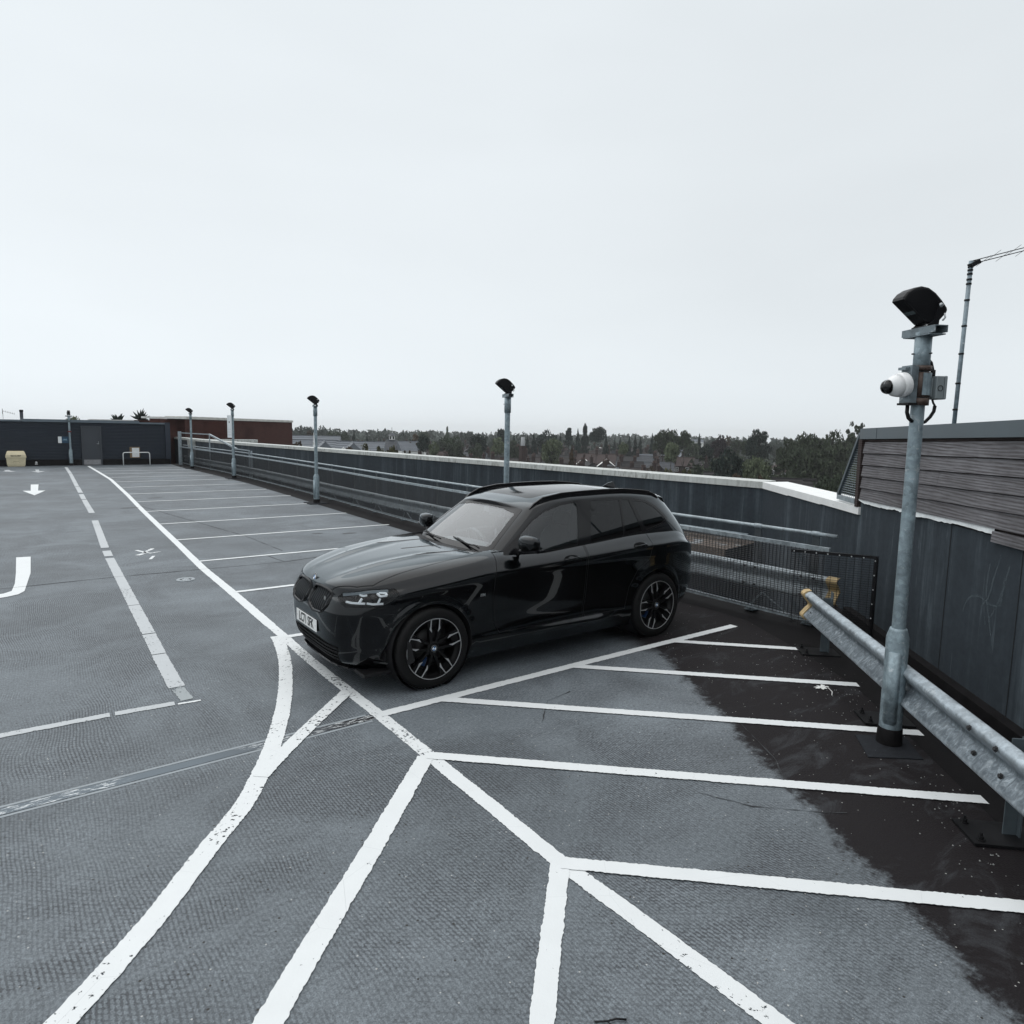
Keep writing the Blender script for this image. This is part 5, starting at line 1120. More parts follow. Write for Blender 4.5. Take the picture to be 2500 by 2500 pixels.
# factory chimney stack, white cottage
st_ = thing('chimney_stack', 'tall old brick chimney stack with pale cap above the terraces', 'chimney stack', (84.9, 111.4, GZ)); mb = MB(); mb.box(-.55, .55, -.55, .55, 0, 12.2); mb.build('shaft', CHM, st_)
mb = MB(); mb.lathe([(.42, 0), (.36, 1.75), (0, 1.75)], 8); q = mb.build('stack_pot', simple('pale_stack', (.3, .31, .32), .7), st_); q.location = (0, 0, 12.2)
house(257, 206.5, atan2(206, 257)-pi/2, 9, 7, .2-GZ-2, 1.5, 'grey', 'white', label='white cottage on the horizon among the trees', group=None, name='white_cottage', wins=False, chim=())
for (x, y, z_) in ((8.4, 59.4, 2.55), (6.9, 59.5, 2.35)):
    t = thing('spiky_palm', 'dark spiky palm top showing above the ribbed building' if x > 8 else 'smaller dark spiky palm left of the pale rooftop', 'palm', (x, y, GZ)); mb = MB(); r2 = random.Random(int(x*10))
    for i in range(34):
        a = r2.uniform(0, 6.28); e_ = r2.uniform(-.1, 1.3); l_ = r2.uniform(.5, 1.0)*(1 if x > 8 else .8); p = Vector((cos(a)*cos(e_), sin(a)*cos(e_), sin(e_)))*l_; mb.tube([(0, 0, 0), p*.5, p], [.07, .10, .005], 3)
    q = mb.build('frond', LEAF['dark'], t); q.location = (0, 0, z_-GZ); mb = MB(); mb.tube([(0, 0, 0), (0, 0, z_-GZ)], .15, 6); mb.build('trunk', BARK, t)

# ------------------------------------------------------------------ haze
hz_m = bpy.data.materials.new('haze'); hz_m.use_nodes = True; hz_m.node_tree.nodes.clear()
ho = hz_m.node_tree.nodes.new('ShaderNodeOutputMaterial'); hv = hz_m.node_tree.nodes.new('ShaderNodeVolumePrincipled')
hv.inputs['Color'].default_value = (.97, .99, 1, 1); hv.inputs['Density'].default_value = .00024; hv.inputs['Anisotropy'].default_value = .0
hz_m.node_tree.links.new(hv.outputs[0], ho.inputs['Volume'])
mb = MB(); mb.box(-960, 960, -960, 960, GZ-1, 8.5); tag(mb.build('haze', hz_m), kind='stuff')
# ------------------------------------------------------------------ tall stair tower behind the photographer's right shoulder (mirrored in the car's flank)
tw = thing('stair_tower', 'dark clad stair tower rising beyond the timber building, outside the frame', 'building', (6.6, -4.2, 0), radians(-45))
mb = MB(); mb.box(-1.5, 6, -6, 3.0, -3, 6.6); mb.build('tower_wall', simple('tower_cladding', (.03, .033, .036), .7), tw); mb = MB(); mb.box(-1.6, 6.1, -6.1, 3.1, 6.6, 6.8); mb.build('tower_roof', FASCIA, tw)

# ------------------------------------------------------------------ the black car (car frame: +x nose, +y near side, z up, origin under the front axle)
car = thing('parked_car', 'black sport utility car parked nose to the aisle in the marked bay', 'car', (2.9393, 6.0052, .004), radians(179.676))
def mat_carpaint():
    t = NT('black_car_paint'); v = t.coord(); fl = t.noise(v, 900, 1, .5)
    b = t.bsdf(t.mixc(t.rng_(fl, .4, .7), rgba((.003, .0038, .0048)), rgba((.008, .0102, .0122))), .26, 1.0, spec=.5)
    p = t.b; p.inputs['Coat Weight'].default_value = 1; p.inputs['Coat Roughness'].default_value = .012; p.inputs['Coat IOR'].default_value = 1.42; p.inputs['Specular Tint'].default_value = (.86, .95, 1, 1); return t.m
CPAINT = mat_carpaint()
GLOSSB = NT('gloss_black_trim').bsdf(rgba((.004, .004, .005)), .10, spec=.32)
MATTE = NT('bowl_shade_black').bsdf(rgba((.003, .003, .0035)), .7, spec=.08)
CABIN = NT('cabin_black').bsdf(rgba((.012, .012, .013)), .7)
def glass_mat(name, tint, ior=1.5, boost=1.9):
    t = NT(name); fr = t.n('ShaderNodeFresnel', {'IOR': ior}); k = t.math('MULTIPLY', fr.outputs[0], boost, clamp=True)
    tr = t.n('ShaderNodeBsdfTransparent', {'Color': rgba(tint)}); g = t.n('ShaderNodeBsdfGlossy', {'Roughness': .012, 'Color': (.96, .98, 1, 1)})
    mx = t.n('ShaderNodeMixShader', {0: k}); t.t.links.new(tr.outputs[0], mx.inputs[1]); t.t.links.new(g.outputs[0], mx.inputs[2]); t.t.links.new(mx.outputs[0], t.out.inputs[0]); return t.m
WGLASS = glass_mat('windscreen_glass', (.86, .91, .92), 1.5, 1.9); SGLASS = glass_mat('side_glass', (.42, .47, .47), 1.5, 1.5); DGLASS = glass_mat('privacy_glass', (.03, .033, .036), 1.5, .85)
LENS = glass_mat('lamp_lens', (.94, .96, .97), 1.4, .6)
REDL = NT('rear_lamp_red').bsdf(rgba((.12, .008, .010)), .1, spec=.6, coat=.6)

Wp = .945
XN, XT = .865, -3.80
zc_ = spline([(.84, .74), (.80, .79), (.765, .865), (.70, .93), (.5, .998), (.2, 1.062), (-.2, 1.11), (-.65, 1.145), (-1.0, 1.16), (-1.9, 1.21), (-2.8, 1.27), (-3.3, 1.27), (-3.6, 1.16), (-3.72, 1.08), (-3.85, .95)])
zs_ = spline([(.84, .70), (.80, .74), (.70, .815), (.45, .88), (.25, .925), (-.1, .975), (-.65, 1.03), (-1.7, 1.065), (-2.7, 1.10), (-3.3, 1.10), (-3.6, 1.03), (-3.75, .96), (-3.85, .9)])
xn_ = spline([(.16, .55), (.22, .70), (.30, .765), (.45, .797), (.62, .806), (.69, .805), (.715, .797), (.78, .768), (.86, .718), (.95, .64)])
xt_ = spline([(.16, -3.50), (.25, -3.60), (.38, -3.72), (.55, -3.80), (.75, -3.78), (.9, -3.755), (1.0, -3.72), (1.15, -3.66), (1.3, -3.6)])
wz_ = spline([(.16, .86), (.22, .90), (.30, .942), (.36, .958), (.42, .950), (.55, .962), (.72, .978), (.88, .993), (.95, 1.0), (1.0, .996), (1.15, .97)])
def thetas(n=150):
    # denser round the corners
    t = np.linspace(0, 1, n); a = pi*t; return a
def sgnpow(v, p): return math.copysign(abs(v)**p, v)
def plan(th, n_f=4.6, n_r=6.5):
    c, s = cos(th), sin(th); n = n_f if c >= 0 else n_r
    return sgnpow(c, 2/n), abs(s)**(2/n)
def wheel_bulge(x, z):
    b = 0
    for xc in (0, -2.864):
        r = hypot(x-xc, z-.365); b = max(b, .024*math.exp(-((r-.43)/.030)**2) if r > .43 else .024)
        if r < .40: b = max(b, .024)
        if r > .43: b = max(b, .010*math.exp(-((r-.43)/.16)**2))
    return b
def lower_pt(th, v):
    "v 0..1 side from sill to shoulder, 1..2 over the top to the centreline"
    cx, cy = plan(th); xm = -1.45
    # plan half width slightly barrelled
    def side(z):
        a_f, a_r = xn_(z)-xm, xm-xt_(z)
        x = xm+(a_f if cx >= 0 else a_r)*cx
        taper = 1-.035*max(0, (x-.2)/.6)**2-.05*max(0, (-2.9-x)/.9)**2
        y = Wp*wz_(z)*cy*taper
        return x, y
    zt = zs_(min(.9, max(-3.85, side(.9)[0])))
    if v <= 1:
        z = .17+(zt-.17)*v; x, y = side(z)
        # z relative shoulder: keep the crease just under the edge
        rel = zt-z; crease = .010*math.exp(-((rel-.055)/.022)**2)
        door = max(0, 1-((x+1.45)/.95)**2); d2 = max(0, min((-.70-x)/1.05, (x+2.28)/.30, 1)); d2 = d2*d2*(3-2*d2)
        sill = .050*math.exp(-((z-.335)/(.030+.012*d2))**2)*d2; scoop = -.016*math.exp(-((z-.50)/.07)**2)*door
        fr_ = 1 if y > .6 else 0
        y = y+ (crease+sill+scoop+wheel_bulge(x, z))*(min(1, max(0, (y-.6)/.25)))
        if rel < .05: y -= .030*(1-rel/.05)**1.6*min(1, y/.3)
        return x, y, z
    x, y0, z0 = lower_pt(th, 1.0); q = v-1.0; y = y0*(1-q); zc = max(zc_(x), z0+.01); r = 1-q
    p = 9.0 if x > -.9 else 6.5
    z = z0+(zc-z0)*(1-r**p)
    if x > -.8:                                                          # bonnet creases
        yr = lerp(.26, .50, min(1, max(0, (.75-x)/1.4))); z += .014*math.exp(-((y-yr)/.045)**2)*min(1, max(0, (.74-x)/.5))
        z -= .006*math.exp(-((y-yr+.12)/.06)**2)*min(1, max(0, (.74-x)/.5))
    return x, y, z
def grid_solid(fn, nth, vs, bottom=None, cap_bottom=True):
    "mirror a half shell (theta x v) into a closed solid mesh"
    T = thetas(nth); P = [[fn(t, v) for v in vs] for t in T]; nv = len(vs); verts = []; faces = []; idx = {}
    def vid(p):
        k = (round(p[0], 5), round(p[1], 5), round(p[2], 5))
        if k not in idx: idx[k] = len(verts); verts.append(k)
        return idx[k]
    for s in (1, -1):
        for i in range(nth-1):
            for j in range(nv-1):
                q = [P[i][j], P[i+1][j], P[i+1][j+1], P[i][j+1]]; q = [(a[0], (0 if (abs(a[1]) < 1e-4) else a[1]*s), a[2]) for a in q]
                f = []
                for a in q:
                    k = vid(a)
                    if k not in f: f.append(k)
                if len(f) > 2: faces.append(tuple(f) if s < 0 else tuple(f[::-1]))
        if cap_bottom:
            for i in range(nth-1):
                a, b = P[i][0], P[i+1][0]; q = [(a[0], a[1]*s if abs(a[1]) > 1e-4 else 0, a[2]), (b[0], b[1]*s if abs(b[1]) > 1e-4 else 0, b[2]), (b[0], 0, b[2]), (a[0], 0, a[2])]
                f = []
                for c_ in q:
                    k = vid(c_)
                    if k not in f: f.append(k)
                if len(f) > 2: faces.append(tuple(f[::-1]) if s < 0 else tuple(f))
    me = bpy.data.meshes.new('solid'); me.from_pydata(verts, [], faces)
    bm = bmesh.new(); bm.from_mesh(me); bmesh.ops.remove_doubles(bm, verts=bm.verts, dist=1e-4); bmesh.ops.recalc_face_normals(bm, faces=bm.faces); bm.to_mesh(me); bm.free(); me.update(); return me
vsL = [i/60 for i in range(33)]+[.55+.45*i/26 for i in range(27)]+[1+.10*(i/10) for i in range(1, 11)]+[1.1+.9*(i/22) for i in range(1, 23)]
vsL = sorted(set(vsL)); LOWER = grid_solid(lower_pt, 190, vsL)
zr_ = spline([(-1.15, 1.535), (-1.22, 1.55), (-1.35, 1.583), (-1.6, 1.628), (-2.0, 1.655), (-2.5, 1.652), (-3.0, 1.615), (-3.25, 1.585), (-3.45, 1.55)])
def upper_pt(th, v, inset=0., zb=1.0, xf0=-.545, xf1=-1.185, xr0=-3.70, xr1=-3.36, b0=.868, b1=.640):
    cx, cy = plan(th, 7.0, 6.0); xm = -2.0
    t = min(v, 1.0)
    b1_ = b1
    z_t = zr_(xm+((xf1-inset*.6-xm) if cx >= 0 else (xm-xr1-inset))*cx)-.045-inset*.8
    zt_base = zb; z = zt_base+(z_t-zt_base)*t
    xf = lerp(xf0-inset*1.6, xf1-inset*1.2, t)+.022*sin(pi*t); xr = lerp(xr0+inset, xr1+inset, t**1.35)
    b = (b0-inset)-((b0)-(b1))*t**1.28
    x = xm+((xf-xm) if cx >= 0 else (xm-xr))*cx; y = b*cy
    if cx > 0: x -= .028*(y/b0)**2
    if v <= 1: return x, y, z
    q = v-1; z2 = zr_(x)-inset; r = 1-q; return x, y*(1-q), z+(z2-z)*(1-r**3.2)
vsU = [i/18 for i in range(19)]+[1+.14*i/6 for i in range(1, 7)]+[1.14+.86*i/12 for i in range(1, 13)]
UPPER = grid_solid(upper_pt, 130, vsU)
CAV = grid_solid(lambda t, v: upper_pt(t, v, .055, .42), 60, [i/8 for i in range(9)]+[1+i/6 for i in range(1, 7)])

def tmp(me): o = bpy.data.objects.new('tmp', me); scene.collection.objects.link(o); return o
def boolean(a, b, op):
    oa, ob = tmp(a), tmp(b); m = oa.modifiers.new('b', 'BOOLEAN'); m.object = ob; m.operation = op; m.solver = 'EXACT'
    bpy.context.view_layer.update(); r = bpy.data.meshes.new_from_object(oa.evaluated_get(bpy.context.evaluated_depsgraph_get()))
    bpy.data.objects.remove(oa); bpy.data.objects.remove(ob); return r
def prism_mesh(poly, a, b, f):
    mb = MB(); mb.prism(poly, a, b, f); me = mb.mesh('p', GLOSSB); bm = bmesh.new(); bm.from_mesh(me); bmesh.ops.recalc_face_normals(bm, faces=bm.faces); bm.to_mesh(me); bm.free(); return me
def join_meshes(ms):
    bm = bmesh.new()
    for m in ms: bm.from_mesh(m)
    me = bpy.data.meshes.new('j'); bm.to_mesh(me); bm.free(); return me
sideY = lambda p, t: (p[0], t, p[1]); topZ = lambda p, t: (p[0], p[1], t); frontX = lambda p, t: (t, p[0], p[1])
def rounded(poly, r=.03, n=4):
    out = []; N = len(poly)
    for i in range(N):
        p = Vector(poly[i]); a = Vector(poly[i-1]); b = Vector(poly[(i+1)%N]); da = (a-p); db = (b-p); k = min(r, da.length*.45, db.length*.45)
        q0 = p+da.normalized()*k; q1 = p+db.normalized()*k
        for j in range(n+1):
            t = j/n; out.append(tuple((1-t)**2*q0+2*t*(1-t)*p+t*t*q1))
    return out
def shrink(poly, d):
    P = [Vector(p) for p in poly]; area = sum(P[i].x*P[(i+1)%len(P)].y-P[(i+1)%len(P)].x*P[i].y for i in range(len(P))); s = 1 if area > 0 else -1; out = []
    for i in range(len(P)):
        a = (P[i]-P[i-1]).normalized(); b = (P[(i+1)%len(P)]-P[i]).normalized(); n1 = Vector((-a.y, a.x)); n2 = Vector((-b.y, b.x)); m = (n1+n2)
        if m.length < 1e-5: m = n1
        m.normalize(); k = d/max(.4, m.dot(n1)); out.append(tuple(P[i]+m*k*s))
    return out
SOLID = boolean(LOWER, UPPER, 'UNION')
# reference surface for clean shading normals
def bvh_of(me):
    bm = bmesh.new(); bm.from_mesh(me); bmesh.ops.triangulate(bm, faces=bm.faces); m2 = bpy.data.meshes.new('ref'); bm.to_mesh(m2); bm.free()
    V = [v.co.copy() for v in m2.vertices]; T = [tuple(p.vertices) for p in m2.polygons]; NRM = [v.normal.copy() for v in m2.vertices]
    return BVHTree.FromPolygons(V, T), V, T, NRM
REFS = [bvh_of(LOWER), bvh_of(UPPER)]
def surf_normal(p, fn, tol=.004):
    best = None
    for bvh, V, T, NRM in REFS:
        co, n_, i, d = bvh.find_nearest(p)
        if co is None or d > tol: continue
        a, b, c = (V[k] for k in T[i]); 
        v0, v1, v2 = b-a, c-a, co-a; d00, d01, d11, d20, d21 = v0.dot(v0), v0.dot(v1), v1.dot(v1), v2.dot(v0), v2.dot(v1); den = d00*d11-d01*d01
        if abs(den) < 1e-14: w = n_.copy()
        else:
            q1 = (d11*d20-d01*d21)/den; q2 = (d00*d21-d01*d20)/den; w = (NRM[T[i][0]]*(1-q1-q2)+NRM[T[i][1]]*q1+NRM[T[i][2]]*q2)
        if w.length < 1e-6: continue
        w.normalize(); s = w.dot(fn)
        if s > .75 and (best is None or s > best[0]): best = (s, w)
    return best[1] if best else None
def finish(me, name, mat, parent=car, inner=CABIN, keep=None, cm=CPAINT):
    "assign outer / inner material, transfer smooth normals, link"
    me.materials.clear(); me.materials.append(mat); me.materials.append(inner)
    if keep is not None:
        bm = bmesh.new(); bm.from_mesh(me); bmesh.ops.delete(bm, geom=[f for f in bm.faces if not keep(f)], context='FACES'); bm.to_mesh(me); bm.free()
    nl = [None]*len(me.loops)
    for p in me.polygons:
        fn = p.normal.copy(); c = p.center; hit = surf_normal(c, fn) if p.area > 1e-9 else None
        p.use_smooth = True; out = hit is not None; p.material_index = 0 if out else 1
        for li in p.loop_indices:
            w = surf_normal(me.vertices[me.loops[li].vertex_index].co, fn) if out else None
            nl[li] = tuple(w) if w is not None else tuple(fn)
    me.normals_split_custom_set(nl)
    o = bpy.data.objects.new(name, me); return link(o, parent)
# ---- outlines (x, z) seen from the side
DLO = [(-.80, 1.098), (-.95, 1.205), (-1.073, 1.288), (-1.227, 1.402), (-1.422, 1.503), (-1.60, 1.553), (-1.864, 1.575), (-2.319, 1.580), (-2.66, 1.566), (-2.90, 1.525), (-3.05, 1.460), (-3.165, 1.360), (-3.215, 1.303), (-3.12, 1.258), (-2.761, 1.190), (-2.172, 1.145), (-1.832, 1.122), (-1.286, 1.088)]
P1 = [(-1.045, 1.112), (-1.06, 1.265), (-1.222, 1.380), (-1.414, 1.476), (-1.651, 1.532), (-1.855, 1.548), (-1.735, 1.128), (-1.273, 1.102)]
P2 = [(-1.916, 1.138), (-2.05, 1.555), (-2.47, 1.550), (-2.41, 1.168)]
P3 = [(-2.437, 1.172), (-2.505, 1.549), (-2.615, 1.540), (-2.712, 1.196)]
P4 = [(-2.775, 1.210), (-2.673, 1.530), (-2.88, 1.503), (-3.01, 1.440), (-3.145, 1.325), (-3.16, 1.298), (-3.06, 1.262)]
FD = [(-.72, 1.13), (-.635, .97), (-.625, .75), (-.65, .50), (-.72, .385), (-1.775, .385), (-1.772, 1.00), (-1.812, 1.16)]
RD = [(-1.790, .385), (-1.787, 1.00), (-1.827, 1.16), (-2.757, 1.215), (-2.765, 1.07), (-2.70, .90), (-2.53, .80), (-2.42, .62), (-2.38, .385)]
BON = [(.775, .0), (.755, .05), (.745, .24), (.722, .40), (.66, .50), (.58, .61), (.47, .692), (.30, .712), (.0, .735), (-.45, .730), (-.66, .690), (-.62, .4), (-.585, 0)]
BONF = BON+[(p[0], -p[1]) for p in BON[-2:0:-1]]
# grille openings in (y, z)
KG = [(.022, .76), (.030, .84), (.075, .882), (.20, .893), (.34, .884), (.41, .860), (.425, .82), (.428, .75), (.35, .662), (.17, .648), (.05, .69)]
CUT = []
for s in (1, -1):
    CUT.append(prism_mesh(rounded([(p[0]*s, p[1]) for p in KG], .03), .58, 1.0, frontX))
LOWG = rounded([(-.50, .20), (-.56, .40), (-.28, .44), (.28, .44), (.56, .40), (.50, .20)], .03)
CUT.append(prism_mesh(LOWG, .60, 1.0, frontX))
# wheel wells
for xc in (0, -2.864):
    for s in (1, -1):
        mb = MB(); mb.lathe([(0, 0), (.402, 0), (.402, .5), (0, .5)], 64, Matrix.Translation((xc, s*1.10, .365)) @ Matrix.Rotation(pi/2*s, 4, 'X')); me = mb.mesh('w', GLOSSB)
        bm = bmesh.new(); bm.from_mesh(me); bmesh.ops.remove_doubles(bm, verts=bm.verts, dist=1e-5); bmesh.ops.recalc_face_normals(bm, faces=bm.faces); bm.to_mesh(me); bm.free(); CUT.append(me)
# lamps, seen along the diagonal of the front corner
HD = Vector((.80, .60, 0)); HTn = Vector((-.60, .80, 0))
def diag(s): return lambda p, t: (HD.x*t+HTn.x*p[0], s*(HD.y*t+HTn.y*p[0]), p[1])
HL = [(-.036, .826), (.013, .869), (.266, .915), (.451, .919), (.508, .878), (.446, .816), (.374, .776), (.253, .767), (.068, .764)]
HLr = rounded(HL, .02)
for s in (1, -1): CUT.append(prism_mesh(HLr, .55, 1.15, diag(s)))
# side air curtains
AC = rounded([(.34, .30), (.44, .50), (.62, .47), (.66, .30), (.52, .245)], .03)
for s in (1, -1): CUT.append(prism_mesh(AC, .76, 1.2, diag(s)))
TLs = [(-3.46, 1.045), (-3.52, 1.10), (-3.62, 1.085), (-3.9, 1.05), (-3.9, .93), (-3.72, .955), (-3.55, 1.0)]
TL = rounded(TLs, .02)
for s in (1, -1): CUT.append(prism_mesh(TL, s*.62, s*1.1, sideY))
DOORS = [(FD, 'front_door'), (RD, 'rear_door')]
body = boolean(SOLID, CAV, 'DIFFERENCE')
cut1 = []
for s in (1, -1):
    for poly, nm in DOORS: cut1.append(prism_mesh(poly, s*.70, s*1.2, sideY))
body = boolean(body, join_meshes(cut1[0::1][0:1]+cut1[2:3]), 'DIFFERENCE'); body = boolean(body, join_meshes(cut1[1:2]+cut1[3:4]), 'DIFFERENCE')
body = boolean(body, prism_mesh(BONF, .70, 1.25, topZ), 'DIFFERENCE') if False else body
for c_ in CUT: body = boolean(body, c_, 'DIFFERENCE')
dlo = [prism_mesh(rounded(DLO, .02, 2), s*.30, s*1.2, sideY) for s in (1, -1)]
body = boolean(body, join_meshes(dlo), 'DIFFERENCE')
WS0 = [(-.690, 1.118), (-.625, 1.32), (-.560, 1.495), (-.30, 1.527), (0, 1.535), (.30, 1.527), (.560, 1.495), (.625, 1.32), (.690, 1.118), (.4, 1.11), (0, 1.105), (-.4, 1.11)]; WS = rounded(WS0, .02)
ws_p = prism_mesh(WS, -1.35, .2, frontX); body = boolean(body, ws_p, 'DIFFERENCE')
RW = rounded([(-.62, 1.14), (-.52, 1.44), (.52, 1.44), (.62, 1.14)], .04); rw_p = prism_mesh(RW, -4.2, -3.2, frontX); body = boolean(body, rw_p, 'DIFFERENCE')
SR = rounded([(-1.40, -.43), (-2.46, -.43), (-2.46, .43), (-1.40, .43)], .09, 6); sr_p = prism_mesh(SR, 1.50, 1.8, topZ); 
sr_c = prism_mesh(SR, 1.585, 1.8, topZ)
# bonnet: cut its outline as a fine groove only through the outer skin
def groove(poly, w, f, a, b): 
    "closed ring prism of width w around the outline"
    inn = shrink(poly, w); n = len(poly); vs = [f(p, a) for p in poly]+[f(p, a) for p in inn]+[f(p, b) for p in poly]+[f(p, b) for p in inn]; fs = []
    for i in range(n):
        j = (i+1)%n; fs += [(i, j, n+j, n+i), (2*n+i, 2*n+j, 3*n+j, 3*n+i), (i, j, 2*n+j, 2*n+i), (n+i, n+j, 3*n+j, 3*n+i)]
    mb = MB(); mb.add(vs, fs); me = mb.mesh('g', GLOSSB); bm = bmesh.new(); bm.from_mesh(me); bmesh.ops.recalc_face_normals(bm, faces=bm.faces); bm.to_mesh(me); bm.free(); return me
bon = boolean(SOLID, prism_mesh(shrink(BONF, .006), .80, 1.3, topZ), 'INTERSECT')
body = boolean(body, prism_mesh(BONF, .79, 1.3, topZ), 'DIFFERENCE')
bon = boolean(bon, CAV, 'DIFFERENCE'); bon = boolean(bon, ws_p, 'DIFFERENCE')
for i in (0, 1): bon = boolean(bon, CUT[i], 'DIFFERENCE')
up_b = prism_mesh([(-.60, -1), (-.60, 1), (-1.0, 1), (-1.0, -1)], 1.16, 1.4, topZ)
for i in (7, 8): bon = boolean(bon, CUT[i], 'DIFFERENCE')
body = boolean(body, sr_c, 'DIFFERENCE')
finish(body, 'body', CPAINT)
finish(bon, 'bonnet', CPAINT)
for s, k in ((1, 0), (-1, 2)):
    for (poly, nm) in DOORS:
        d = boolean(SOLID, prism_mesh(shrink(poly, .0065), s*.74, s*1.2, sideY), 'INTERSECT'); d = boolean(d, dlo[0 if s > 0 else 1], 'DIFFERENCE')
        xc = -2.864
        for i in (3, 4, 5, 6):
            if nm == 'rear_door' and i in (5, 6) or nm == 'front_door' and i in (3, 4): d = boolean(d, CUT[i], 'DIFFERENCE')
        finish(d, nm, CPAINT)
# sunroof, glass
def patch(src, pm, name, mat, dirv, thr=.2, parent=car, shift=None):
    m = boolean(src, pm, 'INTERSECT'); D_ = Vector(dirv)
    def keep(f): return surf_normal(f.calc_center_median(), f.normal, .003) is not None and f.normal.dot(D_) > thr
    o = finish(m, name, mat, parent, inner=mat, keep=keep); o.data.materials.clear(); o.data.materials.append(mat)
    if shift: o.location = shift
    return o
patch(UPPER, sr_p, 'sunroof', GLOSSB, (0, 0, 1))
ws = patch(UPPER, ws_p, 'windscreen', WGLASS, (1, 0, .3)); patch(UPPER, rw_p, 'rear_window', DGLASS, (-1, 0, .3))
for s in (1, -1):
    # trim frame: window surround minus panes
    fr_ = boolean(UPPER, prism_mesh(shrink(rounded(DLO, .02, 2), .001), s*.45, s*1.2, sideY), 'INTERSECT')
    fr_ = boolean(fr_, CAV, 'DIFFERENCE')
    for poly, nm, gm in ((P1, 'front_side_window', SGLASS), (P2, 'rear_side_window', DGLASS), (P3, 'rear_side_window', DGLASS), (P4, 'quarter_window', DGLASS)):
        pp = prism_mesh(rounded(poly, .015, 3), s*.3, s*1.2, sideY); fr_ = boolean(fr_, pp, 'DIFFERENCE')
        patch(UPPER, pp, nm, gm, (0, s, 0), .3, shift=(0, -s*.004, 0))
    finish(fr_, 'window_frame', GLOSSB)
# windscreen black border band (frit)
FRI = boolean(UPPER, ws_p, 'INTERSECT'); inn = prism_mesh(rounded(shrink(WS0, .045), .03), -1.45, .35, frontX); FRI = boolean(FRI, inn, 'DIFFERENCE'); FRI = boolean(FRI, CAV, 'DIFFERENCE')
o_ = finish(FRI, 'windscreen_border', GLOSSB, keep=lambda f: surf_normal(f.calc_center_median(), f.normal, .003) is not None and f.normal.x > .1); o_.location = (.0022, 0, .0016); o_.data.materials.clear(); o_.data.materials.append(GLOSSB)
# ---- ray helper onto the body for fitted details
BV = REFS
def hit(o, d):
    best = None
    for bvh, V, T, N_ in REFS:
        co, n_, i, dd = bvh.ray_cast(Vector(o), Vector(d).normalized())
        if co is not None and (best is None or dd < best[1]): best = (co, dd, n_)
    return best[0] if best else None
def side_y(x, z, s=1): h_ = hit((x, s*2, z), (0, -s, 0)); return abs(h_.y) if h_ else .9
def front_x(y, z): h_ = hit((3, y, z), (-1, 0, 0)); return h_.x if h_ else .8
def top_z(x, y): h_ = hit((x, y, 3), (0, 0, -1)); return h_.z if h_ else 1.

SLATM = NT('grille_slat_gloss').bsdf(rgba((.06, .066, .072)), .3, .8)
# ---- kidney grilles
for s in (1, -1):
    ring_ = rounded([(p[0]*s, p[1]) for p in KG], .03); inn = shrink(ring_, .026); n = len(ring_); vs = []
    for p in ring_: vs.append((front_x(p[0], p[1])-.012, p[0], p[1]))
    for p in ring_: q = (p[0]*.985+inn[ring_.index(p)][0]*.015, p[1]); vs.append((front_x(p[0], p[1])+.016, lerp(p[0], inn[ring_.index(p)][0], .25), lerp(p[1], inn[ring_.index(p)][1], .25)))
    for p, q in zip(ring_, inn): vs.append((front_x(p[0], p[1])+.006, q[0], q[1]))
    for p, q in zip(ring_, inn): vs.append((front_x(p[0], p[1])-.05, q[0], q[1]))
    mb = MB(); mb.add(vs, [(r*n+i, r*n+(i+1)%n, (r+1)*n+(i+1)%n, (r+1)*n+i) for r in range(3) for i in range(n)], True); g = mb.build('grille_frame', GLOSSB, car)
    mb = MB(); mb.prism([p for p in inn], .62, .63, frontX); mb.build('grille_back', BLACK, g)
    ylo, yhi = min(abs(p[0]) for p in inn), max(abs(p[0]) for p in inn)
    for i in range(9):
        y = ylo+(yhi-ylo)*(i+.5)/9
        zs = []
        for a, b in zip(inn, inn[1:]+inn[:1]):
            ya, yb = abs(a[0]), abs(b[0])
            if (ya-y)*(yb-y) <= 0 and abs(ya-yb) > 1e-6: zs.append(lerp(a[1], b[1], (y-ya)/(yb-ya)))
        if len(zs) < 2: continue
        z0, z1 = min(zs), max(zs); mb = MB(); P_ = []
        for j in range(8):
            z = lerp(z0, z1, j/7); x = front_x(y*s, z)+.004-.020*(j/7)**3; P_.append((x, y*s, z))
        for j in range(7):
            a, b = P_[j], P_[j+1]; mb.hexa([(a[0]-.03, a[1]-.005, a[2]), (a[0], a[1]-.005, a[2]), (a[0], a[1]+.005, a[2]), (a[0]-.03, a[1]+.005, a[2]), (b[0]-.03, b[1]-.005, b[2]), (b[0], b[1]-.005, b[2]), (b[0], b[1]+.005, b[2]), (b[0]-.03, b[1]+.005, b[2])])
        mb.build('slat', SLATM, g)
me = text_mesh('M', .05, .001, .002); me.materials.append(STEEL); o_ = bpy.data.objects.new('badge', me); link(o_, car); o_.location = (front_x(.33, .79)+.002, .33, .79); o_.rotation_euler = (pi/2, 0, pi/2)
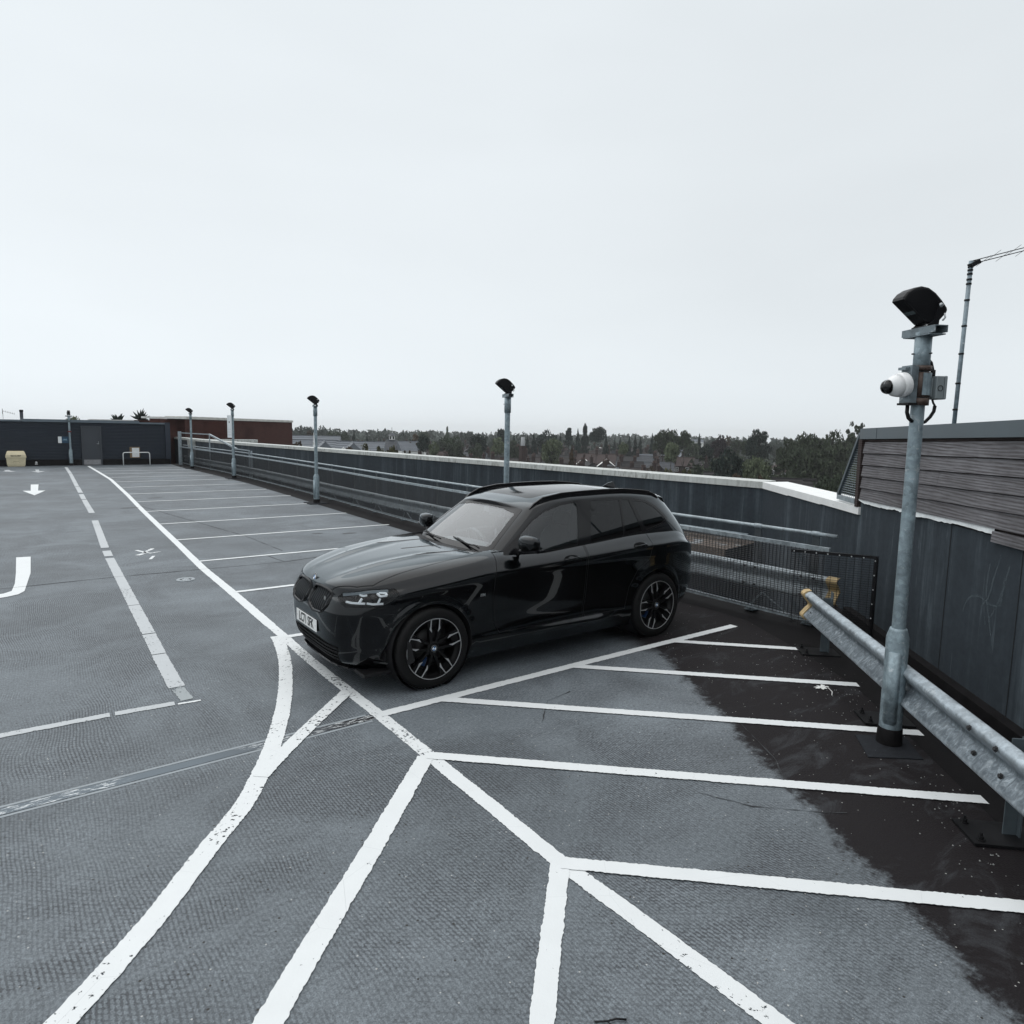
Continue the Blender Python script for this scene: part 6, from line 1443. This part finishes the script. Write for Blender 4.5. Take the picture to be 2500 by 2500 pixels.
# lower intake bars
mb = MB()
for z in (.26, .30, .34, .38, .42):
    ys_ = [-.5+.1*i for i in range(11)]
    for a, b in zip(ys_, ys_[1:]): mb.bar((front_x(a, z)-.03, a, z), (front_x(b, z)-.03, b, z), .02, .010)
mb.prism(shrink(LOWG, .0), .605, .61, frontX); mb.build('lower_intake', BLACK, car)
mb = MB(); ys_ = [-.66+.12*i for i in range(12)]; pts = [(front_x(y, .205)+.012, y, .195) for y in ys_]
for a, b in zip(pts, pts[1:]): mb.bar(a, b, .05, .014)
mb.build('front_splitter', GLOSSB, car)
for s in (1, -1):
    f = diag(s); tt = []
    for p in AC: 
        h_ = hit(f(p, 2.0), (-HD.x, -HD.y*s, 0)); tt.append((h_.x*HD.x+s*h_.y*HD.y) if h_ else .9)
    mb = MB(); mb.prism(shrink(AC, -.002), .77, .78, f)
    for z in (.29, .33, .37, .41): mb.bar(f((.38, z), min(tt)-.05), f((.62, z), min(tt)-.05), .012, .008)
    ac = mb.build('air_intake', BLACK, car)
    mb = MB(); bl = [(.30, .285), (.40, .262), (.53, .250), (.64, .285), (.68, .34)]
    for a, b in zip(bl, bl[1:]):
        pa, pb = [Vector(hit(f(q, 2.0), (-HD.x, -HD.y*s, 0)) or f(q, .9)) for q in (a, b)]; o1_ = Vector((HD.x, HD.y*s, 0))*.006; mb.bar(pa+o1_, pb+o1_, .012, .016)
    mb.build('bumper_blade', CPAINT, car)
# headlights
for s in (1, -1):
    f = diag(s); 
    def surf(p, off=0.):
        h_ = hit(f(p, 2.0), (-HD.x, -HD.y*s, 0)); t = (h_.x*HD.x+s*h_.y*HD.y) if h_ else .85
        return Vector(f(p, t+off))
    pp = prism_mesh(shrink(HLr, .001), .4, 1.2, f)
    hl = patch(boolean(LOWER, pp, 'INTERSECT') if False else LOWER, pp, 'headlight', LENS, (HD.x, HD.y*s, 0), .1)
    mb = MB(); inn = shrink(HLr, .0015); n = len(inn); back = [surf(p, -.055) for p in inn]; rim_ = [surf(p, -.001) for p in inn]
    c_ = sum(back, Vector())/n; mb.add(back+rim_+[c_], [(i, (i+1)%n, n+(i+1)%n, n+i) for i in range(n)]+[(i, (i+1)%n, 2*n) for i in range(n)], False); mb.build('lamp_housing', BLACK, hl)
    mb = MB(); 
    up = [p for p in HL]
    DRL = NT('daylight_strip').bsdf(rgba((.90, .93, .95)), .3, spec=.6) if s > 0 else DRL
    CHR = NT('lamp_chrome').bsdf(rgba((.22, .25, .27)), .3, .2) if s > 0 else CHR
    for seg_ in [[(.068,.803),(.126,.799),(.243,.799)],[(.192,.803),(.207,.838)],[(.256,.802),(.302,.794),(.383,.797)],[(.343,.80),(.358,.842)],[(.17,.868),(.204,.856),(.24,.862)],[(.318,.878),(.353,.858),(.406,.865),(.383,.883),(.33,.884)]]:
        mb = MB()
        for a, b in zip(seg_, seg_[1:]): mb.bar(surf(a, -.016), surf(b, -.016), .014, .015, (0, 0, 1))
        mb.build('daylight_strip', DRL, hl)
    mb = MB()
    for c2 in [(.12,.835),(.285,.84)]:
        q = surf(c2, -.045); mb.lathe([(.0, .012), (.02, .008), (.028, 0)], 16, Matrix.Translation(q) @ Vector((HD.x, HD.y*s, 0)).to_track_quat('Z', 'Y').to_matrix().to_4x4())
    mb.build('projector', GLOSSB, hl)
    mb = MB(); e1 = [(.02,.853),(.16,.874),(.262,.890),(.40,.897)]
    for a, b in zip(e1, e1[1:]): mb.bar(surf(a, -.012), surf(b, -.012), .02, .024, (0, 0, 1))
    mb.build('lamp_brow', CHR, hl)
    # tail lamp
    tp = prism_mesh(shrink(TL, .001), s*.6, s*1.2, sideY); tl = patch(LOWER, tp, 'tail_lamp', REDL, (-.4, s, .2), .0)
    mb = MB(); P_ = [(-3.5, 1.02), (-3.6, 1.03), (-3.7, 1.02)]
# number plate
PX = max(front_x(0, .528), front_x(.2, .528))+.012; PXc = [front_x(.26, .535), front_x(0, .535)]
mb = MB(); mb.box(-.006, 0, -.26, .26, -.056, .056); pl_ = mb.build('number_plate', NT('plate_white').bsdf(rgba((.80, .81, .80)), .3), car); pl_.location = (PX, 0, .528)
bv = pl_.modifiers.new('b', 'BEVEL'); bv.width = .004; bv.segments = 2
me = text_mesh('LC71 SFK', .118, .0008, .0022, .78); me.materials.append(NT('plate_black').bsdf(rgba((.01, .01, .01)), .4)); o_ = bpy.data.objects.new('lettering', me); link(o_, pl_); o_.location = (.001, 0, -.001); o_.rotation_euler = (pi/2, 0, pi/2)
mb = MB(); mb.box(-.03, -.0062, -.24, .24, -.05, .05); mb.build('plate_mount', BLACK, pl_)
mb = MB()
for y in (-.235, .235): mb.lathe([(0, .003), (.008, .002), (.009, 0)], 8, Matrix.Translation((0, y, 0)) @ Matrix.Rotation(pi/2, 4, 'Y'))
mb.build('plate_screw', simple('screw_cap', (.6, .61, .6), .4), pl_)
# roundel badges
BLU = NT('badge_blue').bsdf(rgba((.02, .16, .42)), .2); WHT = NT('badge_white').bsdf(rgba((.8, .82, .84)), .2)
def roundel(r, parent, M_, name='badge', dark=False):
    mb = MB(); mb.lathe([(0, .001), (r*.98, .001), (r, .004), (r*.96, .006), (r*.62, .0055), (0, .0055)], 28, M_); b = mb.build(name, GLOSSB if not dark else BLACK, parent)
    mb = MB(); mb.lathe([(r*.94, .0061), (r*.99, .0061), (r*.99, .0045), (r*.94, .0045)], 28, M_); mb.lathe([(r*.60, .0061), (r*.66, .0061)], 28, M_); mb.build('badge_ring', STEEL, b)
    for k, m in enumerate((BLU, WHT, BLU, WHT)):
        mb = MB(); a0 = pi/2*k; pts = [(0, 0)]+[(cos(a0+pi/2*i/6)*r*.59, sin(a0+pi/2*i/6)*r*.59) for i in range(7)]
        mb.add([M_ @ Vector((p[0], p[1], .0064)) for p in pts], [tuple(range(8))]); mb.build('badge_quarter', m, b)
    return b
def topn(x, y):
    e_ = .02; dzx = (top_z(x+e_, y)-top_z(x-e_, y))/(2*e_); dzy = (top_z(x, y+e_)-top_z(x, y-e_))/(2*e_); return Vector((-dzx, -dzy, 1)).normalized()
Mh = Matrix.Translation((.725, 0, top_z(.725, 0)+.001)) @ topn(.725, 0).to_track_quat('Z', 'X').to_matrix().to_4x4(); roundel(.041, car, Mh)
# wheels
TYRE = simple('tyre_rubber', (.0045, .0045, .0048), .7, var=.4, scale=60, spec=.25); RIMB = NT('rim_gloss_black').bsdf(rgba((.004, .004, .0045)), .35, spec=.2); RIMS = NT('rim_machined_edge').bsdf(rgba((.50, .51, .52)), .35, .6)
DISC = simple('brake_disc', (.03, .03, .03), .5, .4)
def wheel(x, s, rot):
    R_ = .365; Mx = Matrix.Translation((x, s*.935, R_)) @ Matrix.Rotation(-pi/2*s, 4, 'X')      # local +z points outboard
    F = lambda r, a, z: Mx @ Vector((r*cos(a), r*sin(a), z))
    mb = MB(); mb.lathe([(.262, -.20), (.268, -.01), (.272, .0), (.276, -.004), (.272, -.02), (.245, -.045), (.235, -.06), (.235, -.19)], 64, Mx)
    # barrel and hub
    mb.lathe([(.262, -.20), (.235, -.19)], 40, Mx)
    w_ = mb.build('wheel', RIMB, car)
    tb_ = MB(); tb_.lathe([(.270, -.005), (.285, .004), (.310, .007), (.335, .002), (.352, -.010), (.360, -.028), (.365, -.05), (.365, -.19), (.350, -.225), (.268, -.225)], 72, Mx)
    for k in range(72):
        a = 2*pi*k/72
        for zz in (-.035, -.20): tb_.add([F(.3655, a, zz), F(.3655, a+.05, zz+.02), F(.369, a+.05, zz+.02), F(.369, a, zz), F(.3655, a+.02, zz-.02), F(.369, a+.02, zz-.02)], [(0, 1, 2, 3), (0, 3, 5, 4), (3, 2, 5), (1, 4, 5, 2)])
    tb_.build('tyre', TYRE, w_)
    dk = MB(); dk.lathe([(.05, -.12), (.165, -.12), (.165, -.10), (.05, -.10)], 40, Mx); dk.lathe([(0, -.19), (.25, -.19)], 40, Mx); dk.build('brake_disc', DISC, w_)
    cp = MB(); 
    for i in range(6):
        a0 = .55*s if s > 0 else 2.6; a = .9+.09*i; a2 = a+.09; vs = [F(r, a_, z) for a_ in (a, a2) for r in (.10, .18) for z in (-.13, -.075)]; cp.add(vs, [(0, 1, 3, 2), (4, 6, 7, 5), (0, 4, 5, 1), (2, 3, 7, 6), (1, 5, 7, 3), (0, 2, 6, 4)])
    cp.build('brake_caliper', NT('caliper_blue').bsdf(rgba((.01, .05, .16)), .3), w_)
    for k in range(5):
        a0 = rot+2*pi*k/5; sp = MB()
        for sg in (-1, 1):                                                 # each arm is a pair of converging blades
            hub_a, out_a = a0+sg*.30, a0+sg*.235
            for (r0, r1, aa0, aa1, z0, z1, w0, w1) in ((.045, .15, a0+sg*.50, a0+sg*.30, -.018, -.006, .016, .013), (.15, .262, a0+sg*.30, a0+sg*.245, -.006, -.004, .013, .018)):
                P0, P1 = Vector((r0*cos(aa0), r0*sin(aa0), 0)), Vector((r1*cos(aa1), r1*sin(aa1), 0)); d = (P1-P0).normalized(); q = Vector((-d.y, d.x, 0))
                vs = [P0-q*w0+Vector((0, 0, z0-.04)), P0+q*w0+Vector((0, 0, z0-.04)), P1+q*w1+Vector((0, 0, z1-.035)), P1-q*w1+Vector((0, 0, z1-.035)), P0-q*w0*.8+Vector((0, 0, z0)), P0+q*w0*.8+Vector((0, 0, z0)), P1+q*w1*.8+Vector((0, 0, z1)), P1-q*w1*.8+Vector((0, 0, z1))]
                sp.hexa([Mx @ v for v in vs])
        # filler plate near the rim between the pair
        vs = [F(.262, a0-.26, -.012), F(.262, a0+.26, -.012), F(.20, a0+.16, -.03), F(.20, a0-.16, -.03), F(.262, a0-.26, -.03), F(.262, a0+.26, -.03), F(.20, a0+.16, -.045), F(.20, a0-.16, -.045)]; sp.hexa([vs[4], vs[5], vs[6], vs[7], vs[0], vs[1], vs[2], vs[3]])
        sp.build('spoke', RIMB, w_)
        tr_ = MB()
        def ribbon(pts, wd):
            P = [Vector((r*cos(a), r*sin(a), z)) for r, a, z in pts]; vs = []
            for i, p in enumerate(P):
                d = (P[min(i+1, len(P)-1)]-P[max(i-1, 0)]); d.z = 0; d.normalize(); q = Vector((-d.y, d.x, 0))*(wd[i]/2); vs += [Mx @ (p-q), Mx @ (p+q), Mx @ (p-q-Vector((0, 0, .006))), Mx @ (p+q-Vector((0, 0, .006)))]
            for i in range(len(P)-1): a = i*4; b = a+4; tr_.add([vs[a], vs[a+1], vs[b+1], vs[b], vs[a+2], vs[a+3], vs[b+3], vs[b+2]], [(0, 1, 2, 3), (4, 7, 6, 5), (0, 4, 5, 1), (1, 5, 6, 2), (2, 6, 7, 3), (3, 7, 4, 0)])
        u_ = .168
        for sg in (-1, 1): ribbon([(.270, a0+sg*.155, .006), (.215, a0+sg*.20, .003), (.185, a0+sg*.245, .001), (.155, a0+sg*.20, -.001)], (.0075, .0080, .016, .003))
        ribbon([(.270, a0-.168+.336*i/6, .006) for i in range(7)], [.0065]*7)
        ribbon([(.272, a0+.185+(2*pi/5-.37)*i/12, .0065) for i in range(13)], [.0042]*13)
        tr_.build('rim_edge_trim', RIMS, w_)
    hb_ = MB(); hb_.lathe([(.062, -.03), (.058, -.016), (.045, -.012), (.038, -.012), (0, -.012)], 28, Mx)
    for k in range(5):
        a = rot+pi/5+2*pi*k/5; hb_.lathe([(0, -.012), (.009, -.014), (.011, -.03)], 6, Mx @ Matrix.Translation((.052*cos(a), .052*sin(a), .0)))
    hb_.build('hub', RIMB, w_)
    roundel(.031, w_, Mx @ Matrix.Translation((0, 0, -.010)) @ Matrix.Rotation(.5, 4, 'Z'), 'hub_cap', dark=True)
for x_, rt_ in ((0, -1.60), (-2.864, -1.32)):
    wheel(x_, 1, rt_); wheel(x_, -1, rt_+.4)
# wheel arch liners
for xc in (0, -2.864):
    for s in (1, -1):
        mb = MB(); mb.lathe([(.395, -.03), (.398, -.35), (.0, -.36)], 40, Matrix.Translation((xc, s*.93, .365)) @ Matrix.Rotation(-pi/2*s, 4, 'X')); mb.build('arch_liner', BLACK, car)
mb = MB(); mb.box(-3.3, .6, -.80, .80, .17, .20); mb.build('underbody', BLACK, car)
# door handles over flat black ovals, the shade of their bowls painted on
for s in (1, -1):
    for x, z in ((-1.572, 1.016), (-2.568, 1.062)):
        y = side_y(x, z, s)
        mb = MB(); K_ = 24
        pts = [(x+.105*cos(2*pi*i/K_), z+.036*sin(2*pi*i/K_)+.02*0) for i in range(K_)]
        vs = [(p[0], s*(side_y(p[0], p[1], s)+.0008), p[1]) for p in pts]+[(x, s*(y-.0+.0009), z)]
        mb.add(vs, [(i, (i+1)%K_, K_) for i in range(K_)], True); b_ = mb.build('handle_bowl_shade', MATTE, car)
        mb = MB(); H_ = []
        for i in range(9):
            u = -1+2*i/8; xx = x+.098*u; zz = z+.006+.008*u*-1; yy = side_y(xx, zz, s)+.006+.026*(1-u**4)
            for dz_, dy_ in ((.013, -.004), (.004, .0), (-.012, -.003), (-.010, -.016), (.010, -.016)): H_.append((xx, s*(yy+dy_), zz+dz_))
        mb.add(H_, [(i*5+j, i*5+(j+1)%5, (i+1)*5+(j+1)%5, (i+1)*5+j) for i in range(8) for j in range(5)]+[(0, 1, 2, 3, 4), (44, 43, 42, 41, 40)], True); mb.build('door_handle', CPAINT, b_)
    # mirror
    MC = Vector((-.975, s*.995, 1.228)); mb = MB(); n1, n2 = 14, 20; vs = []
    for i in range(n1+1):
        ph = -pi/2+pi*i/n1
        for j in range(n2):
            a = 2*pi*j/n2; cx_, cy_, cz_ = cos(ph)*cos(a), sin(ph), cos(ph)*sin(a)
            X_ = .074*math.copysign(abs(cx_)**.75, cx_); Y_ = .118*math.copysign(abs(cy_)**.62, cy_); Z_ = .078*math.copysign(abs(cz_)**.7, cz_)
            if X_ < -.045: X_ = -.045
            Z_ *= 1-.25*max(0, cy_*1.0); X_ -= .25*Y_*.8 if Y_ > 0 else 0
            vs.append((MC.x+X_, MC.y+s*Y_*.92, MC.z+Z_+.0*Y_))
    mb.add(vs, [(i*n2+j, i*n2+(j+1)%n2, (i+1)*n2+(j+1)%n2, (i+1)*n2+j) for i in range(n1) for j in range(n2)], True); mi = mb.build('mirror', CPAINT, car)
    mb = MB(); mb.box(MC.x-.048, MC.x-.044, MC.y-.1, MC.y+.1, MC.z-.06, MC.z+.06); mb.build('mirror_glass', simple('mirror_glass', (.5, .53, .55), .03, 1.), mi)
    mb = MB(); mb.tube([(MC.x+.01, s*.83, MC.z-.11), (MC.x+.01, s*.90, MC.z-.085), (MC.x, s*.97, MC.z-.06)], [.035, .026, .028], 12); mb.bar((MC.x+.0, s*.94, MC.z-.066), (MC.x-.03, s*1.15, MC.z-.058), .10, .022); mb.build('mirror_arm', GLOSSB, mi)
    # roof rail
    xs_ = [-1.27, -1.33, -1.45, -1.7, -2.0, -2.3, -2.6, -2.85, -3.0, -3.1, -3.16]
    mb = MB(); vs = []
    for i, x in enumerate(xs_):
        yb = .595 if -1.4 > x > -3.05 else .60; zt_ = top_z(x, s*yb); hh = .052 if 0 < i < len(xs_)-1 else .006
        if i in (1, len(xs_)-2): hh = .026
        for dy, dz_ in ((-.016, -.012), (.018, -.012), (.014, hh), (-.010, hh)): vs.append((x, s*(yb+dy), zt_+dz_))
    n = len(xs_); mb.add(vs, [(i*4+j, i*4+(j+1)%4, (i+1)*4+(j+1)%4, (i+1)*4+j) for i in range(n-1) for j in range(4)]+[(0, 1, 2, 3), (n*4-1, n*4-2, n*4-3, n*4-4)]); o_ = mb.build('roof_rail', GLOSSB, car); bv = o_.modifiers.new('b', 'BEVEL'); bv.width = .006; bv.segments = 2
    # side repeater badge and sill fin
    xb, zb_ = -.51, .78; me = text_mesh('///M', .034, .001, .001); me.materials.append(STEEL); o_ = bpy.data.objects.new('wing_badge', me); link(o_, car); o_.location = (xb, s*(side_y(xb, zb_, s)+.002), zb_); o_.rotation_euler = (pi/2, 0, 0 if s < 0 else pi)
# spoiler
mb = MB(); vs = []; ns = 15
for i in range(ns):
    y = -.60+1.2*i/(ns-1); xr = -3.44+.13*abs(y/.6)**3; x0 = -3.20; zt = top_z(x0, y*.96); dr = .015+.03*abs(y/.6)**4
    vs += [(x0, y*.97, zt+.001), (lerp(x0, xr, .6), y*.985, zt-.016), (xr, y*.97, zt-.042-dr*.6), (xr+.01, y*.96, zt-.060-dr*.6), (x0-.02, y*.95, zt-.05)]
mb.add(vs, [(i*5+j, i*5+(j+1)%5, (i+1)*5+(j+1)%5, (i+1)*5+j) for i in range(ns-1) for j in range(5)]+[(0, 1, 2, 3, 4), tuple((ns-1)*5+j for j in (4, 3, 2, 1, 0))], True)
sp_ = mb.build('roof_spoiler', CPAINT, car); bv = sp_.modifiers.new('b', 'BEVEL'); bv.width = .006; bv.segments = 2; bv.limit_method = 'ANGLE'
# fin aerial
mb = MB(); zt = top_z(-2.98, 0); F_ = [(-2.80, 0), (-2.88, .03), (-2.95, .058), (-3.01, .068), (-3.035, .066), (-3.05, 0)]
L_ = [(x, zt+dz_, .028 if dz_ == 0 else .006) for x, dz_ in F_]; vs = []
for s in (1, -1): vs += [(x, s*w_ if i not in (0,) else 0, z-.006 if w_ > .02 else z) for i, (x, z, w_) in enumerate(L_)]
n = len(L_); bs_ = [(-2.80, 0, zt-.002)]; mb.add(vs, [tuple(range(n)), tuple(range(2*n-1, n-1, -1))]+[(i, n+i, n+i+1, i+1) for i in range(n-1)]+[(n-1, 2*n-1, n, 0)]); mb.build('roof_fin', CPAINT, car)
# wipers
for a, b in (((-.665, .62), (-.74, .02)), ((-.63, -.05), (-.72, -.58))):
    mb = MB(); P_ = [Vector((lerp(a[0], b[0], i/6), lerp(a[1], b[1], i/6), 0)) for i in range(7)]
    for p in P_: p.z = top_z(p.x, p.y)+.014
    mb.tube(P_, .007, 6); mb.tube([P_[2]+Vector((.02, 0, -.002)), P_[5]+Vector((.0, 0, .012))], .009, 6); mb.build('wiper', BLACK, car)
# cowl panel
# interior
SEAT = simple('seat_leather', (.030, .031, .034), .55, var=.15); INT = simple('cabin_plastic', (.15, .17, .18), .65, var=.1)
mb = MB(); loft_ = []
for x, z0, z1 in ((-.80, .70, 1.085), (-.98, .70, 1.10), (-1.14, .70, 1.075), (-1.20, .70, 1.0), (-1.18, .70, .90)): loft_ += [(x, -.70, z0), (x, .70, z0), (x, .70, z1), (x, .2, z1+.02), (x, -.2, z1+.02), (x, -.70, z1)]
mb.add(loft_, [(i*6+j, i*6+(j+1)%6, (i+1)*6+(j+1)%6, (i+1)*6+j) for i in range(4) for j in range(6)]+[(0, 1, 2, 3, 4, 5), (29, 28, 27, 26, 25, 24)]); mb.build('dashboard', INT, car)
mb = MB(); sc_ = Vector((-1.30, -.37, 1.02)); tl_ = Matrix.Translation(sc_) @ Matrix.Rotation(radians(-65), 4, 'Y'); pts = [tl_ @ Vector((.18*cos(2*pi*i/24), .18*sin(2*pi*i/24), 0)) for i in range(25)]; mb.tube(pts, .015, 8, cap=False)
mb.bar(tl_ @ Vector((-.17, 0, 0)), tl_ @ Vector((.17, 0, 0)), .03, .02); mb.bar(tl_ @ Vector((0, -.17, 0)), tl_ @ Vector((0, .17, 0)), .04, .02); mb.build('steering_wheel', INT, car)
def seat(x, y):
    o_ = MB()
    def blob(c, sx_, sy_, sz_, tilt=0):
        n1, n2 = 8, 12; vs = []
        for i in range(n1+1):
            ph = -pi/2+pi*i/n1
            for j in range(n2):
                a = 2*pi*j/n2; q = [cos(ph)*cos(a), cos(ph)*sin(a), sin(ph)]; q = [math.copysign(abs(k)**.6, k) for k in q]
                X_, Y_, Z_ = q[0]*sx_, q[1]*sy_, q[2]*sz_; vs.append((c[0]+X_*cos(tilt)-Z_*sin(tilt), c[1]+Y_, c[2]+X_*sin(tilt)+Z_*cos(tilt)))
        o_.add(vs, [(i*n2+j, i*n2+(j+1)%n2, (i+1)*n2+(j+1)%n2, (i+1)*n2+j) for i in range(n1) for j in range(n2)], True)
    blob((x, y, .66), .27, .25, .09); blob((x-.33, y, .96), .075, .24, .33, .28); blob((x-.46, y, 1.345), .055, .125, .085, .2); o_.tube([(x-.43, y-.05, 1.2), (x-.45, y-.05, 1.3)], .008, 6); o_.tube([(x-.43, y+.05, 1.2), (x-.45, y+.05, 1.3)], .008, 6); return o_
for y in (.37, -.37): seat(-1.45, y).build('seat', SEAT, car)
mb = seat(-2.45, .0); mb.build('rear_seat', SEAT, car); seat(-2.45, .42).build('rear_seat', SEAT, car); seat(-2.45, -.42).build('rear_seat', SEAT, car)
mb = MB(); mb.bar((-1.30, -.12, 1.40), (-1.30, .12, 1.40), .04, .07); mb.box(-1.30, -1.16, -.05, .05, 1.42, 1.48); mb.bar((-1.22, 0, 1.50), (-1.30, 0, 1.42), .03, .03); im = mb.build('interior_mirror', INT, car)
mb = MB(); mb.tube([(-1.3, -.02, 1.36), (-1.3, -.02, 1.24)], .003, 4); mb.prism([(0, .0), (.02, -.05), (0, -.12), (-.02, -.05)], -.003, .003, lambda p, t: (-1.3+t, -.02+p[0], 1.24+p[1])); mb.build('hanging_pendant', INT, car)
mb = MB(); mb.box(-3.55, -.85, -.75, .75, .44, .46); mb.build('cabin_floor', CABIN, car)
for m_ in list(bpy.data.meshes):
    if m_.users == 0: bpy.data.meshes.remove(m_)
